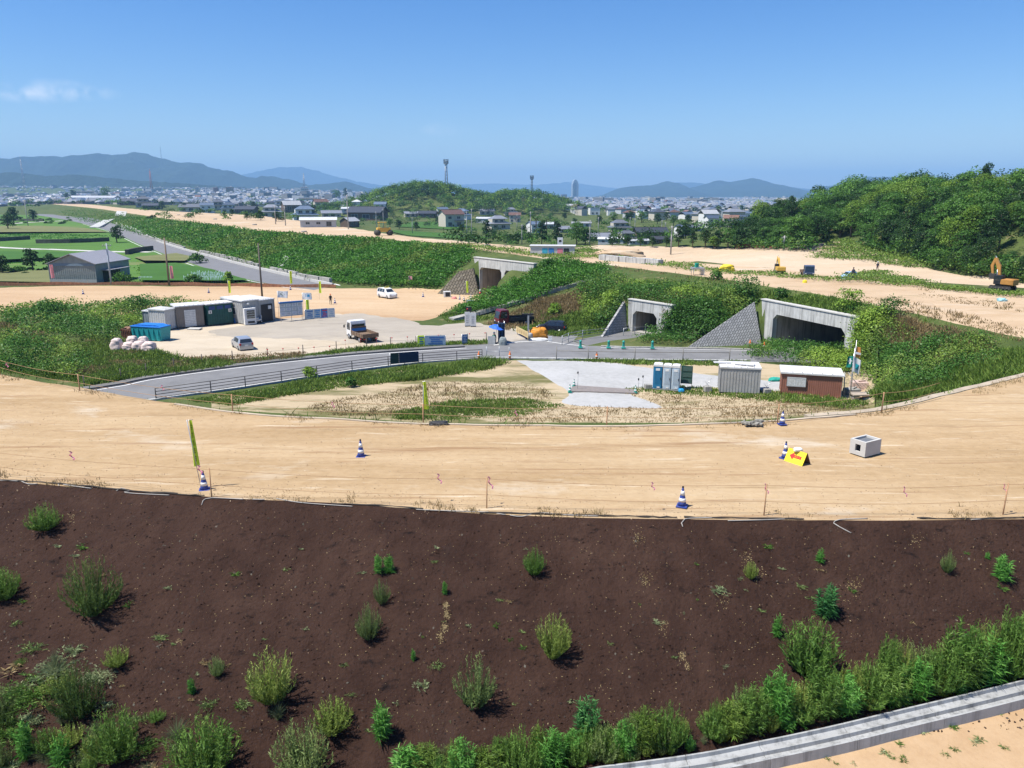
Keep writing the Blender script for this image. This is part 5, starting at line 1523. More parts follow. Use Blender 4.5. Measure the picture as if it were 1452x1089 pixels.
# retaining walls of the side road
def wall_run(px, h, th, label, m=CON_D, seg=4.2):
 pl = [at(x, y, ZY) for x, y in px]
 pl = smooth_line(pl, seg)
 o = empty('retaining_wall', pl[0], 0, label, 'wall')
 for i in range(len(pl) - 1):
  a, b = pl[i], pl[i + 1]; d = b - a
  mb = MB(); mb.box((a + b) / 2 - pl[0] + Vector((0, 0, h / 2 - .2 + .06 * (i % 3))), (d.length - .25, th, h + .4), math.atan2(d.y, d.x), taper=.93)
  mb.build('block', m, o)
 return o
wall_run([(284, 359), (320, 367), (368, 380)], .95, .7, 'row of pale concrete blocks holding the kudzu bank beside the side road')
wall_run([(384, 385), (410, 391), (436, 397.5), (470, 403.5)], 1.15, .7, 'concrete blocks at the lower end of the side road by the haul road')
wall_run([(200, 335), (240, 347), (262, 354)], .9, .6, 'low concrete blocks on the bend of the side road')
cw = MB(); a, b, c_, d = hit(128, 322), hit(140, 323), hit(165, 310), hit(150, 311)
for nm, q, lb in (('drain_chute', [(127, 323), (141, 323), (163, 311), (146, 313)], 'wide concrete chute between the two far kudzu banks'), ('drain_chute', [(394, 378), (401, 381), (412, 368), (404, 365)], 'small concrete chute and headwall in the kudzu bank'), ('drain_chute', [(163, 306), (178, 307), (180, 301), (166, 300)], 'short pale chute high on the far kudzu bank')):
 P = [hit(*p) + Vector((0, 0, .35)) for p in q]
 o = empty(nm, P[0], 0, lb, 'drain'); panel_slab('slab', [p - P[0] for p in P], CON, o, 1.0)
# railings, fences
rail_m = mat('brown_steel_rail', (.06, .052, .048), .5, .3)
galv = mat('galvanised_pipe', (.34, .36, .37), .45, .5)
def fence(name, pl, step, hgt, rails, r, m, label, cat='fence', sink=.3, smoothstep=None, rr_=None, post_part='post', rail_m_=None):
 pl = smooth_line(pl, step)
 o = empty(name, pl[0], 0, label, cat); o0 = pl[0]
 for p in pl:
  MB().tube([p - o0 - Vector((0, 0, sink)), p - o0 + Vector((0, 0, hgt))], r, 6).build(post_part, m, o)
 for z in rails:
  MB().tube([p - o0 + Vector((0, 0, z)) for p in pl], rr_ or r * .7, 5).build('rail', rail_m_ or m, o)
 return o
fence('guard_railing', offset_line(L([(222, 568), (300, 557), (400, 542), (500, 526.5), (600, 515), (684, 509.5)], ZY), .1), 3.3, 1.1, (.25, .53, .8, 1.08), .045, rail_m, 'brown pipe railing along the near side of the asphalt road', 'railing')
fence('guard_railing', L([(690, 505), (708, 505), (722, 505.5)], ZY), 1.6, 1.1, (.55,), .045, galv, 'short grey railing at the junction between the two orange markers', 'railing')
fence('post_fence', L([(789, 510), (834, 511), (900, 512), (968, 512.5), (1034, 513)], ZY), 2.9, 1.5, (1.0,), .055, mat('weathered_post', (.20, .19, .17), .8), 'row of wooden posts with a thin rail between the road and gravel lot')
fence('post_fence', L([(120, 549), (172, 539), (247, 523), (330, 512), (430, 503), (520, 493.5), (590, 490), (690, 484.5)], ZY), 2.75, 1.15, (.7,), .05, mat('dark_post', (.09, .08, .07), .8), 'row of dark posts along the yard side of the asphalt road', rr_=.012)
# red reflectors on the yard-side posts
red = mat('red_plastic', (.50, .03, .03), .4)
for i, x in enumerate(range(380, 700, 22)):
 p = at(x, 500 - (x - 380) * .055 + (8 if x < 480 else 0), ZY)
 MBr = MB(); MBr.lathe([(.01, .0), (.16, .10), (.16, .16), (.02, .2)], 8); MBr.tube([(0, 0, -1.1), (0, 0, 0)], .015, 4)
 o = tag(MBr.build('reflector', red), f'small red reflector, {ORD[i]} from the left in the row between yard and road', 'reflector', 'red reflectors on the yard fence'); o.location = p + Vector((0, 0, .88)); o.scale = (.6, .6, .8)
# site ropes
rope_o = mat('orange_rope', (.34, .21, .11), .8); bamboo = mat('wooden_stake', (.38, .22, .12), .8)
pinkm = mat('pink_tape', (.80, .28, .36), .6)
def ribbon(parent, p, h=.5, w=.09, tilt=.3):
 mb = MB(); n = 5
 P = [Vector((tilt * (i / n) ** 1.3 * h + .05 * math.sin(i * 1.9), .04 * math.sin(i * 2.3), -h * i / n)) for i in range(n + 1)]
 vs = []
 for q in P: vs += [q + Vector((-w / 2, 0, 0)), q + Vector((w / 2, .03, 0))]
 vs += [v + Vector((0, .012, 0)) for v in vs]
 m_ = len(P) * 2; fs = []
 for i in range(n): fs += [(2 * i, 2 * i + 1, 2 * i + 3, 2 * i + 2), (m_ + 2 * i + 2, m_ + 2 * i + 3, m_ + 2 * i + 1, m_ + 2 * i)]
 fs += [(0, m_, m_ + 1, 1), (2 * n, 2 * n + 1, m_ + 2 * n + 1, m_ + 2 * n)]
 mb.add(vs, fs); o = mb.build('ribbon', pinkm, parent); o.location = p
 return o
def rope_fence(px, z, hgt, label, zr, rib, mrope=rope_o, mpost=bamboo, rp=.022, rr_=.008):
 pl = [at(x, y, z) for x, y in px]
 o = empty('rope_fence', pl[0], 0, label, 'rope fence'); o0 = pl[0].copy()
 for p in pl[1:-1] if len(pl) > 2 else pl:
  MB().tube([p - o0 - Vector((0, 0, .3)), p - o0 + Vector((.02, 0, hgt))], rp, 6).build('post', mpost, o)
 for zz in zr:
  q = []
  for i in range(len(pl) - 1):
   for k in range(8):
    t = k / 8; q.append(pl[i].lerp(pl[i + 1], t) - o0 + Vector((0, 0, zz - .12 * math.sin(PI * t))))
  q.append(pl[-1] - o0 + Vector((0, 0, zz)))
  MB().tube(q, rr_, 4).build('rope', mrope, o)
 for x, y, h_ in rib:
  b = at(x, y, z + hgt * .93)
  ribbon(o, b - o0, h_ * .8, .045, .35)
 return o
rope_fence([(-90, 668), (300, 706), (690, 720.5), (1083, 730.5), (1422, 729), (1700, 722)], 0, 1.12, 'thin rope fence on wooden stakes along the near edge of the tan road', (.5, 1.08),
   [(98, 640, .45), (280, 660, .4), (620, 672, .45), (692, 676, .55), (924, 684, .35), (1085, 686, .45), (1282, 690, .45), (1424, 686, .4)])
rope_fence([(-120, 530), (0, 531), (113, 554), (330, 585), (600, 600), (860, 604), (1102, 600), (1250, 582), (1330, 566)], 0, .95, 'sagging orange rope fence along the far edge of the tan road', (.45, .9), [(8, 515, .3), (228, 546, .35), (470, 570, .35), (730, 582, .3)], rr_=.011, rp=.03)
# orange netting along the far side of the haul road
net = mat('orange_netting', (.30, .14, .075), .85, var=.35, scale=2)
def net_fence(px, z, h, label):
 pl = smooth_line([at(x, y, z) for x, y in px], 3)
 o = empty('net_fence', pl[0], 0, label, 'fence'); o0 = pl[0].copy()
 for p in pl[::2]: MB().tube([p - o0 - Vector((0, 0, .3)), p - o0 + Vector((0, 0, h + .15))], .03, 5).build('post', bamboo, o)
 V, F_ = [], []
 for i, p in enumerate(pl):
  d = .05
  for dy in (0, d):
   V += [p - o0 + Vector((0, dy, -.05)), p - o0 + Vector((0, dy, h + .12 * math.sin(i * 1.7)))]
 for i in range(len(pl) - 1):
  k = 4 * i; F_ += [(k, k + 4, k + 5, k + 1), (k + 2, k + 3, k + 7, k + 6), (k + 1, k + 5, k + 7, k + 3)]
 mb = MB(); mb.add(V, F_); mb.build('net', net, o)
 return o
net_fence([(-120, 406), (0, 405), (100, 404.5), (200, 404.5), (300, 405.5), (400, 407), (476, 408)], ZY, .6, 'low orange netting along the far side of the haul road')
net_fence([(1042, 352), (1100, 354), (1150, 357)], -3, 1.0, 'low orange netting at the foot of the right wood')
# concrete ditch at the foot of the brown slope
dp = [p for p in offset_line(toe, -.62) if -14 < p.x < 40]
dp = [Vector((p.x, p.y, zg(p.x, p.y))) for p in dp]
for _ in range(3): dp = [dp[0]] + [Vector((dp[i].x, dp[i].y, (dp[i - 1].z + dp[i].z + dp[i + 1].z) / 3)) for i in range(1, len(dp) - 1)] + [dp[-1]]
prof = [(.66, -.3), (.66, .16), (.58, .16), (.55, .03), (.26, -.02), (.24, .05), (.17, .05), (.14, -.09), (-.22, -.10), (-.26, .10), (-.34, .10), (-.38, -.45), (.3, -.5)]
prof = [(a * .62, z * .75) for a, z in prof]
base_off = [offset_line(dp, a) for a, z in prof]
dr = empty('drain_ditch', dp[0], 0, 'stepped pale concrete ditch at the foot of the brown slope', 'ditch'); d0 = dp[0].copy()
nseg = 5
for s in range(0, len(dp) - 1, nseg):
 e = min(s + nseg, len(dp) - 1)
 mb = MB(); V, F_ = [], []; n = len(prof)
 for i in range(s, e + 1):
  for k, (a, z) in enumerate(prof):
   q = base_off[k][i]; V.append(Vector((q.x, q.y, dp[i].z + z + .20)) - d0)
 if e < len(dp) - 1:
  for k in range(n): V[(e - s) * n + k] = V[(e - s) * n + k].lerp(V[(e - s - 1) * n + k], .03)
 for i in range(e - s):
  for k in range(n):
   k2 = (k + 1) % n; F_.append((i * n + k, i * n + k2, (i + 1) * n + k2, (i + 1) * n + k))
 F_ += [tuple(range(n)), tuple((e - s) * n + k for k in range(n))[::-1]]
 mb.add(V, F_); mb.build('channel', concrete('ditch_concrete', (.33, .335, .33), True, .12), dr)
# netting pipes and black net hems along the top of the brown slope
pipe_m = mat('grey_white_pipe', (.34, .32, .29), .6, dirt=(.25, .2, .16))
hem = mat('dark_net_hem', (.05, .042, .035), .9)
pipes = [([(0, 682), (26, 683)], 'at the left frame edge'), ([(30, 683), (40, 687), (53, 687)], 'bent, near the left frame edge'), ([(82, 686), (84, 690)], 'short upright, above the upper left weed'), ([(90, 688), (110, 691), (130, 693.5)], 'straight, left of the looped one'),
 ([(165, 697), (172, 693), (184, 697), (176, 699), (196, 701), (240, 703)], 'looped, left of the flag cone'), ([(286, 717), (288, 711), (300, 707), (345, 709)], 'hooked, under the flag cone'), ([(358, 709), (375, 709.5)], 'short, right of the flag cone'), ([(392, 708), (430, 714), (500, 719)], 'long, between the two left cones'),
 ([(590, 723.5), (640, 725.5), (690, 727)], 'long, left of the middle stake'), ([(690, 726.5), (717, 731)], 'diagonal, just right of the middle stake'), ([(723, 731.5), (740, 733.5), (765, 728), (800, 731), (848, 733)], 'wavy, in the middle of the slope top'), ([(968, 748), (971, 737), (1020, 735)], 'hooked, right of the lone cone'),
 ([(1032, 739.5), (1090, 738), (1132, 736)], 'straight, left of the right stake'), ([(1207, 757), (1190, 748), (1182, 743), (1190, 738), (1230, 736)], 'curled, under the dry tufts at the right'), ([(1376, 738), (1424, 735), (1452, 735)], 'at the right frame edge')]
for px, lb in pipes:
 P = smooth_line([hit(x, y) + Vector((0, 0, .03)) for x, y in px], .12)
 o = MB(); o.tube(P, .016, 6); q = o.build('net_pipe', pipe_m); tag(q, 'thin white pipe on the slope top, ' + lb, 'pipe')
for px, lb in [([(0, 681.5), (60, 685), (130, 691), (200, 698), (290, 704.5)], 'left'), ([(215, 699), (252, 701)], 'doubled at the left cone'), ([(470, 715), (540, 718), (600, 723)], 'left middle'), ([(680, 728), (780, 730), (960, 735)], 'middle'), ([(970, 734), (1060, 736), (1140, 737)], 'right middle'), ([(1300, 736), (1380, 736.5), (1452, 735)], 'right')]:
 P = smooth_line([hit(x, y) + Vector((0, 0, .02)) for x, y in px], .25)
 P = [p + Vector((0, 0, random.uniform(0, .035))) for p in P]
 o = MB(); o.tube(P, [.014 + .022 * random.random() for _ in P], 6); q = o.build('net_hem', hem); tag(q, 'rolled dark net edge on the slope top, ' + lb + ' stretch', 'net')
# utility poles
pole_c = concrete('pole_concrete', (.33, .32, .30), False); pole_d = mat('dark_pole', (.10, .085, .07), .8)
def pole(px, py0, py1, label, m=pole_c, arm=True, Y=None, r=None, group=None):
 b = hit(px, py1) if Y is None else atY(px, py1, Y)
 if Y is not None: b.z = min(b.z, zg(b.x, b.y))
 t = atY(px, py0, b.y); H_ = t.z - b.z
 o = empty('utility_pole', b, .5, label, 'pole', group)
 r = r or max(.2, H_ * .016)
 MB().tube([(0, 0, -.5), (0, 0, H_)], [r, r * .65], 8).build('shaft', m, o)
 if arm:
  a = MB(); a.box((0, 0, H_ - .5), (1.7, .1, .1)).box((0, 0, H_ - 1.2), (1.3, .1, .1)); a.build('crossarm', steel, o)
  i_ = MB()
  for x in (-.7, -.3, .3, .7): i_.lathe([(.03, H_ - .45), (.07, H_ - .4), (.05, H_ - .25)], 6, Matrix.Translation((x, 0, 0)))
  i_.build('insulator', CON_N, o)
 return o
pole(240, 337, 405, 'tall plain wooden pole standing in front of the vegetable plot', mat('brown_pole', (.20, .15, .11), .8), False)
p_ = pole(158, 345, 404, 'grey utility pole with a bracket in front of the grey warehouse', mat('bluegrey_pole', (.30, .34, .38), .6))
pole(373, 345, 436, 'dark pole rising behind the grey office containers', pole_d, False, r=.17)
for px, y0, y1, lb in [(40, 283, 321, 'thin pole at the far left beside the field trees'), (391, 291, 318, 'left one of two close grey poles behind the embankment'), (405, 292, 320, 'right one of two close grey poles behind the embankment'),
 (494, 276, 325, 'tall pole between the lean-to and the deep-eaved house'), (534, 300, 328, 'pole left of the small roller machine'), (544, 296, 325, 'pole right behind the small roller machine'), (585, 308, 332, 'slim pole at the road right of the roller'), (637, 295, 320, 'pole in front of the orange-gabled house'),
 (662, 300, 338, 'pole left of the tall clipped evergreen'), (669, 296, 340, 'pole against the tall clipped evergreen'), (733, 304, 330, 'dark pole among the village roofs left of the palms'), (752, 300, 345, 'concrete pole in front of the palms'), (836, 312, 348, 'pole right of the bright green tree'), (848, 308, 335, 'pole above the roofs right of the bright green tree'),
 (893, 308, 326, 'left pole of the pair against the middle wood'), (900, 310, 328, 'right pole of the pair against the middle wood'), (938, 312, 330, 'left pole in front of the wood right of the pair'), (943, 315, 331, 'right pole in front of the wood right of the pair'), (951, 320, 361, 'tall lone pale pole at the edge of the far dirt area'), (1111, 334, 354, 'thin pole in front of the right wood'), (740, 318, 347, 'short dark pole behind the clipped bushes')]:
 pole(px, y0, y1, lb)
AK = .62
# farm land on the left: paths, terrace banks, plots
def field_strip(name, px, w, m, dz=.05, h=0.0):
 P = smooth_line([hit(*p) for p in px], 4)
 return strip(name, P, -w / 2, w / 2, dz, m, h=h)
field_strip('path', [(-60, 346), (0, 351), (80, 354), (160, 357), (214, 357.5)], 3.2, CON_N)
field_strip('path', [(-60, 320), (0, 318), (40, 315.5), (90, 313)], 5.0, CON_N)
bank_m = mat('dark_terrace_wall', (.075, .075, .06), .95, var=.4, scale=1.5)
for px, lb in (([(-40, 344), (0, 342), (42, 339.5)], 'left dark stone terrace wall in the rice fields'), ([(52, 345), (100, 344.5), (155, 342)], 'right dark stone terrace wall in the rice fields'), ([(-30, 314), (10, 313), (62, 313.5)], 'far dark terrace wall beyond the upper field'), ([(180, 361), (195, 357.5), (216, 355)], 'short dark wall at the junction of the field path and side road')):
 P = smooth_line([hit(*p) for p in px], 5)
 o = strip('terrace_wall', P, -.5, .5, 0, bank_m, None, 1.5); tag(o, lb, 'wall')
rice = ground_mat('rice_green', [(.05, .135, .022), (.075, .19, .033), (.10, .23, .05)], .03, .3, 3, (.4, 2, 1), None, .3, .1, 2)
plotm = ground_mat('dry_plot', [(.16, .18, .07), (.24, .25, .10), (.32, .31, .15)], .05, .4, 3, (.3, 2, 1), None, .3, .1, 2)
def plot(name, px, m, dz):
 mb = MB(); q = [hit(*p) for p in px]
 for p in q: p.z = max(p_.z for p_ in q) + dz
 mb.add(q, [tuple(range(len(q)))]); return tag(mb.build(name, m), kind='structure')
plot('rice_field', [(198, 376), (250, 375), (300, 384), (352, 400), (300, 402), (200, 402.5)], rice, .12)
plot('rice_field', [(-40, 358), (60, 358), (140, 361), (120, 366), (60, 370), (-40, 376)], rice, .12)
plot('grass_plot', [(-40, 390), (70, 386), (72, 402), (-40, 403)], plotm, .10)
plot('dry_plot', [(190, 366), (250, 360), (275, 366), (262, 373), (205, 374)], plotm, .14)
plot('rice_field', [(-40, 322), (60, 321), (120, 324), (155, 330), (60, 331), (-40, 333)], plotm, .10)
meadow('rice_rows', [([(198, 376), (250, 375), (300, 384), (352, 400), (300, 402), (200, 402.5)], 700, .7, 0), ([(-10, 358), (60, 358), (140, 361), (120, 366), (60, 370), (-10, 376)], 800, .6, 0), ([(0, 330), (80, 331), (155, 334), (150, 340), (0, 338)], 600, .8, 0), ([(0, 390), (70, 386), (72, 402), (0, 403)], 500, .7, 0)], [FM['rice']], 'green rice and grass standing in the farm plots at the left', (.4, .8), .09, 17, 5)
forest('field_edge_bushes', [((h.x, h.y, h.z - 1.2), rr.uniform(.25, .5)) for h in [hit(rr.uniform(0, 110), rr.uniform(309, 318)) for _ in range(26)] + [hit(rr.uniform(0, 70), rr.uniform(382, 390)) for _ in range(14)]], 'dark bushes along the field edges at the left', [FM['tree_dark'], FM['tree_mid']], 260, .5, 7, 6, 17)
# wheel tracks and loose stones on the dirt roads
rt = random.Random(6)
C, N, S_ = [], [], []
for _ in range(5200):
 x = rt.uniform(-26, 27); i = min(range(0, len(ramp_near), 6), key=lambda k: abs(ramp_near[k].x - x)); p = ramp_near[i]
 y = p.y + 9.8 * rt.random() ** 1.2 if rt.random() < .7 else p.y + rt.uniform(0, 1.4)
 C.append((x, y, zg(x, y) + .012)); N.append((rt.gauss(0, .7), rt.gauss(0, .7) - .3, .8)); S_.append(rt.uniform(.02, .06))
v_, q_, n_ = leaves(np.array(C), np.array(N), np.array(S_), .75, np.random.default_rng(3))
tag(mesh_np('road_stones', v_, q_, foliage_mat('road_crumbs', (.22, .145, .085), (.36, .26, .16), (.52, .42, .30), trans=0, ps=2), rnd=n_), 'small stones and crumbs lying on the tan dirt road', None, None, 'stuff')
# OBJECTS OF THE SITE
white_p = mat('white_paint', (.68, .68, .66), .45, dirt=(.35, .33, .3)); grey_p = mat('grey_paint', (.34, .345, .34), .5, dirt=(.2, .19, .17))
glass = mat('vehicle_glass', (.018, .024, .03), .06, spec=.9, var=.05); rubber = mat('tyre_rubber', (.022, .022, .023), .85); rim_m = mat('wheel_rim', (.42, .43, .45), .3, .7)
black_p = mat('black_plastic', (.02, .02, .022), .55); lampw = mat('lamp_glass', (.70, .70, .68), .15); lampr = mat('red_lamp', (.38, .02, .02), .25); lampo = mat('amber_lamp', (.65, .25, .03), .3)
blue_cone = mat('cone_blue', (.022, .055, .26), .55, dirt=(.25, .18, .12)); cone_white = mat('cone_white', (.72, .72, .70), .5, dirt=(.4, .32, .24)); green_p = mat('cone_green', (.03, .32, .25), .5)
orange_p = mat('orange_plastic', (.75, .20, .05), .5); yellow_p = mat('yellow_paint', (.78, .60, .03), .5); lime_c = mat('lime_cloth', (.62, .80, .05), .8); ink = mat('dark_ink', (.03, .03, .035), .8)
blue_ink = mat('blue_ink', (.03, .12, .35), .7); redink = mat('red_ink', (.55, .03, .03), .7); alu = mat('aluminium', (.50, .51, .52), .35, .6)
def frame3(pxl, pxr, z):
 a, b = at(*pxl, z), at(*pxr, z); d = b - a
 return a, d.length, math.atan2(d.y, d.x)
def wheel(parent, x, y, r, w, s):
 Mx = Matrix.Translation((x, y, r)) @ Matrix.Rotation(PI / 2, 4, 'X')
 t = MB(); t.lathe([(r * .62, -w / 2), (r * .92, -w / 2), (r, -w * .36), (r, w * .36), (r * .92, w / 2), (r * .62, w / 2)], 18, Mx); o = t.build('wheel', rubber, parent)
 q = MB(); q.lathe([(.02, -w * .53), (r * .2, -w * .53), (r * .62, -w * .50), (r * .62, w * .50), (r * .2, w * .53), (.02, w * .53)], 14, Mx); q.build('rim', rim_m, o)
 return o
def car(name, label, L, W, prof, belt, paintm, wins, wr=.31, wb=None, rack=None, cat='car', tuck=.80):
 """prof: [(x, top z)] from tail to nose in metres; wins: [(x0, x1)] side panes between belt and roof."""
 o = empty(name, (0, 0, 0), 0, label, cat)
 mb = MB(); n = len(prof); V, F_ = [], []
 roof = max(z for x, z in prof)
 for x, z in prof:
  zb = min(belt, z); k = 1 - (1 - tuck) * max(0, (z - belt)) / (roof - belt)
  e = .93 if abs(x) > L / 2 - .12 else 1
  hw = W / 2 * e
  V += [(x, -hw * .96, .22), (x, -hw, .45), (x, -hw, zb * .98), (x, -hw * k * .97, z - .03), (x, -hw * k * .86, z), (x, hw * k * .86, z), (x, hw * k * .97, z - .03), (x, hw, zb * .98), (x, hw, .45), (x, hw * .96, .22)]
 for i in range(n - 1):
  for k in range(10):
   F_.append((i * 10 + k, i * 10 + (k + 1) % 10, (i + 1) * 10 + (k + 1) % 10, (i + 1) * 10 + k))
 F_ += [tuple(range(10)), tuple((n - 1) * 10 + k for k in range(10))[::-1]]
 mb.add(V, F_); mb.build('body', paintm, o)
 def top(x): return float(np.interp(x, [p[0] for p in prof], [p[1] for p in prof]))
 for s in (-1, 1):           # side panes, following the tumblehome
  for x0, x1 in wins:
   q = MB(); vs = []
   for x, f in ((x0, .06), (x1, .06), (x1, .86), (x0, .86)):
    z0 = belt; z1 = max(top(x), belt + .02); z = z0 + (z1 - z0) * f
    k = 1 - (1 - tuck) * max(0, z1 - belt) / (roof - belt)
    y = W / 2 * (1 + (k * .97 - 1) * f) + .012
    vs += [(x, s * y, z)]
   vs2 = [(x, y - s * .03, z) for x, y, z in vs]
   q.add(vs + vs2, [(0, 1, 2, 3), (7, 6, 5, 4), (0, 4, 5, 1), (1, 5, 6, 2), (2, 6, 7, 3), (3, 7, 4, 0)]); q.build('window', glass, o)
 def screen(nm, xa, xb):
  za, zb = top(xa), top(xb); q = MB()
  d = Vector((xb - xa, 0, zb - za)).normalized(); nr = Vector((-d.z, 0, d.x));
  if nr.z < 0: nr = -nr
  A, B = Vector((xa, 0, za)).lerp(Vector((xb, 0, zb)), .08), Vector((xa, 0, za)).lerp(Vector((xb, 0, zb)), .9)
  wa, wb_ = W * .43, W * .43 * tuck
  ws = (wa, wb_) if za < zb else (wb_, wa)
  vs = [A + Vector((0, -ws[0], 0)) + nr * .015, A + Vector((0, ws[0], 0)) + nr * .015, B + Vector((0, ws[1], 0)) + nr * .015, B + Vector((0, -ws[1], 0)) + nr * .015]
  vs += [v - nr * .03 for v in vs]
  q.add(vs, [(0, 1, 2, 3), (7, 6, 5, 4), (0, 4, 5, 1), (1, 5, 6, 2), (2, 6, 7, 3), (3, 7, 4, 0)]); q.build(nm, glass, o)
 ib = [i for i, (x, z) in enumerate(prof) if z >= belt + .25]
 screen('rear_window', prof[ib[0] - 1][0], prof[ib[0]][0]); screen('windscreen', prof[ib[-1] + 1][0], prof[ib[-1]][0])
 wb = wb or L * .62
 for x in (-wb / 2 - .05, wb / 2 - .05):
  for s in (-1, 1): wheel(o, x, s * (W / 2 - .085), wr, .2, s)
 for s in (-1, 1):
  MB().box((L / 2 - .10, s * W * .36, belt * .74), (.2, W * .2, .16), bev=.03).build('headlight', lampw, o)
  MB().box((-L / 2 + .06, s * W * .41, belt * .86), (.14, W * .13, .26), bev=.03).build('tail_light', lampr, o)
  MB().box((L * .17, s * (W / 2 + .08), belt + .06), (.12, .16, .13), bev=.03).build('mirror', paintm, o)
 MB().box((-L / 2 - .005, 0, .55), (.03, W * .86, .2), bev=.01).build('bumper', paintm, o); MB().box((L / 2 + .005, 0, .42), (.03, W * .8, .2), bev=.01).build('bumper', paintm, o)
 MB().box((-L / 2 - .02, 0, .68), (.02, .34, .17)).build('number_plate', white_p, o)
 return o
silver = mat('silver_car_paint', (.42, .45, .49), .28, .55, var=.04); cwhite = mat('white_car_paint', (.66, .66, .65), .3, var=.03); cdark = mat('dark_blue_car_paint', (.018, .022, .035), .25, var=.05); cblue = mat('pale_blue_car_paint', (.28, .44, .60), .3, var=.04)
hatch = [(-1.98, .62), (-1.95, .95), (-1.55, 1.40), (-.9, 1.5), (0, 1.5), (.45, 1.44), (1.12, .98), (1.8, .80), (1.96, .62)]
o = car('silver_car', 'silver hatchback parked on the cream yard beside the post fence', 3.95, 1.68, hatch, .95, silver, [(-1.25, -.62), (-.52, .35)])
p = at(344, 494, ZY); o.location = p; o.rotation_euler = (0, 0, R(90 + 33))
van = [(-2.15, .62), (-2.13, 1.05), (-2.0, 1.60), (-1.3, 1.72), (0, 1.72), (.55, 1.62), (1.25, 1.05), (1.95, .9), (2.13, .62)]
o = car('white_van', 'white wagon with yellow roof lamp driving on the haul road', 4.3, 1.68, van, 1.02, cwhite, [(-1.85, -1.2), (-1.1, -.35), (-.25, .45)], .32)
o.location = at(549, 422, ZY); o.rotation_euler = (0, 0, R(-50))
MB().box((-.1, 0, 1.79), (.12, .95, .12), bev=.03).build('roof_lamp', yellow_p, o)
wag = [(-1.9, .62), (-1.88, 1.0), (-1.62, 1.45), (-.9, 1.56), (.1, 1.54), (.5, 1.46), (1.1, 1.0), (1.75, .82), (1.9, .62)]
o = car('dark_car', 'dark blue car parked behind the orange tarpaulin bundle', 3.8, 1.65, wag, .98, cdark, [(-1.35, -.7), (-.6, .35)])
o.location = at(782, 471, ZY); o.rotation_euler = (0, 0, R(165))
o = car('blue_car', 'small pale blue car beyond the weedy strip in the far dirt area', 3.4, 1.48, [(-1.7, .6), (-1.68, 1.1), (-1.5, 1.6), (-.8, 1.7), (.4, 1.68), (1.0, 1.1), (1.55, .9), (1.7, .6)], 1.0, cblue, [(-1.25, -.5), (-.4, .5)], .27)
o.scale = (.66,) * 3; o.location = hit(1203, 396.5); o.rotation_euler = (0, 0, R(200))
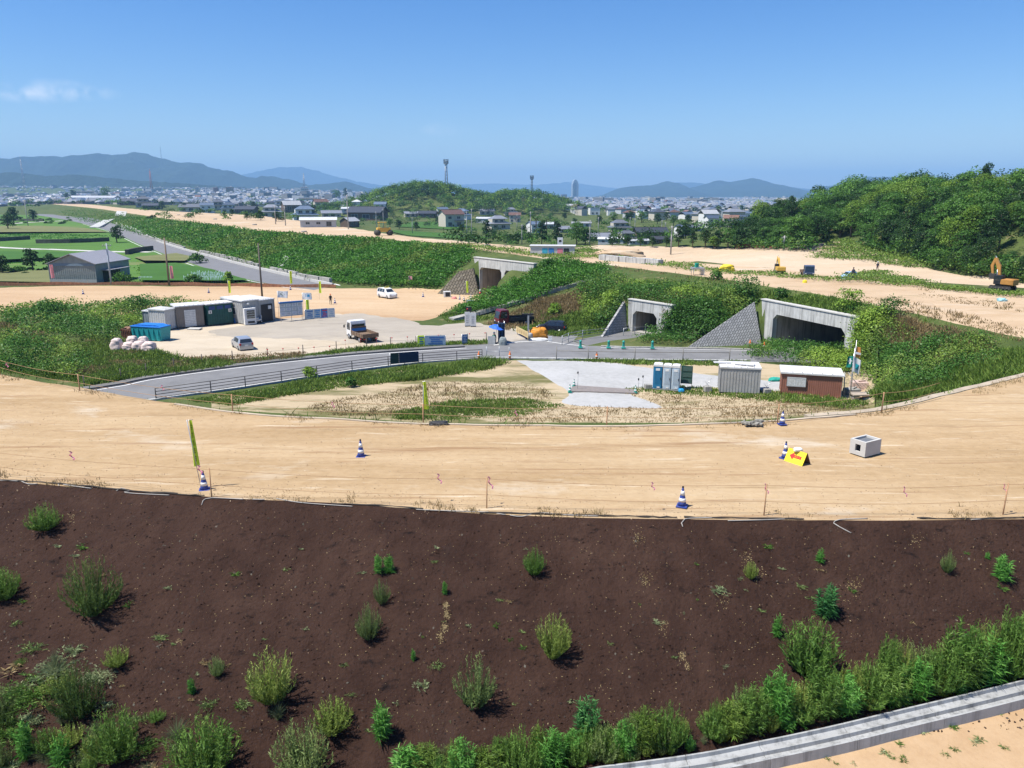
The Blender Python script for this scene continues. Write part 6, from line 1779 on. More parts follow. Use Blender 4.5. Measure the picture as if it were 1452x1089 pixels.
# tipper trucks
def tipper(label, cabm, bedm, L=4.8, W=1.9, H=2.15, stripe=None, boards=.38):
 o = empty('tipper_truck', (0, 0, 0), 0, label, 'truck')
 xf = L / 2
 c = MB(); pr = [(xf - 1.45, .55), (xf - .02, .50), (xf, 1.05), (xf - .22, H - .22), (xf - .36, H), (xf - 1.42, H - .02), (xf - 1.48, H - .3)]
 c.prism(pr, W * .94); cab = c.build('cab', cabm, o)
 w = MB(); a, b = Vector((xf - .012, 0, 1.14)), Vector((xf - .215, 0, H - .24)); nr = Vector((.97, 0, .24))
 vs = [a + Vector((0, -W * .42, 0)) + nr * .02, a + Vector((0, W * .42, 0)) + nr * .02, b + Vector((0, W * .40, 0)) + nr * .02, b + Vector((0, -W * .40, 0)) + nr * .02]
 vs += [v - nr * .05 for v in vs]; bx = [(0, 1, 2, 3), (7, 6, 5, 4), (0, 4, 5, 1), (1, 5, 6, 2), (2, 6, 7, 3), (3, 7, 4, 0)]
 w.add(vs, bx); w.build('windscreen', glass, o)
 for s in (-1, 1):
  q = MB(); y = s * (W * .47 + .008)
  vs = [(xf - 1.2, y, 1.2), (xf - .2, y, 1.2), (xf - .36, y, H - .24), (xf - 1.2, y, H - .24)]; vs += [(x, y - s * .04, z) for x, y, z in vs]
  q.add(vs, bx)
  d = MB(); d.box((xf - .75, s * (W * .47 + .004), .87), (1.1, .02, .58)); dd = d.build('door', cabm, o)
  q.build('window', glass, dd)
  MB().tube([(xf - .1, s * W * .47, 1.7), (xf + .12, s * (W * .47 + .22), 1.75)], .02, 5).box((xf + .12, s * (W * .47 + .24), 1.55), (.06, .18, .34), bev=.02).build('mirror', black_p, o)
  MB().box((xf - .03, s * W * .36, .72), (.08, .3, .16), bev=.02).build('headlight', lampw, o)
  MB().box((-xf + .03, s * W * .38, .62), (.06, .28, .12), bev=.01).build('tail_light', lampr, o)
 r_ = MB(); r_.box((xf - 1.475, 0, 1.62), (.03, W * .8, .62)); r_.build('rear_window', glass, o)
 f = MB(); f.box((-.6, -.38, .62), (L - 1.5, .12, .2)).box((-.6, .38, .62), (L - 1.5, .12, .2)).box((.2, 0, .55), (.7, W * .8, .36)).box((xf + .01, 0, .5), (.12, W * .92, .26), bev=.03); f.build('chassis', black_p, o)
 x0, x1 = -xf, xf - 1.56; z = .82
 b = MB(); t = .06
 b.box(((x0 + x1) / 2, 0, z), (x1 - x0, W, .1))
 for s in (-1, 1): b.box(((x0 + x1) / 2, s * (W / 2 - t / 2), z + .05 + boards / 2), (x1 - x0, t, boards))
 b.box((x1 - t / 2, 0, z + .05 + boards * 1.0), (t, W - 2 * t, boards * 2))
 for k in range(5):
  xx = x0 + .25 + k * (x1 - x0 - .5) / 4
  for s in (-1, 1): b.box((xx, s * (W / 2 + .02), z + .05 + boards / 2), (.07, .05, boards))
 b.build('bed', bedm, o)
 MB().box((x0 + t / 2, 0, z + .05 + boards / 2), (t, W - 2 * t - .01, boards)).build('tailgate', bedm, o)
 if stripe: MB().box((xf - 1.62, 0, 1.28), (.05, W * .9, .34)).build('stripe_board', stripe, o)
 for s in (-1, 1):
  wheel(o, xf - .75, s * (W / 2 - .15), .38, .22, s); wheel(o, -xf + 1.15, s * (W / 2 - .2), .38, .38, s)
  MB().box((-xf + .35, s * W * .36, .5), (.03, .36, .34)).build('mudguard', black_p, o)
 return o
rust = mat('rusty_bed', (.12, .075, .05), .8, .1, dirt=(.30, .22, .15), dirt_amt=.6)
o = tipper('white tipper truck with empty rusty bed parked on the yard behind the post fence', cwhite, rust, 5.2, 2.1, 2.35, mat('blue_stripe', (.04, .22, .50), .5))
o.location = at(514, 483, ZY); o.rotation_euler = (0, 0, R(90 + 34))
o = tipper('dark red tipper truck with low black bed parked under the brown bank', mat('maroon_paint', (.12, .012, .02), .3, var=.06), mat('black_bed', (.018, .018, .022), .5, dirt=(.1, .09, .08)), 5.2, 2.0, 2.3, None, .34)
o.location = at(729, 461, ZY); o.rotation_euler = (0, 0, R(180 + 22))
o = tipper('small tipper truck facing the site in the far dirt area', mat('dusty_blue_paint', (.06, .09, .16), .5), rust, 5.0, 2.3, 2.6)
o.scale = (.62,) * 3; o.location = hit(1144, 391); o.rotation_euler = (0, 0, R(262))
# excavators and roller
exc_o = mat('excavator_orange', (.46, .22, .05), .5, dirt=(.2, .13, .08)); exc_y = mat('excavator_yellow', (.62, .38, .06), .5, dirt=(.25, .18, .1)); trackm = mat('track_steel', (.05, .047, .043), .8)
def excavator(label, m, s=1.0, boom=((.6, 0, 1.5), (1.6, 0, 4.6), (1.9, 0, 5.4)), arm=((1.9, 0, 5.4), (2.7, 0, 4.2), (2.9, 0, 2.9)), slew=0):
 o = empty('excavator', (0, 0, 0), 0, label, 'excavator')
 for sd_ in (-1, 1):
  pr = [(-1.75, .35), (-1.55, .06), (1.55, .06), (1.75, .35), (1.6, .72), (-1.6, .72)]
  t = MB(); t.prism(pr, .5, Matrix.Translation((0, sd_ * 1.0, 0)))
  for k in range(14): t.box((-1.5 + k * .23, sd_ * 1.0, .035), (.14, .56, .05)); t.box((-1.5 + k * .23, sd_ * 1.0, .745), (.14, .56, .05))
  for k in range(5): t.lathe([(.2, -.3), (.2, .3)], 10, Matrix.Translation((-1.2 + k * .6, sd_ * 1.0, .36)) @ Matrix.Rotation(PI / 2, 4, 'X'))
  t.build('track', trackm, o)
 MB().box((0, 0, .55), (1.6, 1.5, .3)).lathe([(.75, .7), (.75, .95)], 16).build('undercarriage', trackm, o)
 Ms = Matrix.Rotation(slew, 4, 'Z')
 b = MB(); b.box((-.9, 0, 1.45), (1.9, 2.3, .9), M=Ms, bev=.09).box((-1.75, 0, 1.4), (.5, 2.2, 1.0), M=Ms, bev=.12).box((.55, -.65, 1.25), (1.4, .9, .55), M=Ms, bev=.06); b.build('house', m, o)
 c = MB(); c.box((.45, .68, 1.75), (1.35, .92, 1.55), M=Ms, bev=.07); cb = c.build('cab', black_p, o)
 g = MB(); g.box((1.13, .68, 1.9), (.04, .74, 1.0), M=Ms).box((.45, 1.145, 1.98), (1.0, .04, .8), M=Ms).box((.45, .215, 1.98), (1.0, .04, .8), M=Ms); g.build('window', glass, cb)
 def beam(nm, pts, w, h):
  q = MB(); P = [Vector(p_) for p_ in pts]; V, F_ = [], []
  for i, p_ in enumerate(P):
   d = (P[min(i + 1, len(P) - 1)] - P[max(i - 1, 0)]).normalized(); nn = Vector((-d.z, 0, d.x)); hh = h * (1.15 if i == len(P) // 2 else .75)
   for a_, c_ in ((-1, -1), (1, -1), (1, 1), (-1, 1)): V.append(p_ + Vector((0, a_ * w / 2, 0)) + nn * c_ * hh / 2)
  for i in range(len(P) - 1):
   for k in range(4): F_.append((4 * i + k, 4 * i + (k + 1) % 4, 4 * i + 4 + (k + 1) % 4, 4 * i + 4 + k))
  F_ += [(0, 1, 2, 3), tuple(4 * (len(P) - 1) + k for k in (3, 2, 1, 0))]
  q.add([Ms @ v for v in V], F_); return q.build(nm, m, o)
 beam('boom', boom, .42, .55); beam('arm', arm, .32, .42)
 e = Vector(arm[-1])
 k = MB(); pr = [(-.45, .1), (.35, .25), (.5, -.2), (.25, -.7), (-.35, -.75), (-.62, -.35)]
 k.prism(pr, 1.0, Ms @ Matrix.Translation(e))
 for i in range(4): k.box((e.x + .35, -.38 + i * .25, e.z - .72), (.22, .09, .08), M=Ms)
 k.build('bucket', trackm, o)
 h1 = MB(); h1.tube([Ms @ Vector((.9, .3, 1.5)), Ms @ (Vector(boom[1]) + Vector((.1, .3, -.5)))], .07, 6).tube([Ms @ (Vector(boom[1]) + Vector((-.1, 0, .4))), Ms @ (Vector(boom[-1]) + Vector((.1, 0, .35)))], .07, 6); h1.build('hydraulic_ram', rim_m, o)
 o.scale = (s, s, s); return o
o = excavator('orange excavator with its boom raised at the edge of the right wood', exc_o, .86, ((.6, 0, 1.5), (1.0, 0, 3.9), (1.7, 0, 5.3)), ((1.7, 0, 5.3), (2.1, 0, 4.0), (1.8, 0, 2.5)))
o.location = hit(1421, 411); o.rotation_euler = (0, 0, R(125))
o = excavator('yellow excavator seen from behind in the far dirt area', exc_y, .56, ((.6, 0, 1.5), (1.7, 0, 3.6), (2.6, 0, 4.2)), ((2.6, 0, 4.2), (3.2, 0, 3.0), (3.2, 0, 1.6)))
o.location = hit(1105, 388); o.rotation_euler = (0, 0, R(85))
o = empty('road_roller', hit(544, 334), .4, 'small yellow roller at the far edge of the new highway', 'roller')
MB().lathe([(.55, -.6), (.55, .6)], 16, Matrix.Translation((1.2, 0, .55)) @ Matrix.Rotation(PI / 2, 4, 'X')).build('drum', trackm, o); MB().lathe([(.55, -.6), (.55, .6)], 16, Matrix.Translation((-1.2, 0, .55)) @ Matrix.Rotation(PI / 2, 4, 'X')).build('drum', trackm, o)
MB().box((0, 0, 1.1), (2.6, 1.1, .8), bev=.1).build('body', exc_y, o); MB().box((-.2, 0, 2.5), (1.5, 1.2, .1)).tube([(.4, .5, 1.4), (.4, .5, 2.5)], .04).tube([(.4, -.5, 1.4), (.4, -.5, 2.5)], .04).tube([(-.8, .5, 1.4), (-.8, .5, 2.5)], .04).tube([(-.8, -.5, 1.4), (-.8, -.5, 2.5)], .04).build('canopy', exc_y, o)
o.scale = (1.5,) * 3
# cones and flags
def cone(label, body, band, s=1.0, group=None, cat='traffic cone'):
 o = empty('traffic_cone', (0, 0, 0), 0, label, cat, group)
 MB().box((0, 0, .025), (.38, .38, .05), bev=.012).build('base', body, o)
 b = MB(); b.lathe([(.155, .05), (.135, .16), (.04, .66), (.034, .70), (.0, .705)], 20); b.build('shell', body, o)
 q = MB()
 for z0, z1 in ((.20, .33), (.44, .60)):
  r0, r1 = np.interp([z0, z1], [.05, .16, .66], [.155, .135, .04]); q.lathe([(r0 + .004, z0), (r1 + .004, z1)], 20)
 q.build('band', band, o)
 MB().lathe([(.03, .70), (.04, .72), (.03, .77), (.0, .775)], 10).build('cap', black_p, o)
 o.scale = (s, s, s); return o
c0 = cone('blue and white cone standing alone in the middle of the tan road, left half', blue_cone, cone_white)
c0.location = at(512, 648, 0)
def put(src, px, py, z, label, s=None, rz=.3, tilt=None):
 o = clone(src, at(px, py, z) if z is not None else hit(px, py), rz, label, s)
 return o
put(c0, 290, 695, 0, 'blue and white cone at the foot of the lime flag on the road edge', .98)
put(c0, 967, 718, 0, 'blue and white cone on the near road edge behind the rope fence', .98, 1.2)
put(c0, 1113, 650, 0, 'blue and white cone behind the yellow arrow board', .95, .7)
put(c0, 1109, 602, 0, 'blue and white cone on the far road edge beside the orange stake', .9, .2)
for px, py, lb in [(118, 417, 'left small cone on the haul road in front of the warehouse'), (296, 415, 'small cone on the haul road left of the yellow flag'), (475, 430, 'small cone standing beside the worker in the orange helmet'), (600, 421, 'lone small cone between the white wagon and the twin tunnel'),
     (652, 425, 'leftmost cone of the cluster in front of the twin tunnel'), (658, 427, 'second cone of the cluster in front of the twin tunnel'), (668, 424, 'third cone of the cluster in front of the twin tunnel'), (690, 423, 'cone right of the worker at the twin tunnel'), (412, 411, 'pink-based small cone where the side road meets the haul road')]:
 put(c0, px, py, ZY, lb, 1.15)
gc = cone('green and white cone at the left end of the steel plates', green_p, cone_white, .95); gc.location = at(808, 556, ZY)
put(gc, 814, 548, ZY, 'second green cone, behind the one at the left plate end', .95); put(gc, 901, 557, ZY, 'green and white cone at the right end of the steel plates', .95, .9)
oc = MB()
def delineator(px, py, label):
 o = empty('delineator', at(px, py, ZY), 0, label, 'marker post')
 MB().lathe([(.18, 0), (.2, .05), (.09, .1), (.055, .14)], 12).build('base', black_p, o)
 MB().lathe([(.05, .1), (.11, .25), (.12, .55), (.05, .68), (.045, .8), (0, .82)], 12).build('post', orange_p, o)
 MB().lathe([(.126, .34), (.126, .46)], 12).build('band', cone_white, o)
 o.scale = (1.15,) * 3
for a in [(679, 510, 'orange marker at the right end of the pipe railing'), (723, 510, 'orange marker at the corner of the white gravel lot'), (846, 511, 'orange marker at the end of the short rail by the road'), (1063, 493, 'orange marker in the weeds below the grey blockwork'), (1083, 496, 'second orange marker in the weeds below the grey blockwork')]: delineator(*a)
def cloth_flag(parent, name, w, h, m, wav=.06, droop=.0, n=10, seed=0, marks=None, z=0.0, side=1, taper=0.0):
 """Waving cloth hanging from its pole edge at x=0; marks are slightly proud patches on both faces."""
 def P(u, v, off=0.0):
  x = side * u * w * (1 - droop * .35) * (1 - taper * v); y = wav * math.sin(u * 5.2 + v * 2.0 + seed) * (.3 + u) * w / .6 + off
  return Vector((x, y, z + h * v - droop * u * w * .8))
 mb = MB(); V, F_ = [], []; t = .008
 for i in range(n + 1):
  for j in range(n + 1): V += [P(i / n, j / n), P(i / n, j / n, t)]
 k = 2 * (n + 1)
 for i in range(n):
  for j in range(n):
   a = i * k + 2 * j; F_ += [(a, a + k, a + k + 2, a + 2), (a + 1, a + 3, a + k + 3, a + k + 1)]
 for j in range(n):
  for a in (2 * j, n * k + 2 * j): F_.append((a, a + 2, a + 3, a + 1))
 mb.add(V, F_); o = mb.build(name, m, parent, smooth=True)
 for mm, rects in (marks or []):
  q = MB()
  for u0, v0, u1, v1 in rects:
   for o_ in (-.006, t + .006):
    vs = [P(u0, v0, o_), P(u1, v0, o_), P(u1, v1, o_), P(u0, v1, o_)]
    q.add(vs, [(0, 1, 2, 3)])
  q.build('marking', mm, o)
 return o
def nobori(px, py, z, hpx, label, m, inkm, wide=.45, lean=0.0, hang=True, rz=0.0, seed=1, group=None, taper=0.0):
 b = at(px, py, z) if z is not None else hit(px, py)
 H_ = hpx * b.length / FPX * 1.02
 o = empty('banner_flag', b, rz, label, 'flag', group)
 MB().tube([(0, 0, -.2), (-lean * H_, 0, H_)], .016, 6).build('pole', alu, o)
 MB().tube([(-lean * H_, 0, H_ - .02), (-lean * H_ + wide, 0, H_ - .02)], .01, 5).build('crossbar', alu, o)
 hh = H_ * .66
 glyph = []
 r_ = random.Random(seed)
 for k in range(5):
  v = .88 - k * .17
  for q in range(3): glyph.append((.32, v - .04 * q, .68, v - .04 * q + .009))
  glyph.append((.475, v - .1, .525, v + .03))
 f = cloth_flag(o, 'cloth', wide, hh, m, .10, 0, 10, seed, [(inkm, glyph)], H_ - hh - .03, taper=taper)
 f.location = (-lean * H_ * (1 - .3), 0, 0)
 return o
nobori(286, 692, 0, 98, 'lime green banner flag on a thin pole beside the cone on the road edge', lime_c, ink, .21, .10, rz=R(30), seed=4, taper=.6)
nobori(600, 600, 0, 62, 'lime yellow banner flag on the far edge of the tan road', lime_c, ink, .30, -.03, rz=R(25), seed=2, taper=.5)
nobori(412, 411, ZY, 25, 'yellow banner flag where the side road meets the haul road', lime_c, ink, .42, 0, rz=.2, seed=3)
nobori(453, 424, ZY, 24, 'yellow banner flag left of the worker in the orange helmet', lime_c, ink, .42, 0, rz=.1, seed=5)
nobori(325, 424, ZY, 24, 'yellow banner flag behind the green toilet block', lime_c, ink, .42, 0, rz=.1, seed=6)
nobori(661, 423, ZY, 24, 'yellow banner flag in front of the tan block wing of the twin tunnel', lime_c, ink, .42, 0, rz=.1, seed=7)
nobori(435, 451, ZY, 25, 'yellow banner flag between the notice board and the panel row', lime_c, ink, .42, 0, rz=.1, seed=8)
pinkc = mat('pink_cloth', (.75, .28, .30), .8)
nobori(74, 404, ZY, 24, 'pink banner flag at the left corner of the grey warehouse', pinkc, white_p, .6, 0, rz=.1, seed=9); nobori(243, 404, ZY, 24, 'pink banner flag at the foot of the tall wooden pole', pinkc, white_p, .6, 0, rz=.1, seed=10)
nobori(580, 408, ZY, 16, 'pink and white small banner at the foot of the kudzu bank', pinkc, white_p, .7, 0, rz=.1, seed=11)
def pole_flag(px, py, z, hpx, w, h, label, m, marks, droop=.1, side=1, rz=0.0, seed=0, zc=None):
 b = at(px, py, z); H_ = hpx * b.length / FPX
 o = empty('flag', b, rz, label, 'flag')
 MB().tube([(0, 0, -.2), (0, 0, H_)], .025, 6).build('pole', alu, o)
 cloth_flag(o, 'cloth', w, h, m, .07, droop, 10, seed, marks, (zc if zc is not None else H_ - h), side)
 return o
wcl = mat('white_cloth', (.70, .70, .69), .8); gcl = mat('green_cloth', (.01, .22, .16), .8); ocl = mat('orange_cloth', (.65, .28, .07), .8); teal = mat('teal_cloth', (.02, .35, .40), .8)
pole_flag(396, 455, ZY, 41, 1.5, .95, 'white flag with a dark cross above the big notice board', wcl, [(mat('dark_green_mark', (.02, .09, .06), .8), [(.44, .25, .56, .85), (.28, .47, .72, .65)])], .05)
pole_flag(431, 455, ZY, 39, 1.3, .95, 'white flag with a blue bird-like mark right of the notice board', wcl, [(mat('sky_blue_mark', (.03, .30, .52), .8), [(.35, .3, .62, .5), (.55, .35, .78, .75), (.35, .45, .45, .75)])], .05, seed=2)
pole_flag(1204, 566, ZY, 62, .55, 1.0, 'green flag with a white cross beside the brown site hut', gcl, [(wcl, [(.4, .3, .6, .8), (.2, .47, .8, .63)])], .1, -1, seed=3, zc=2.9)
pole_flag(1204.5, 567, ZY, 70, .75, 1.3, 'white flag with teal mark hanging beside the brown site hut', wcl, [(teal, [(.35, .25, .85, .62)])], .55, 1, seed=4, zc=2.6)
pole_flag(1206, 564, ZY, 78, .5, .95, 'orange and white flag topmost beside the brown site hut', ocl, [(wcl, [(0, .3, 1, .5)])], .25, 1, seed=5, zc=3.7)
# huts, toilets, boards
def ribbed(name, c, n=14, rough=.5):
 T = NT(name); v = T.coord('obj')
 f = T.noise(v, 1.2, 4)
 col = T.ramp(f, [(.3, tuple(x * .85 for x in c)), (.7, tuple(min(1, x * 1.1) for x in c))])
 g = T.noise(v, 1.5, 5, .7, (4, 4, .2)); col = T.mix(T.ramp(g, [(.58, 0), (.8, .45)]), col, tuple(x * .5 for x in c))
 T.principled(col, rough, .1, .35)
 return T.m
def hut(pxl, pxr, z, hpx, D, label, wallm, roofm, ribs=0, overhang=.12, slope=.08, name='site_hut', cat='hut', base=.12, roofth=.14):
 a, W_, rz = frame3(pxl, pxr, z); H_ = hpx * a.length / FPX
 o = empty(name, a, rz, label, cat)
 b = MB(); b.box((W_ / 2, D / 2, base + (H_ - base) / 2), (W_, D, H_ - base))
 if ribs:
  for k in range(ribs + 1): b.box((W_ * k / ribs, -.012, base + (H_ - base) / 2), (W_ / ribs * .35, .03, H_ - base - .06))
  nr_ = max(3, int(ribs * D / W_))
  for k in range(nr_ + 1):
   for xx in (-.012, W_ + .012): b.box((xx, D * k / nr_, base + (H_ - base) / 2), (.03, D / nr_ * .35, H_ - base - .06))
 b.build('walls', wallm, o)
 MB().box((W_ / 2, D / 2, base / 2), (W_ - .06, D - .06, base)).build('base', black_p, o)
 r_ = MB(); x0, x1, y0, y1 = -overhang, W_ + overhang, -overhang, D + overhang
 vs = [(x0, y0, H_ + .003), (x1, y0, H_ + .003), (x1, y1, H_ + .003), (x0, y1, H_ + .003), (x0, y0, H_ + roofth), (x1, y0, H_ + roofth), (x1, y1, H_ + roofth + slope), (x0, y1, H_ + roofth + slope)]
 r_.add(vs, [(0, 3, 2, 1), (4, 5, 6, 7), (0, 1, 5, 4), (1, 2, 6, 5), (2, 3, 7, 6), (3, 0, 4, 7)])
 for k in range(1, 6): r_.box((W_ * k / 6, D / 2, H_ + roofth + slope / 2 + .01), (.05, D + overhang, slope * .2 + .04))
 r_.build('roof', roofm, o)
 return o, W_, H_
def panel(parent, name, c, w, h, m, t=.04, axis='y'):
 q = MB(); q.box(c, (w, t, h) if axis == 'y' else (t, w, h)); return q.build(name, m, parent)
taupe = ribbed('taupe_siding', (.21, .185, .165)); lgrey = ribbed('light_grey_siding', (.38, .38, .37)); wgrey = ribbed('white_siding', (.52, .52, .51)); brownm = ribbed('red_brown_siding', (.33, .145, .10)); corr = ribbed('steel_grey_siding', (.22, .25, .27))
roofw = mat('white_roof_sheet', (.58, .58, .57), .5, dirt=(.3, .29, .27)); curtain = mat('white_curtain', (.62, .62, .60), .9, var=.25, scale=9)
hut((205, 465.5), (235, 468.5), ZY, 22, 2.0, 'small grey corrugated shed at the left end of the shed row', corr, roofw, 9)
o, W_, H_ = hut((236, 469), (252, 465.5), ZY, 26, 2.6, 'white shed between the small grey shed and the taupe shed', wgrey, roofw, 6)
o, W_, H_ = hut((252, 466), (290, 462.5), ZY, 28, 2.6, 'taupe shed with a big white roller shutter', taupe, roofw, 12)
s_ = panel(o, 'shutter', (W_ * .50, -.04, H_ * .44), W_ * .42, H_ * .78, white_p)
q = MB()
for k in range(9): q.box((W_ * .5, -.07, H_ * (.10 + .08 * k)), (W_ * .41, .02, .03))
q.build('slat', grey_p, s_)
dgreen = ribbed('dark_green_panel', (.012, .075, .07)); bluew = mat('blue_window_band', (.02, .06, .20), .3)
o, W_, H_ = hut((296, 462.5), (331, 458.5), ZY, 28, 2.2, 'dark green toilet block with blue window band and white roof', dgreen, roofw, 10, name='toilet_block', cat='toilet')
for x in (.18, .5, .82): panel(o, 'window', (W_ * x, -.04, H_ * .84), W_ * .24, H_ * .16, bluew)
for x in (.1, .9): s_ = panel(o, 'sign', (W_ * x, -.05, H_ * .66), .45, .45, white_p); q = MB(); q.box((W_ * x, -.09, H_ * .66 + .08), (.1, .02, .1)).box((W_ * x, -.09, H_ * .66 - .07), (.14, .02, .18)); q.build('figure', ink, s_)
o, W_, H_ = hut((346, 460.5), (368, 457.5), ZY, 31, 5.6, 'grey office container with side window, next to the vending machine', grey_p, roofw, 5, name='office_container', cat='container')
panel(o, 'door', (W_ * .62, -.05, H_ * .42), .9, 2.0, white_p); window(o, (-.03, 2.6, H_ * .55), 1.7, 1.1, 'x', -1); MB().box((W_ * .3, -.2, H_ * .9), (.3, .3, .2), bev=.04).build('lamp', white_p, o)
o, W_, H_ = hut((368.3, 457.3), (390, 454), ZY, 29, 5.6, 'grey office container with wide dark doors', grey_p, roofw, 5, name='office_container', cat='container')
d_ = panel(o, 'door', (W_ * .5, -.05, H_ * .42), W_ * .72, H_ * .8, black_p); panel(d_, 'notice', (W_ * .68, -.09, H_ * .66), .5, .5, white_p)
o, W_, H_ = hut((348, 461.5), (364, 460), ZY, 22, .8, 'white vending machine beside the office containers', white_p, white_p, 0, 0, 0, 'vending_machine', 'vending machine', .08, .05)
panel(o, 'display', (W_ * .55, -.03, H_ * .66), W_ * .7, H_ * .5, glass); panel(o, 'slot', (W_ * .55, -.03, H_ * .18), W_ * .6, H_ * .12, black_p)
q = MB()
for j in range(3):
 for k in range(6): q.box((W_ * (.26 + .115 * k), -.06, H_ * (.50 + .15 * j)), (.08, .02, .16))
q.build('goods', mat('vending_goods', (.40, .45, .42), .4, var=.6, scale=14), o)
# scooter
o = empty('scooter', at(367, 459, ZY), R(70), 'silver scooter parked between the vending machine and dark doors', 'scooter')
MB().box((0, 0, .55), (1.1, .3, .3), bev=.08).box((-.35, 0, .8), (.6, .28, .2), bev=.06).tube([(.55, 0, .4), (.4, 0, 1.05)], .04).tube([(.4, -.3, 1.05), (.4, .3, 1.05)], .025).box((.48, 0, .9), (.1, .35, .4), bev=.04).build('body', silver, o)
for x in (-.5, .6): wheel(o, x, 0, .24, .1, 1)
def lump(name, w, d, h, m, label, cat, seed=1, loc=None, creases=.25, n=22, flatb=True):
 """Draped, creased heap."""
 V, Q = [], []
 for i in range(n + 1):
  for j in range(n):
   t = i / n * PI / 2; a = 2 * PI * j / n
   r_ = 1 + creases * (fbm(np.array([math.cos(a) * 2.2 + seed]), np.array([math.sin(a) * 2.2 + i * .22]), 4, seed)[0] - .5) * 2
   sq = (abs(math.cos(a)) ** 4 + abs(math.sin(a)) ** 4) ** -.25
   V.append((math.cos(a) * sq * w / 2 * math.cos(t) ** .55 * r_, math.sin(a) * sq * d / 2 * math.cos(t) ** .55 * r_, h * math.sin(t) ** .8 * (1 + .35 * (r_ - 1))))
 for i in range(n):
  for j in range(n): Q.append((i * n + j, i * n + (j + 1) % n, (i + 1) * n + (j + 1) % n, (i + 1) * n + j))
 o = mesh_np(name, V, Q, m, smooth=True, loc=loc); return tag(o, label, cat)
lump('tarpaulin_heap', 1.9, 1.3, 1.1, mat('blue_tarp', (.05, .22, .60), .5, var=.2), 'blue tarpaulin heap beside the office container wall', 'tarpaulin', 3, at(340, 457, ZY))
# skips
def skip(pxl, pxr, hpx, D, label, m, lidm=None):
 a, W_, rz = frame3(pxl, pxr, ZY); H_ = hpx * a.length / FPX
 o = empty('skip', a, rz, label, 'skip')
 b = MB(); t = .07
 for y, inn in ((0, 1), (D, -1)):
  vs = [(.12, y + inn * .12, .14), (W_ - .12, y + inn * .12, .14), (W_, y, H_), (0, y, H_)]; vs += [(x, yy + inn * t, z_) for x, yy, z_ in vs]
  b.add(vs, [(0, 1, 2, 3), (7, 6, 5, 4), (0, 4, 5, 1), (1, 5, 6, 2), (2, 6, 7, 3), (3, 7, 4, 0)])
 for x, inn in ((0, 1), (W_, -1)):
  vs = [(x + inn * .12, .19, .14), (x + inn * .12, D - .19, .14), (x, D - .072, H_ - .004), (x, .072, H_ - .004)]; vs += [(xx + inn * t, yy, z_) for xx, yy, z_ in vs]
  b.add(vs, [(0, 1, 2, 3), (7, 6, 5, 4), (0, 4, 5, 1), (1, 5, 6, 2), (2, 6, 7, 3), (3, 7, 4, 0)])
 b.box((W_ / 2, D / 2, .1), (W_ - .26, D - .26, .1))
 for k in range(6): b.box((W_ * (k + .5) / 6, -.02, H_ * .5), (.08, .1, H_ * .82))
 b.build('body', m, o)
 if lidm: MB().box((W_ / 2, D / 2, H_ + .08), (W_ + .1, D + .1, .14), bev=.04).prism([(0.1, H_ + .15), (W_ - .1, H_ + .15), (W_ * .8, H_ + .35), (W_ * .2, H_ + .32)], D * .8, Matrix.Translation((0, D / 2, 0))).build('cover', lidm, o)
 MB().box((W_ * .2, D / 2, .03), (.2, D * .8, .06)).box((W_ * .8, D / 2, .03), (.2, D * .8, .06)).build('skid', black_p, o)
 return o
skip((187, 482), (229, 484.5), 17, 1.9, 'teal skip with a bright blue cover in front of the small grey shed', mat('teal_paint', (.02, .30, .32), .45, dirt=(.05, .12, .12)), mat('blue_cover', (.02, .16, .50), .5, var=.2))
o = skip((172, 479), (187, 481), 12, 1.6, 'rusty open skip full of scrap left of the teal skip', mat('rust_paint', (.17, .075, .045), .8, dirt=(.08, .04, .03)))
lump('scrap_heap', 1.0, .9, .5, mat('scrap', (.25, .14, .09), .8, var=.5, scale=6), 'rusty scrap heap lying in the open skip', 'scrap', 7, at(180, 478, ZY) + Vector((0, .55, .75)))
bagm = mat('bulk_bag_cloth', (.62, .54, .50), .85, var=.12, dirt=(.50, .28, .22), dirt_amt=.5)
for i, (px, py, w_, h_, lb) in enumerate([(166, 496, 1.25, 1.35, 'tall whitish bulk bag at the left end of the bag row'), (183, 496, 1.3, .95, 'pinkish slumped bulk bag, second from the left'), (198, 497, 1.35, 1.1, 'bulk bag with dark side, third from the left'), (212, 497.5, 1.5, 1.1, 'pinkish bulk bag at the right end of the bag row'), (188, 488, 1.2, 1.0, 'bulk bag standing behind the row of bags'), (204, 490, 1.2, 1.1, 'white bulk bag behind the right pair of bags')]):
 o = lump('bulk_bag', w_, w_, h_, bagm, lb, 'bag', 20 + i, at(px, py, ZY), .22); o['group'] = 'bulk bags beside the skips'
MB_ = MB(); MB_.box((0, 0, .06), (1.7, 1.1, .12)); o = tag(MB_.build('doorstep', CON_N), 'pale flat slab in front of the roller shutter', 'slab'); o.location = at(276, 466.5, ZY)
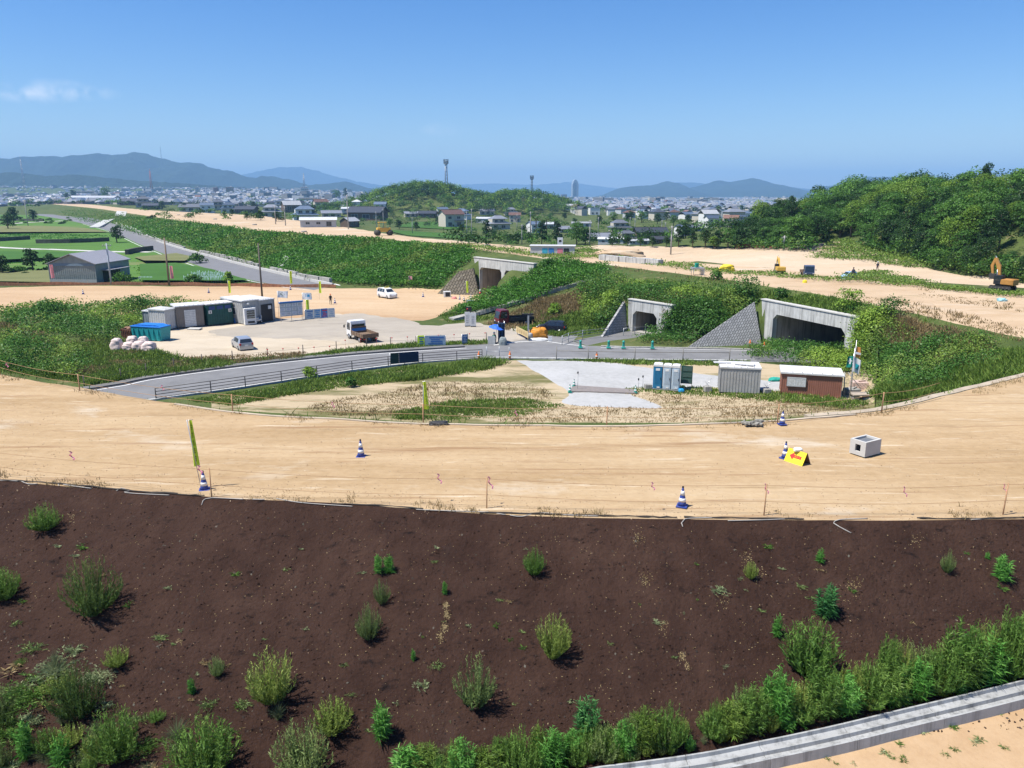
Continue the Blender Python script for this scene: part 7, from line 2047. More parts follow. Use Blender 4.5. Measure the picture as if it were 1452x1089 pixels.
# notice board and information panels
paper = mat('printed_sheet', (.60, .62, .63), .7, var=.1); blueh = mat('blue_header', (.03, .14, .38), .6); backb = mat('board_back', (.34, .40, .44), .6)
a, W_, rz = frame3((398, 456), (430, 453), ZY)
o = empty('notice_board', a, rz, 'large notice board with white sheets under a blue header', 'notice board')
H_ = 27 * a.length / FPX
MB().box((W_ / 2, .03, H_ * .57), (W_, .06, H_ * .66)).build('board', backb, o); MB().box((W_ / 2, -.05, H_ * .95), (W_ + .2, .3, .22), bev=.02).build('header', blueh, o)
for x in (.03, .5, .97): MB().tube([(W_ * x, .12, -.2), (W_ * x, .12, H_)], .04, 6).build('post', alu, o)
rs = random.Random(4)
for j in range(3):
 for k in range(4):
  w_, h_ = W_ * rs.uniform(.17, .23), H_ * rs.uniform(.13, .19)
  s_ = panel(o, 'sheet', (W_ * (.13 + .25 * k), -.015, H_ * (.80 - .21 * j)), w_, h_, paper, .02)
  q = MB()
  for m_ in range(4): q.box((W_ * (.13 + .25 * k) - w_ * .05 * (m_ % 2), -.03, H_ * (.80 - .21 * j) + h_ * (.3 - .18 * m_)), (w_ * (.7 - .1 * (m_ % 2)), .008, h_ * .05))
  q.build('print', blue_ink if (j + k) % 3 else ink, s_)
def sign_panels(pxl, pxr, hpx, label, mats_, z=ZY, lift=.1, prints=True, nm='panel_row', cat='panels', edge=None, back=True):
 a, W_, rz = frame3(pxl, pxr, z); H_ = hpx * a.length / FPX
 o = empty(nm, a, rz, label, cat)
 tot = sum(w for w, m, i in mats_); x = 0
 for w, m, im in mats_:
  w = w / tot * W_
  p_ = panel(o, 'panel', (x + w / 2, 0, lift + (H_ - lift) / 2), w - .03, H_ - lift, m, .05)
  if im:
   q = MB()
   for k in range(4): q.box((x + w * (.5 + .06 * (k % 2)), -.035, lift + (H_ - lift) * (.2 + .2 * k)), (w * (.7 - .14 * (k % 3)), .012, (H_ - lift) * (.07 + .03 * (k % 2))))
   q.build('print', im, p_)
  x += w
 for k in range(len(mats_) + 1): MB().tube([(W_ * k / len(mats_), .08, -.2), (W_ * k / len(mats_), .08, H_)], .035, 6).build('post', alu, o)
 return o
pb = mat('pale_blue_panel', (.33, .43, .50), .6); pb2 = mat('bright_blue_panel', (.04, .20, .48), .6); pw = mat('whitish_panel', (.55, .58, .60), .6)
sign_panels((433, 453.5), (475, 450.5), 14, 'row of pale blue information panels right of the notice board', [(12, pb, blue_ink), (10, pb, pb2), (10, pb2, redink), (10, pw, pb)])
sign_panels((592, 491.5), (602.3, 491.2), 16, 'lime sign board with blue marks on the yard fence', [(1, lime_c, blue_ink)], nm='sign_board', cat='sign')
sign_panels((602.6, 491.2), (632, 490.5), 15.5, 'long grey-blue sign board beside the lime one on the yard fence', [(1, mat('greyblue_panel', (.26, .36, .45), .6), blue_ink)], nm='sign_board', cat='sign')
sign_panels((655.5, 488.5), (663, 488), 14.5, 'narrow blue sign board on the yard fence left of the umbrella', [(1, mat('deep_blue_panel', (.03, .12, .30), .6), pw)], nm='sign_board', cat='sign')
dk = mat('navy_banner', (.018, .038, .085), .8); dk2 = mat('dark_green_banner', (.03, .055, .05), .8)
sign_panels((554, 519.6), (594, 516.2), 19, 'navy and dark green banner tied to the pipe railing', [(12, dk2, None), (28, dk, None)], nm='banner', cat='banner', lift=.25)
# gate, guard's umbrella, boards at the yard entrance
navy = mat('navy_sheet', (.016, .04, .085), .7, var=.25)
a = at(711, 487, ZY); o = empty('gate_leaf', a, 0, 'folded gate leaf wrapped in navy sheeting at the yard entrance', 'gate')
for k in range(5): MB().box((-.32 + k * .16, .04 * (k % 2), 1.35), (.13, .5, 2.3), .15 * (-1) ** k).build('leaf', navy, o)
MB().tube([(.35, 0, 0), (.35, 0, 2.75)], .05, 6).build('post', alu, o); lb_ = lump('sandbag', .95, .8, .95, mat('grey_sacking', (.20, .23, .23), .9, var=.2), 'grey sack at the foot of the navy gate leaf', 'sack', 31, at(713, 489, ZY), .15)
a = at(749, 480, ZY); o = empty('gate_post', a, 0, 'tall grey gate post with a short beam at the yard entrance', 'gate post')
MB().box((0, 0, 1.5), (.22, .22, 3.0)).build('post', grey_p, o); MB().box((-.1, 0, 3.08), (1.5, .26, .16)).build('beam', black_p, o); MB().lathe([(.42, 0), (.42, .7), (.38, .75)], 14, Matrix.Translation((.2, -.1, 0))).build('footing', CON, o)
a, W_, rz = frame3((732, 475), (749, 484), ZY); o = empty('barricade', a, rz, 'yellowish wooden barricade leaning at the gate post', 'barricade')
tanb = mat('tan_board', (.52, .40, .20), .7, var=.15)
MB().box((W_ / 2, 0, .78), (W_, .05, .75)).build('board', tanb, o)
q = MB()
for k in range(5):
 x = W_ * (.16 + .17 * k)
 q.box((x, -.035, .62), (.22, .012, .05)).box((x, -.035, .78), (.26, .012, .05)).box((x, -.035, .95), (.2, .012, .05)).box((x + .05 * (k % 2), -.04, .78), (.05, .012, .36))
q.build('print', mat('brown_ink', (.14, .07, .03), .8), o)
for x in (.06, .94): MB().box((W_ * x, .05, .55), (.07, .07, 1.3)).build('leg', tanb, o)
a = at(701, 486, ZY); o = empty('parasol', a, 0, 'bright blue parasol over the guard at the yard entrance', 'parasol')
u_ = MB(); V, F_ = [(0, 0, 2.30)], []; n = 16
for k in range(n):
 for r_, z_ in ((.5, 2.2), (1.0, 1.93)): V.append((r_ * math.cos(2 * PI * k / n), r_ * math.sin(2 * PI * k / n), z_ - (.05 if k % 2 and r_ > .6 else 0)))
for k in range(n):
 k2 = (k + 1) % n; F_ += [(0, 1 + 2 * k, 1 + 2 * k2), (1 + 2 * k, 2 + 2 * k, 2 + 2 * k2, 1 + 2 * k2)]
u_.add(V + [(x, y, z_ - .02) for x, y, z_ in V], F_ + [tuple(i + len(V) for i in f[::-1]) for f in F_])
u_.build('canopy', mat('blue_canopy', (.03, .13, .58), .6, var=.06), o); MB().tube([(0, 0, 0), (0, 0, 2.34)], .025, 6).build('pole', alu, o); MB().box((0, 0, .05), (.4, .4, .1), bev=.03).build('base', black_p, o)
o.rotation_euler = (R(4), R(10), 0)
MBx = MB(); MBx.box((0, 0, .5), (.9, .06, 1.0)).box((-.4, .3, .25), (.05, .6, .5)).box((.4, .3, .25), (.05, .6, .5)); o = tag(MBx.build('screen_board', mat('pale_screen', (.50, .50, .46), .7)), 'low pale board in front of the guard under the parasol', 'board'); o.location = at(697, 488, ZY)
for px, py, hh, ww, lb in [(663, 463, 21, .75, 'narrow white sign board left of the red truck'), (671, 463.5, 20, .8, 'white sign board with grey text beside the narrow one')]:
 b = at(px, py, ZY); H_ = hh * b.length / FPX; o = empty('sign_board', b, .1, lb, 'sign'); s_ = panel(o, 'board', (0, 0, H_ * .52), ww, H_ * .96, white_p, .08)
 q = MB()
 for k in range(5): q.box((-.05, -.05, H_ * (.3 + .12 * k)), (ww * .5, .012, .07))
 q.build('print', grey_p, s_); MB().box((0, .1, .06), (ww * .9, .5, .12)).build('base', black_p, o)
b = at(665, 458, ZY); o = empty('signal_lamp', b, 0, 'dark temporary signal lamp behind the narrow white sign board', 'signal'); MB().tube([(0, 0, 0), (0, 0, 1.7)], .05, 6).build('post', grey_p, o); h_ = MB(); h_.box((0, 0, 2.0), (.8, .25, .62), bev=.05); hh = h_.build('housing', black_p, o)
MB().lathe([(.11, -.02), (.11, .02)], 12, Matrix.Translation((-.2, -.14, 2.0)) @ Matrix.Rotation(PI / 2, 4, 'X')).build('lens', lampr, hh)
# orange bundle
lump('tarpaulin_bundle', 2.3, 1.7, 1.35, mat('orange_tarp', (.62, .25, .03), .55, var=.2, scale=4, bump=.3, bscale=6), 'bright orange tarpaulin bundle in front of the dark car', 'tarpaulin', 41, at(764, 479, ZY), .3)
lump('white_sheet', 2.3, .8, .3, mat('white_sheeting', (.62, .62, .60), .7), 'crumpled white sheet at the foot of the orange bundle', 'sheet', 43, at(764, 482.5, ZY), .3)
MBx = MB(); MBx.box((0, 0, .35), (.5, .06, .55)).box((0, .12, .1), (.4, .25, .2)); o = tag(MBx.build('small_sign', white_p), 'small white board on the ground right of the orange bundle', 'sign'); o.location = at(780, 484, ZY)
# portable toilets
def portable(pxl, pxr, hpx, label, m):
 a, W_, rz = frame3(pxl, pxr, ZY); H_ = hpx * a.length / FPX; D = .95
 o = empty('portable_toilet', a, rz, label, 'toilet')
 MB().box((W_ / 2, D / 2, H_ * .46 + .06), (W_ - .03, D, H_ * .88), bev=.03).build('cabin', m, o); MB().box((W_ / 2, D / 2, .06), (W_, D + .1, .12)).build('base', grey_p, o)
 r_ = MB(); r_.prism([(0, H_ * .91), (W_, H_ * .91), (W_ * .94, H_ * .985), (W_ * .5, H_), (W_ * .06, H_ * .985)], D + .06, Matrix.Translation((0, D / 2, 0))); r_.build('roof', white_p, o)
 d_ = panel(o, 'door', (W_ / 2, -.02, H_ * .46), W_ * .78, H_ * .80, m, .05)
 q = MB()
 for k in range(5): q.box((W_ * (.24 + .13 * k), -.055, H_ * .5), (.03, .03, H_ * .52))
 q.build('rib', m, d_); panel(d_, 'notice', (W_ * .5, -.06, H_ * .80), W_ * .42, H_ * .09, white_p, .02); panel(d_, 'handle', (W_ * .82, -.07, H_ * .45), .06, .18, black_p, .04); panel(d_, 'vent', (W_ * .6, -.06, H_ * .10), W_ * .3, H_ * .05, white_p, .02)
 return o
tb_ = mat('toilet_blue', (.02, .17, .32), .5, var=.05); tg = mat('toilet_pale_blue', (.42, .50, .56), .5, var=.05)
portable((925, 552), (938.5, 552.8), 37, 'deep blue portable toilet at the left of the three toilets', tb_); portable((939, 552.8), (950.8, 553.6), 36.5, 'pale blue-grey portable toilet in the middle of the three', tg); portable((951.2, 553.6), (963, 554.4), 36.5, 'pale blue-grey portable toilet at the right, beside the green board', tg)
a, W_, rz = frame3((964.5, 549), (981, 550), ZY); o = empty('display_board', a, rz, 'dark green board on thin legs beside the portable toilets', 'board'); gb = mat('dark_green_board', (.02, .065, .052), .6)
H_ = 32 * a.length / FPX
MB().box((W_ / 2, 0, H_ * .58), (W_, .08, H_ * .8)).build('board', gb, o)
for j in range(3): panel(o, 'panel', (W_ * .55, -.05, H_ * (.30 + .27 * j)), W_ * .8, H_ * .19, mat('faded_green_panel', (.06, .11, .09), .7), .02)
for x in (.04, .96): MB().tube([(W_ * x, .08, 0), (W_ * x, .08, H_ * .95)], .025, 6).build('leg', alu, o)
for px, py, w_, h_, lb in [(919, 551, .62, .42, 'concrete block left of the blue portable toilet'), (1003, 555, .62, .5, 'concrete block with sticks left of the grey shed'), (1087, 560, .62, .58, 'concrete block with a crossed stick right of the grey shed')]:
 o = empty('concrete_block', at(px, py, ZY), .1, lb, 'block'); MB().box((0, 0, h_ / 2), (w_, w_ * .9, h_), bev=.03).build('block', CON_D, o)
 if px > 950: MB().tube([(-.25, 0, h_ * .9), (.35, 0, h_ + .75)], .02, 5).tube([(.15, .05, h_ * .9), (-.3, .05, h_ + .5)], .02, 5).build('stick', alu, o)
lump('blue_basin', .55, .5, .28, mat('blue_plastic', (.02, .25, .48), .4), 'small blue basin at the foot of the right toilet', 'basin', 51, at(966, 555, ZY), .05)
for px, py, hpx, lb in [(911, 552, 20, 'black-topped post right of the steel plates'), (905, 552, 16, 'thin survey stick beside the black-topped post'), (819, 552, 26, 'thin tall stick at the left end of the steel plates')]:
 b = at(px, py, ZY); H_ = hpx * b.length / FPX; o = empty('marker_stick', b, 0, lb, 'stick'); MB().tube([(0, 0, -.1), (.03, 0, H_)], .02, 5).build('stick', grey_p, o); MB().lathe([(.02, H_ - .2), (.07, H_ - .12), (.07, H_ - .02), (.02, H_ + .05)], 8).build('head', black_p, o)
# grey shed and brown hut
o, W_, H_ = hut((1020, 557.5), (1076, 560), ZY, 36, 2.2, 'plain light grey metal shed between toilets and brown hut', lgrey, roofw, 13, .08)
rp = MB(); rp.box((W_ * .62, .9, H_ + .28), (1.7, .7, .08), -.25).box((W_ * .05, 1.4, H_ + .26), (1.5, .5, .06), .2); tag(rp.build('roof_sheets', roofw), None).parent = o
rpo = [c for c in o.children if c.name.startswith('roof_sheets')][0]
o, W_, H_ = hut((1107, 561), (1191, 566.5), ZY, 31.5, 2.3, 'red-brown site hut with curtained window and white roof', brownm, roofw, 28, .16, .12)
wd = window(o, (W_ * .245, -.06, H_ * .66), W_ * .32, H_ * .40); cu = MB()
for k in range(14): cu.box((W_ * .245 + (k - 6.5) * W_ * .021, -.125, H_ * .66), (W_ * .017, .02 + .008 * (k % 2), H_ * .31))
cu.build('curtain', curtain, wd); panel(o, 'end_panel', (W_ + .05, 1.1, H_ * .5), 2.1, H_ * .85, white_p, .05, 'x')
a = at(1200, 566, ZY); st = MB()
st.tube([(0, .5, 0), (-.15, .5, 2.3)], .05, 5).tube([(.15, .5, 2.3), (1.3, .3, .9)], .03, 5); o = tag(st.build('leaning_props', grey_p), 'thin grey props leaning at the end of the brown hut', 'props'); o.location = a
mi_ = [CON_D, mat('grey_planks', (.36, .30, .24), .85), mat('mottled_rubbish', (.45, .33, .28), .8, var=.6, scale=7)]
for i, (px, py, s_, m, lb) in enumerate([(1207, 560, (1.3, 1.0, .62), 0, 'grey block beside the brown hut under the flags'), (1219, 567, (1.7, 1.1, .55), 1, 'low weathered plank table right of the brown hut'), (1217, 554, (1.5, 1.2, .9), 2, 'mottled crate of rubbish behind the plank table')]):
 o = empty('debris_block', at(px, py, ZY), .2 - .2 * i, lb, 'debris');
 if i == 1: MB().box((0, 0, s_[2]), (s_[0], s_[1], .1), .05).build('top', mi_[1], o); MB().box((-.5, 0, .25), (.5, .9, .5)).box((.6, .1, .25), (.3, .8, .5)).build('support', CON_D, o)
 else: MB().box((0, 0, s_[2] / 2), s_, bev=.05, taper=.93).box((.2, -.1, s_[2] + .06), (.8, .12, .1), .6).build('block', mi_[m], o)
lump('rubble_heap', 1.9, 1.2, .6, mat('pale_rubble', (.42, .43, .40), .9, var=.4, scale=5), 'pale rubble heap at the foot of the bank right of the hut', 'rubble', 61, at(1236, 566, ZY), .5)
lump('net_heap', 1.2, .9, .35, mat('teal_net', (.02, .28, .22), .8), 'teal net heap behind the left corner of the brown hut', 'net', 62, at(1100, 540, ZY), .4)
# green animal-shaped barrier stands in front of the small tunnel
for i, px in enumerate((823, 863, 884, 925)):
 o = empty('barrier_stand', at(px, 493.3 + i * .3, ZY + .1), 0, ['leftmost', 'second', 'third', 'rightmost'][i] + ' turquoise barrier stand in front of the small tunnel', 'barrier')
 MB().box((0, 0, .38), (.34, .2, .6), bev=.07, taper=.75).lathe([(.03, .6), (.15, .68), (.15, .85), (.02, .95)], 10).build('body', green_p, o); MB().box((0, 0, .06), (.5, .42, .12), bev=.02).build('base', green_p, o)
tag(MB().tube([at(863, 491.5, ZY + .6), at(884, 491.8, ZY + .6), at(925, 492.5, ZY + .6)], .025, 6).build('barrier_bar', galv), 'thin pipe lying across the turquoise barrier stands', 'pipe')
fence('guard_railing', [at(797, 489, ZY), at(806, 485, ZY), at(826, 481, ZY), at(862, 477.5, ZY)], 2.4, 1.15, (.4, .75, 1.1), .045, galv, 'grey pipe railing beside the lane to the small tunnel', 'railing')
fence('guard_railing', [at(884, 476, ZY), at(900, 474.5, ZY), at(915, 473, ZY)], 2, 1.0, (.5, .95), .04, galv, 'short railing at the mouth of the small tunnel', 'railing')
# things on the tan road
a, W_, rz = frame3((1204, 641.5), (1226, 648.5), 0); H_ = .63; D = 1.02
o = empty('catch_basin', a, rz, 'open-topped precast concrete basin with square side hole on the tan road', 'concrete basin')
t = .09; b = MB()
hx0, hx1, hz0, hz1 = W_ * .34, W_ * .68, .16, .46
b.box((hx0 / 2, t / 2, H_ / 2), (hx0, t, H_)).box(((hx1 + W_) / 2, t / 2, H_ / 2), (W_ - hx1, t, H_)).box(((hx0 + hx1) / 2, t / 2, hz0 / 2), (hx1 - hx0, t, hz0)).box(((hx0 + hx1) / 2, t / 2, (hz1 + H_) / 2), (hx1 - hx0, t, H_ - hz1))
b.box((W_ / 2, D - t / 2, H_ / 2), (W_, t, H_)).box((t / 2, D / 2, H_ / 2), (t, D - 2 * t, H_)).box((W_ - t / 2, D / 2, H_ / 2), (t, D - 2 * t, H_)).box((W_ / 2, D / 2, .04), (W_ - 2 * t, D - 2 * t, .08)); b.build('walls', CON_N, o)
g_ = MB(); g_.box((W_ / 2, D / 2, H_ - .10), (W_ - 2 * t - .01, D - 2 * t - .01, .03)); g_.build('cover', mat('grey_cover', (.13, .14, .15), .6), o)
# arrow board
a, W_, rz = frame3((1111.5, 653), (1137, 661.5), 0); o = empty('arrow_board', a, rz, 'yellow folding board with a red left arrow on the tan road', 'sign'); Hs = .50
def leaf(s):
 vs = [(0, 0, .0), (W_, 0, .0), (W_, .26, Hs), (0, .26, Hs)] if s < 0 else [(0, .56, 0), (W_, .56, 0), (W_, .30, Hs), (0, .30, Hs)]
 vs += [(x, y + (.025 if s < 0 else -.025), z_) for x, y, z_ in vs]
 q = MB(); q.add(vs, [(0, 1, 2, 3), (7, 6, 5, 4), (0, 4, 5, 1), (1, 5, 6, 2), (2, 6, 7, 3), (3, 7, 4, 0)]); return q.build('leaf', yellow_p if s < 0 else mat('brown_board_back', (.20, .10, .06), .8), o)
lf = leaf(-1); leaf(1)
def onl(u, v, off=-.012): return (u * W_, .26 * v + off * .9, Hs * v + .46 * .0 - off * .3)
def flatshape(poly, m, par, nm):
 q = MB(); q.add([onl(u, v) for u, v in poly] + [onl(u, v, -.004) for u, v in poly], [tuple(range(len(poly))), tuple(range(2 * len(poly) - 1, len(poly) - 1, -1))] + [(i, i + len(poly), (i + 1) % len(poly) + len(poly), (i + 1) % len(poly)) for i in range(len(poly))]); return q.build(nm, m, par)
flatshape([(.18, .52), (.40, .82), (.40, .64), (.82, .64), (.82, .42), (.40, .42), (.40, .24)], redink, lf, 'arrow')
for k in range(3): flatshape([(.46 + .11 * k, .49), (.53 + .11 * k, .49), (.53 + .11 * k, .58), (.46 + .11 * k, .58)], yellow_p, lf, 'print')
lump('white_sack', .36, .24, .13, mat('sack_cloth', (.62, .60, .56), .85), 'white sack weighing down the yellow arrow board', 'sack', 71, a + Vector((math.cos(rz), math.sin(rz), 0)) * W_ * .5 + Vector((-math.sin(rz), math.cos(rz), 0)) * .28 + Vector((0, 0, Hs - .01)), .25)
sh = lump('black_sheet', .9, .5, .16, mat('black_sheeting', (.03, .03, .032), .6), 'crumpled black sheet on the far road edge beside the lime yellow flag', 'sheet', 72, at(622, 602, 0), .5)
rb = MB(); rs = random.Random(3)
for k in range(26): rb.box((rs.uniform(-.45, .45), rs.uniform(-.25, .25), .05 + rs.uniform(0, .14)), (rs.uniform(.1, .26), rs.uniform(.08, .2), rs.uniform(.05, .16)), rs.uniform(0, 3), bev=.02)
o = tag(rb.build('stone_heap', mat('dark_stones', (.22, .21, .18), .9, var=.5, scale=5)), 'heap of grey stones and scraps on the far road edge left of the cone', 'rubble'); o.location = at(1068, 603, 0)
# far side things
cb = MB()
for k in range(9):
 p_, q_ = hit(852 + k * 9.5, 368.5 + k * .85), hit(852 + (k + .93) * 9.5, 368.5 + (k + .93) * .85)
 d = q_ - p_; cb.box((p_ + q_) / 2 + Vector((0, 0, .45)), (d.length, 1.2, 1.0 - .05 * (k % 3)), math.atan2(d.y, d.x))
tag(cb.build('slab_row', CON), 'long row of pale concrete slabs stacked along the far side of the highway', 'slabs')
b = hit(988, 390); o = empty('drum_stand', b, .2, 'scaffold stand with a dark green top on the highway', 'stand')
for x in (-.7, .7):
 for y in (-.4, .4): MB().tube([(x, y, 0), (x, y, 1.1)], .05, 5).build('leg', alu, o)
MB().box((0, 0, 1.0), (1.7, 1.0, .25)).box((.9, 0, .5), (.1, 1.0, 1.1)).build('frame', alu, o); MB().box((-.1, 0, 1.4), (.5, .5, .7), bev=.1).build('top', gcl, o)
lump('covered_heap', 2.1, 1.4, 1.0, mat('yellow_cover', (.75, .56, .04), .5, var=.15), 'bright yellow covered heap at the far side of the highway', 'heap', 81, hit(1031, 384), .3)
lump('spoil_heap', 9, 6, 1.3, GM['highway_dirt'], 'bare earth heap at the left end of the far dirt area', 'earth heap', 82, hit(880, 363), .25)
a = hit(752, 361); o = empty('prefab_shed', a, -.1, 'long low prefab shed with coloured panels behind the highway', 'shed')
MB().box((7, 2.5, 1.3), (14, 5, 2.6)).build('walls', wgrey, o); MB().box((7, 2.5, 2.75), (14.6, 5.6, .2)).build('roof', roofw, o)
for x, m in ((4.6, mat('turquoise_panel', (.05, .35, .48), .6)), (6.6, pb2), (9.4, mat('rose_panel', (.62, .20, .26), .6)), (11.4, WIN)): panel(o, 'panel', (x, -.05, 1.2), 1.7, 1.6, m)
o.scale = (.62,) * 3
b = hit(794, 358); o = empty('sign_board', b, 0, 'white square sign above the low prefab shed', 'sign'); MB().tube([(0, 0, 0), (0, 0, 2.8)], .06, 5).build('post', grey_p, o); s_ = panel(o, 'board', (0, -.08, 2.2), 1.1, 1.6, white_p, .06); panel(s_, 'print', (0, -.12, 2.3), .5, .4, ink, .01)
for px, py, lb in [(253, 305, 'first'), (305, 311, 'second'), (361, 319, 'third'), (431, 329, 'fourth'), (690, 349, 'fifth')]:
 MBx = MB(); MBx.lathe([(.9, 0), (.9, .35), (.7, .4)], 12); o = tag(MBx.build('manhole_ring', CON_D), lb + ' dark concrete ring from the left on the highway surface', 'manhole', 'concrete rings on the highway'); o.location = hit(px, py)
b = at(634, 421, ZY); o = empty('equipment_cabinet', b, .1, 'white equipment cabinet with dark doors left of the cones at the twin tunnel', 'cabinet'); MB().box((0, 0, .5), (1.3, .8, 1.0), bev=.04).build('case', white_p, o); panel(o, 'door', (.1, -.42, .5), .8, .75, black_p, .04)
b = at(667, 430.5, ZY); o = empty('generator', b, .1, 'pale blue generator on the grass left of the tunnel worker', 'generator'); MB().box((0, 0, .32), (1.3, .8, .6), bev=.06).build('case', pb, o); MB().box((0, -.41, .36), (.7, .03, .3)).build('grille', black_p, o)
lump('rope_coil', .9, .7, .45, mat('red_white_tape', (.65, .25, .22), .7, var=.4, scale=12), 'red and white bundle beside the white equipment cabinet', 'bundle', 83, at(644, 424, ZY), .2)
o = lump('survey_box', .55, .45, .4, yellow_p, 'small yellow box on the highway above the wide tunnel', 'box', 84, hit(1141, 401), .1)
o = lump('tool_heap', 1.0, .7, .35, mat('turquoise_heap', (.25, .45, .48), .6, var=.5, scale=6), 'turquoise and yellow tools lying on the highway near the orange excavator', 'tools', 85, hit(1420, 427), .4)
# warehouse by the fields
a, b_ = at(72, 403, -7.2), at(138, 403.5, -7.2); d = b_ - a; W_ = d.length; rz = math.atan2(d.y, d.x); H_ = 4.1; D = 12.5
o = empty('warehouse', a, rz, 'grey metal warehouse with a low gable roof beside the haul road', 'warehouse')
whm = ribbed('grey_green_siding', (.24, .27, .26)); whr = mat('dark_roof_sheet', (.26, .26, .28), .5, dirt=(.2, .19, .18))
Mz = Matrix.Translation((W_ / 2, D / 2, 0))
w_ = MB(); w_.box((W_ / 2, D / 2, H_ / 2), (W_, D, H_)); w_.prism([(-W_ / 2, H_), (W_ / 2, H_), (0, H_ + 1.9)], D, Mz)
for k in range(24): w_.box((W_ * k / 23, -.02, H_ / 2), (.08, .05, H_));
w_.build('walls', whm, o)
r_ = MB()
for s in (-1, 1):
 x = W_ / 2 + .35
 q = [(s * x, -D / 2 - .4, H_ - .05), (s * x, D / 2 + .4, H_ - .05), (0, D / 2 + .4, H_ + 1.98), (0, -D / 2 - .4, H_ + 1.98)]; q += [(x_, y_, z_ + .15) for x_, y_, z_ in q]
 r_.add(q, [(0, 1, 2, 3), (7, 6, 5, 4), (0, 4, 5, 1), (1, 5, 6, 2), (2, 6, 7, 3), (3, 7, 4, 0)], Mz)
r_.build('roof', whr, o)
panel(o, 'base_band', (W_ / 2, -.06, .5), W_ + .05, 1.0, mat('pale_base', (.36, .36, .34), .7), .06); panel(o, 'gable_band', (W_ / 2, -.07, H_ * .97), W_ - .1, .5, mat('blue_grey_band', (.16, .22, .27), .6), .05)
panel(o, 'side_door', (W_ + .05, D * .45, 1.3), 6.5, 2.6, black_p, .06, 'x'); MB().box((W_ + .9, D * .48, 2.75), (1.7, 8, .12)).build('canopy', whr, o)
for y in (.2, .5, .76): MB().tube([(W_ + 1.6, D * y, 0), (W_ + 1.6, D * y, 2.7)], .06, 5).build('canopy_post', alu, o)
# vegetable plot stakes
sk = MB(); rs = random.Random(8)
for row in range(3):
 for k in range(26):
  p_ = at(262 + k * 2.05 + row * 5, 403 - row * 4.2, -7.3); sk.tube([p_, p_ + Vector((rs.uniform(-.1, .1), 0, rs.uniform(1.3, 1.8)))], .05, 4)
for k in range(10):
 p_ = at(198 + k * 2, 400, -7.3); sk.tube([p_, p_ + Vector((0, 0, 1.2))], .05, 4)
tag(sk.build('plant_stakes', mat('pale_blue_stakes', (.34, .46, .50), .6)), 'rows of pale blue plant stakes in the vegetable plot', None, None, 'stuff')
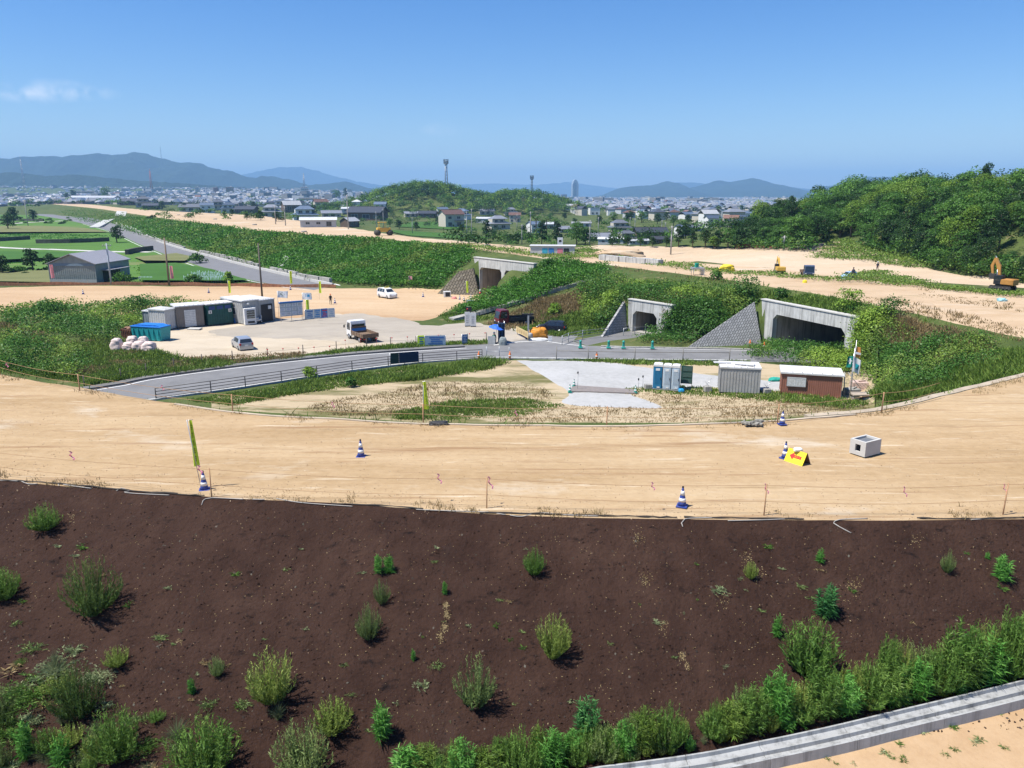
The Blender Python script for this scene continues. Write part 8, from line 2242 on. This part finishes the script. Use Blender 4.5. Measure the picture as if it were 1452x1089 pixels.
# PEOPLE
skin = mat('skin', (.42, .26, .18), .6, var=.05)
def person(label, shirt, trousers, pose='stand', helmet=None, vest=None, loc=(0, 0, 0), rz=0.0):
 o = empty('person', loc, rz, label, 'person')
 sit = pose == 'sit'
 hz = .50 if sit else .93
 J = {'pel': (0, 0, hz), 'bel': (.01, 0, hz + .16), 'che': (.02, 0, hz + .40), 'nec': (.02, 0, hz + .55), 'hd0': (.035, 0, hz + .62), 'hd1': (.045, 0, hz + .72), 'hd2': (.035, 0, hz + .80)}
 Rd = {'pel': .145, 'bel': .125, 'che': .15, 'nec': .058, 'hd0': .07, 'hd1': .092, 'hd2': .075}
 E_ = [('pel', 'bel'), ('bel', 'che'), ('che', 'nec'), ('nec', 'hd0'), ('hd0', 'hd1'), ('hd1', 'hd2')]
 for s, k in ((-1, 'r'), (1, 'l')):
  if sit: leg = [('hip', (.06, s * .10, hz), .095), ('kne', (.46, s * .13, hz + .02), .065), ('ank', (.48, s * .13, .09), .042), ('toe', (.64, s * .15, .04), .035)]
  else: leg = [('hip', (0, s * .095, hz - .06), .095), ('kne', (.03, s * .12, .50), .062), ('ank', (-.01, s * .14, .09), .042), ('toe', (.15, s * .16, .04), .036)]
  bend = .22 if k == 'r' else .10
  arm = [('sho', (.01, s * .19, hz + .47), .058), ('elb', (.0 + bend * .3, s * .25, hz + .19), .043), ('wri', (bend + .06, s * .22, hz + .0 + bend * .4), .028), ('pal', (bend + .12, s * .215, hz - .06 + bend * .45), .032)]
  for ch, root in ((leg, 'pel'), (arm, 'che')):
   pv = root
   for n_, c_, r_ in ch: J[n_ + k] = c_; Rd[n_ + k] = r_; E_.append((pv, n_ + k)); pv = n_ + k
  pc = Vector(J['pal' + k])
  for f in range(4):
   a_ = f'f{f}{k}'; b_ = f'g{f}{k}'; ln = (.040, .048, .044, .034)[f]
   J[a_] = tuple(pc + Vector((.018 - .013 * f + .02, s * .004 * f, -.035 - ln * .5))); J[b_] = tuple(pc + Vector((.022 - .013 * f + .02, -s * .012, -.04 - ln))); Rd[a_] = .0095; Rd[b_] = .0075; E_ += [('pal' + k, a_), (a_, b_)]
  J['t' + k] = tuple(pc + Vector((.04, -s * .02, -.02))); J['u' + k] = tuple(pc + Vector((.055, -s * .028, -.05))); Rd['t' + k] = .012; Rd['u' + k] = .009; E_ += [('pal' + k, 't' + k), ('t' + k, 'u' + k)]
 ks = list(J); me = bpy.data.meshes.new('person_body'); me.from_pydata([J[k] for k in ks], [(ks.index(a), ks.index(b)) for a, b in E_], [])
 ob = bpy.data.objects.new('body', me); COL.objects.link(ob)
 sm = ob.modifiers.new('skin', 'SKIN'); sm.use_smooth_shade = True
 for i, k in enumerate(ks):
  sv_ = me.skin_vertices[0].data[i]; sv_.radius = (Rd[k], Rd[k] * (1.25 if k in ('pel', 'bel', 'che') else 1)); sv_.use_root = k == 'pel'
 ss = ob.modifiers.new('sub', 'SUBSURF'); ss.levels = 1; ss.render_levels = 1
 dg = bpy.context.evaluated_depsgraph_get(); m2 = bpy.data.meshes.new_from_object(ob.evaluated_get(dg))
 ob.modifiers.clear(); ob.data = m2; bpy.data.meshes.remove(me)
 m2.materials.clear()
 for m in (shirt, trousers, skin, black_p): m2.materials.append(m)
 wr = min(J['wril'][2], J['wrir'][2])
 for p_ in m2.polygons:
  c_ = p_.center
  far_arm = abs(c_.y) > .17 and c_.z < hz + .10
  if c_.z > hz + .56 or (far_arm and c_.z > (.3 if not sit else hz - .2) and c_.x > .03 and c_.z < hz + .07 and abs(c_.y) > .185): p_.material_index = 2
  elif c_.z < .11: p_.material_index = 3
  elif c_.z < hz + .06 and not (abs(c_.y) > .19 and c_.z > hz - .15): p_.material_index = 1
  else: p_.material_index = 0
  p_.use_smooth = True
 ob.parent = o
 f_ = MB(); hd = Vector(J['hd1'])
 f_.box(hd + Vector((.095, 0, -.012)), (.03, .025, .045), bev=.008); f_.build('nose', skin, o)
 e_ = MB()
 for s in (-1, 1): e_.box(hd + Vector((.088, s * .033, .018)), (.012, .024, .012), bev=.003)
 e_.box(hd + Vector((.083, 0, -.052)), (.012, .05, .01), bev=.003); e_.build('face_features', ink, o)
 h_ = MB()
 for s in (-1, 1): h_.box(hd + Vector((-.005, s * .093, 0)), (.035, .02, .06), bev=.008)
 h_.build('ears', skin, o)
 hr = MB(); hr.lathe([(.098, 0), (.10, .04), (.075, .095), (.02, .118)], 14, Matrix.Translation(hd + Vector((-.022, 0, .0)))); hr.build('hair', ink, o)
 if helmet:
  q = MB(); q.lathe([(.15, .045), (.125, .055), (.122, .09), (.10, .14), (.05, .168), (.0, .175)], 16, Matrix.Translation(hd + Vector((-.005, 0, 0)))); q.box(hd + Vector((.13, 0, .05)), (.10, .17, .015), bev=.005); q.build('helmet', helmet, o)
 if vest:
  q = MB(); q.lathe([(.175, 0), (.185, .12), (.20, .28), (.17, .38), (.12, .42)], 18, Matrix.Translation((.012, 0, hz + .06)) @ Matrix.Diagonal((.86, 1.08, 1, 1))); q.build('vest', vest, o)
 return o
navyw = mat('navy_workwear', (.02, .025, .045), .85); greyw = mat('grey_workwear', (.16, .17, .19), .85); blackw = mat('dark_workwear', (.025, .024, .026), .85); orv = mat('orange_red_vest', (.65, .10, .05), .75); gv = mat('green_vest', (.03, .42, .22), .75)
person('standing worker in dark clothes with an orange helmet on the haul road', blackw, blackw, 'stand', orange_p, None, at(469, 432, ZY), R(-60))
person('standing worker in orange-red vest and white helmet before the twin tunnel', greyw, greyw, 'stand', white_p, orv, at(681, 425.5, ZY), R(-110))
person('seated guard in a green vest under the blue parasol', navyw, navyw, 'sit', white_p, gv, at(700.5, 488, ZY) + Vector((0, .7, 0)), R(-80))
o = empty('stool', at(700.5, 488, ZY) + Vector((0, .7, 0)), R(-80), 'small folding stool under the seated guard', 'stool')
MB().box((0, 0, .35), (.36, .36, .04)).build('seat', black_p, o)
for x in (-.14, .14):
 for y in (-.14, .14): MB().tube([(x, y, 0), (x, y, .33)], .014, 5).build('leg', alu, o)
person('person in dark clothes standing behind the small blue car', navyw, navyw, 'stand', None, None, hit(1209, 397), R(200))
person('distant worker with a white helmet on the bare bank near the grassy hillock', navyw, navyw, 'stand', white_p, None, hit(1243.5, 385), R(-90))
# WEEDS ON THE BROWN SLOPE
def weed_feather(nm, H, W, m, seed, stems=80, per=26, leaf=.085, spread=1.0, up=.35):
 """Bushy weed of many fine upright stems set with small narrow leaves."""
 r = np.random.default_rng(seed); parts = []
 a = r.random(stems) * 2 * PI; t = np.sqrt(r.random(stems))
 tip = np.column_stack([np.cos(a) * t * W * .5 * spread, np.sin(a) * t * W * .5 * spread, H * (1.05 - .55 * t ** 1.5) * (.75 + .3 * r.random(stems))])
 b0 = np.column_stack([np.cos(a), np.sin(a), np.zeros(stems)]) * (t * W * .17)[:, None]
 v, q, rn = blades(b0, tip - b0, np.linalg.norm(tip - b0, axis=1), .012, r, .06); parts.append((v, q, rn * .4, 0))
 f = np.tile(np.linspace(.07, 1.0, per), stems); S = np.repeat(np.arange(stems), per)
 C = b0[S] + (tip - b0)[S] * f[:, None]
 C[:, :2] *= (1 + .25 * np.sin(f * PI))[:, None]
 D = np.column_stack([r.normal(size=len(S)), r.normal(size=len(S)), np.abs(r.normal(size=len(S))) * .5 + up]) + unit(tip - b0)[S] * .8
 L_ = leaf * (1.35 - .75 * f) * (.7 + .6 * r.random(len(S)))
 v, q, rn = blades(C, D, L_, L_ * .24, r, .2)
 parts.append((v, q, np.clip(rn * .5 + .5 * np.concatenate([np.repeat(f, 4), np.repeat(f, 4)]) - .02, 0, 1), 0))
 V, Q, Rn, MI = joinVQ(parts)
 return mesh_np(nm, V, Q, m, rnd=Rn)
def weed_broad(nm, H, W, m, seed, stems=16, per=22, leaf=.19, wid=.26):
 """Leafy weed: upright stems with long drooping leaves all the way up."""
 r = np.random.default_rng(seed); parts = []
 a = r.random(stems) * 2 * PI; t = np.sqrt(r.random(stems))
 tip = np.column_stack([np.cos(a) * t * W * .38, np.sin(a) * t * W * .38, H * (1 - .35 * t) * (.8 + .25 * r.random(stems))])
 b0 = tip * np.array([.6, .6, 0])
 v, q, rn = blades(b0, tip - b0, np.linalg.norm(tip - b0, axis=1), .018, r, .02); parts.append((v, q, rn * .3, 0))
 f = np.tile(np.linspace(.12, 1.0, per), stems); S = np.repeat(np.arange(stems), per)
 an = r.random(len(S)) * 2 * PI
 C = b0[S] + (tip - b0)[S] * f[:, None]
 D = np.column_stack([np.cos(an), np.sin(an), .25 + .9 * f ** 2 + .2 * r.normal(size=len(S))])
 L_ = leaf * (1.1 - .45 * f) * (.7 + .5 * r.random(len(S))) * H / .9
 v, q, rn = blades(C, D, L_, L_ * wid, r, .75)
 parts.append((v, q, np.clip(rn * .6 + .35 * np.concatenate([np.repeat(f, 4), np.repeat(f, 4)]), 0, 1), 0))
 V, Q, Rn, MI = joinVQ(parts)
 return mesh_np(nm, V, Q, m, rnd=Rn)
def weed_low(nm, W, m, seed, stems=26, leaf=.09, H=.16):
 """Sprawling weed hugging the ground."""
 r = np.random.default_rng(seed); parts = []; C, D = [], []
 for i in range(stems):
  a = r.random() * 2 * PI; L_ = W * .5 * (.35 + .65 * r.random()); z = H * r.random()
  n = int(L_ / .028) + 3
  for k in range(n):
   t = k / n; aa = a + .5 * math.sin(t * 4 + i)
   C.append((math.cos(aa) * L_ * t, math.sin(aa) * L_ * t, .01 + z * math.sin(t * PI * .8))); D.append((math.cos(aa) + r.normal() * .9, math.sin(aa) + r.normal() * .9, .35 + .3 * r.random()))
 C, D = np.array(C), np.array(D); L_ = leaf * (.5 + .8 * r.random(len(C)))
 v, q, rn = blades(C, D, L_, L_ * .3, r, .4)
 return mesh_np(nm, v, q, m, rnd=rn)
PR = {
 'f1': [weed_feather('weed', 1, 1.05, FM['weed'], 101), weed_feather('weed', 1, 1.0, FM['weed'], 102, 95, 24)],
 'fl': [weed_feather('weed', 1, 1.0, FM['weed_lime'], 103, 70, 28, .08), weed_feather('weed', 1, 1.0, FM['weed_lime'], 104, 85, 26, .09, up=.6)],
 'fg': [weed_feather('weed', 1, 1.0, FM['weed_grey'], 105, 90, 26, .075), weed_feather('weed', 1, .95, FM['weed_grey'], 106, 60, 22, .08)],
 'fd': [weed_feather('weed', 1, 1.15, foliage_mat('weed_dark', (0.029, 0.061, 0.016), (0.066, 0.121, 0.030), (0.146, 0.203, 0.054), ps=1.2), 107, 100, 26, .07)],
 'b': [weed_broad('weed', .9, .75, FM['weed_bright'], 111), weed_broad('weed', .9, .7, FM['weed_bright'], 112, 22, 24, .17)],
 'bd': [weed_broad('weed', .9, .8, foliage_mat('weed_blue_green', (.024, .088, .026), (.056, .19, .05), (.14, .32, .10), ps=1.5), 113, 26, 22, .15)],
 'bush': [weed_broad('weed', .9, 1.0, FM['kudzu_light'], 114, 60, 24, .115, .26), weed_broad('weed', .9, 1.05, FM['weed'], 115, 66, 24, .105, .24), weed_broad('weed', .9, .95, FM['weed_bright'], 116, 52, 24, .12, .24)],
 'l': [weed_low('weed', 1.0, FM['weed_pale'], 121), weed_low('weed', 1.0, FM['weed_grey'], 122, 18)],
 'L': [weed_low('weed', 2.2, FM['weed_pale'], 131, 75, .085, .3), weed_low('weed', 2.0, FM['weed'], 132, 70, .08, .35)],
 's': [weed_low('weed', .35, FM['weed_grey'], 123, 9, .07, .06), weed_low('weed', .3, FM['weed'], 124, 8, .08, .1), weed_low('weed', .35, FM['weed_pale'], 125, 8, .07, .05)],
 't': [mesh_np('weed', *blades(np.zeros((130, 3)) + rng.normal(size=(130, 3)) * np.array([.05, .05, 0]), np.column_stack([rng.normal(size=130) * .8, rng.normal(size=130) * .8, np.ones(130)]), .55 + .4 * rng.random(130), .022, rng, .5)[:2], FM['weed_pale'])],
 'dry': [weed_low('dead_weed', .5, FM['dry'], 126, 10, .08, .05)],
}
usedW = {}
def weed(k, px, py, wpx, hpx, label=None, group=None, var=0, sink=.02, name='weed'):
 h = hit(px, py); src = PR[k][var % len(PR[k])]
 sc = h.length / FPX
 dz = Vector(src.bound_box[6]) - Vector(src.bound_box[0])
 if src.name in usedW: o = src.copy(); COL.objects.link(o)
 else: o = src; usedW[src.name] = 1
 W_ = wpx * sc * .92; H_ = hpx * sc / .84
 o.location = h - Vector((0, 0, sink)); o.rotation_euler = (0, 0, rr.uniform(0, 6.28))
 o.scale = (W_ / max(dz.x, .1) * 1.06, W_ / max(dz.y, .1) * 1.06, (H_ / max(dz.z, .1)) if k not in ('l', 'L', 's', 'dry') else W_ / max(dz.x, .1))
 tag(o, label, 'weed', group); return o
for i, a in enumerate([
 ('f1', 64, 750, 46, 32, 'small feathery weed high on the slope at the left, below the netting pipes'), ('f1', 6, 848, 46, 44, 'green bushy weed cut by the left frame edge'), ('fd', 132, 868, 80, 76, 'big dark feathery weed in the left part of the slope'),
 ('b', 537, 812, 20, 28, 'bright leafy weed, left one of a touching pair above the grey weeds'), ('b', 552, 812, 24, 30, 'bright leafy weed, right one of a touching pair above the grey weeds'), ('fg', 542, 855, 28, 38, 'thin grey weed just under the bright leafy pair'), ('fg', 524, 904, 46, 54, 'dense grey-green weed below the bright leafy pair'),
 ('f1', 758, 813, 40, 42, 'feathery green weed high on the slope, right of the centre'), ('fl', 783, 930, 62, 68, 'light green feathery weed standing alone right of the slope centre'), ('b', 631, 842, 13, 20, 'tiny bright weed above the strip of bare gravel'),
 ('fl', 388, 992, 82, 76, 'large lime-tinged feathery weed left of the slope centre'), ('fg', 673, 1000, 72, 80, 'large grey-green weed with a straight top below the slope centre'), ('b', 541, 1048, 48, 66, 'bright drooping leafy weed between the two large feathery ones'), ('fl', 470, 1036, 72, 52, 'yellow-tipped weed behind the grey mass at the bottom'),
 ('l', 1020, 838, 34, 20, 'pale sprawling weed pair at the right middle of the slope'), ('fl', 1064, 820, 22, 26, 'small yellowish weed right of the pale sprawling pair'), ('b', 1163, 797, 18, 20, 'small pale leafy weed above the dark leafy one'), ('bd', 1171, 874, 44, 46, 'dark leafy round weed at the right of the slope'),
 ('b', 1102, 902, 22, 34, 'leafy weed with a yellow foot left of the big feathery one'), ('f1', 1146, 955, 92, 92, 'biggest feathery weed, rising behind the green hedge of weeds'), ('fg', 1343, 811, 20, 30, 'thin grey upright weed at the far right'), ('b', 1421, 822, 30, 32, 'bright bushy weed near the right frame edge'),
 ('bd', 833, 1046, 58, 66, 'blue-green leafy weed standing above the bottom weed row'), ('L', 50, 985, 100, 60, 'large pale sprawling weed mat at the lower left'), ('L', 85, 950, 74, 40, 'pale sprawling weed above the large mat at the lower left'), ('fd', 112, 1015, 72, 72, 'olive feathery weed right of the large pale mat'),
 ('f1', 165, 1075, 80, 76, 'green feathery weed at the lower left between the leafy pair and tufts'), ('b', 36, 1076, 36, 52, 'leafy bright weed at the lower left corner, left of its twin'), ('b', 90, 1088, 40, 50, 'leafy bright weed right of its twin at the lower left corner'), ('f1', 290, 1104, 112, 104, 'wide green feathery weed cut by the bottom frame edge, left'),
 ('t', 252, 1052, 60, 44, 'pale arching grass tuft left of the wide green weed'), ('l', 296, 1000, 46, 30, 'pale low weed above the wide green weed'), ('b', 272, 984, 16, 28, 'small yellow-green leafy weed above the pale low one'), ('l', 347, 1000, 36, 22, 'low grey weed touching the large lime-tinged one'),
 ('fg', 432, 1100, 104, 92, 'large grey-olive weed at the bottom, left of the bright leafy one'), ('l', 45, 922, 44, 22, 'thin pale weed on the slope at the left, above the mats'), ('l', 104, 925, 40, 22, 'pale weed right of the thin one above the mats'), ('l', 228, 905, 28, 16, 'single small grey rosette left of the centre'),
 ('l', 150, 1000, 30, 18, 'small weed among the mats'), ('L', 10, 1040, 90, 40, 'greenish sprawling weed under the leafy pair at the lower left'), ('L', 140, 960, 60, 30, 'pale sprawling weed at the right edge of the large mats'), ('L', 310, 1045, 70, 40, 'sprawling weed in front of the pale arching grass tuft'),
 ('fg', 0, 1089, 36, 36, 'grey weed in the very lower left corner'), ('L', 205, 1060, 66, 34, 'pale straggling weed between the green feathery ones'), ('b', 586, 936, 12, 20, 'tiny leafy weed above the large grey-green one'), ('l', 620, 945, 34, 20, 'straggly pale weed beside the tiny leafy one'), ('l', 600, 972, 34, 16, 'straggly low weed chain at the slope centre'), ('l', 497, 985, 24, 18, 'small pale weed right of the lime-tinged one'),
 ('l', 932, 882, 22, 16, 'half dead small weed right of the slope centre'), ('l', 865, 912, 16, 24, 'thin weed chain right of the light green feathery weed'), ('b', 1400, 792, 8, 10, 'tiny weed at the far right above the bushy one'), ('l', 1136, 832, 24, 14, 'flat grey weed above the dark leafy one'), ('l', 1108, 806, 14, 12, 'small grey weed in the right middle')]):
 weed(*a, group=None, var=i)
rowx = [(578, 1094, 72, 58, 'b'), (622, 1100, 40, 40, 'bush'), (655, 1096, 62, 58, 'bush'), (696, 1098, 62, 62, 'bush'), (738, 1094, 84, 86, 'f1'), (782, 1086, 66, 66, 'bush'), (818, 1080, 50, 50, 'f1'), (856, 1074, 60, 66, 'fg'), (884, 1068, 50, 72, 'bush'), (915, 1060, 60, 72, 'bush'), (948, 1056, 56, 84, 'f1'),
  (1010, 1040, 48, 62, 'f1'), (1040, 1036, 56, 66, 'bush'), (1068, 1030, 60, 84, 'bush'), (1100, 1022, 62, 80, 'bush'), (1132, 1016, 60, 70, 'f1'), (1165, 1010, 60, 70, 'bush'), (1198, 1004, 60, 66, 'bush'), (1232, 996, 60, 66, 'f1'), (1262, 990, 58, 78, 'bush'), (1296, 984, 60, 72, 'bush'), (1330, 976, 58, 76, 'f1'), (1362, 968, 62, 84, 'bush'), (1394, 962, 62, 86, 'bush'), (1424, 956, 60, 90, 'f1'), (1450, 950, 60, 96, 'bush')]
ordn = ORD
kn = {'b': 'leafy bright weed', 'bush': 'dense green weed', 'f1': 'feathery green weed', 'fg': 'greyish feathery weed'}
for i, (px, py, w_, h_, k) in enumerate(rowx): weed(k, px, py + 3, w_ * rr.uniform(.95, 1.2), h_ * rr.uniform(.72, 1.12), f'{kn[k]}, {ordn[i]} from the left in the weed row along the ditch', 'weeds in a row along the ditch', i)
# low growth in front of the row, spilling towards the ditch, and an inner rank behind it
for i in range(46):
 t = i / 45; px = 590 + 865 * t + rr.uniform(-9, 9); py = np.interp(px, [578, 738, 820, 948, 1040, 1200, 1450], [1096, 1096, 1083, 1060, 1040, 1007, 953]) + rr.uniform(0, 9)
 weed(rr.choice(['bush', 'f1', 'fl', 'fg', 'b', 't']), px, py, rr.uniform(18, 36), rr.uniform(16, 40), 'small mixed weed in the front fringe of the weed row, next to the ditch', 'front fringe of weeds along the ditch', i)
for i in range(34):
 t = i / 33; px = 600 + 860 * t + rr.uniform(-8, 8); py = np.interp(px, [600, 820, 960, 1100, 1300, 1460], [1092, 1066, 1040, 1008, 966, 932]) + rr.uniform(-6, 8)
 if 968 < px < 995: continue
 weed(rr.choice(['bush', 'f1', 'f1', 'fg', 'fl']), px, py, rr.uniform(34, 58), rr.uniform(34, 74), 'green weed in the back rank of the thick weed row along the ditch', 'back rank of weeds along the ditch', i)
srnd = random.Random(77)
for i in range(44):
 px = abs(srnd.gauss(0, 150)); py = srnd.uniform(935, 1095)
 k = srnd.choice(['l', 'l', 'L', 'f1', 'fg', 'fd', 't', 'dry', 'fl'])
 weed(k, px, py, srnd.uniform(22, 50), srnd.uniform(14, 34), 'small weed of the mixed tangle covering the lower left of the slope', 'tangle of small weeds at the lower left', i)
for i in range(90):
 px, py = srnd.uniform(10, 1445), srnd.uniform(770, 1060)
 if py > np.interp(px, [0, 400, 900, 1452], [1080, 1060, 990, 880]): continue
 weed('s' if srnd.random() < .75 else 'dry', px, py, srnd.uniform(9, 20), 8, 'tiny low weed seedling, one of many scattered on the brown slope', 'tiny seedlings scattered on the brown slope', i)
for i in range(26):
 px = srnd.uniform(1130, 1450); py = srnd.uniform(np.interp(px, [1130, 1452], [1062, 1000]), 1085)
 weed('s', px, py, srnd.uniform(10, 22), 8, 'tiny weed on the pale soil below the concrete ditch', 'tiny weeds on the pale soil below the ditch', i)
for k, lst in PR.items():
 for o in lst:
  if o.name not in usedW: bpy.data.objects.remove(o)
cl = np.array([tuple(hit(srnd.uniform(-40, 1490), srnd.uniform(690, 1086))) for _ in range(5500)])
cl = cl[(cl[:, 1] > 17.5) & (cl[:, 2] < -.15)]; g_ = np.random.default_rng(9)
v_, q_, n_ = leaves(cl + np.array([0, 0, .012]), g_.normal(size=cl.shape) * .6 + np.array([0, -.4, .8]), g_.uniform(.03, .11, len(cl)), .7, g_)
tag(mesh_np('soil_clods', v_, q_, foliage_mat('soil_crumbs', (.016, .009, .007), (.034, .019, .014), (.075, .047, .034), trans=0, ps=2), rnd=n_), 'dark crumbs of soil lying over the brown slope', None, None, 'stuff')
# eroded strip of gravel and straw bits
ev = []; C, N = [], []
for px, py, n_, w_ in [(632, 858, 26, 4), (634, 872, 34, 4), (630, 890, 34, 5), (624, 902, 22, 5), (905, 762, 20, 8), (915, 822, 26, 9), (1210, 832, 34, 12), (968, 930, 26, 5), (975, 945, 14, 5), (1060, 790, 20, 8), (1075, 815, 20, 10), (1025, 850, 18, 12), (550, 800, 10, 6), (100, 735, 8, 6), (255, 910, 8, 4), (1300, 765, 10, 10), (940, 890, 16, 9)]:
 for _ in range(n_ * 3):
  h = hit(px + srnd.gauss(0, w_ * .5), py + srnd.gauss(0, w_ * .7)); C.append((h.x, h.y, h.z + .012)); N.append((srnd.gauss(0, .3), -.4 + srnd.gauss(0, .3), 1))
for _ in range(2600):
 h = hit(srnd.uniform(-40, 1490), srnd.uniform(690, 1085))
 if h.y < 17.5 or h.z > -.2: continue
 C.append((h.x, h.y, h.z + .008)); N.append((srnd.gauss(0, .5), -.4 + srnd.gauss(0, .3), 1))
r = np.random.default_rng(5)
V, Q, Rn = leaves(np.array(C), np.array(N), r.uniform(.02, .06, len(C)), .5, r)
tag(mesh_np('straw_bits', V, Q, FM['dry'], rnd=Rn), 'pale straw bits and gravel crumbs lying on the brown slope', None, None, 'stuff')
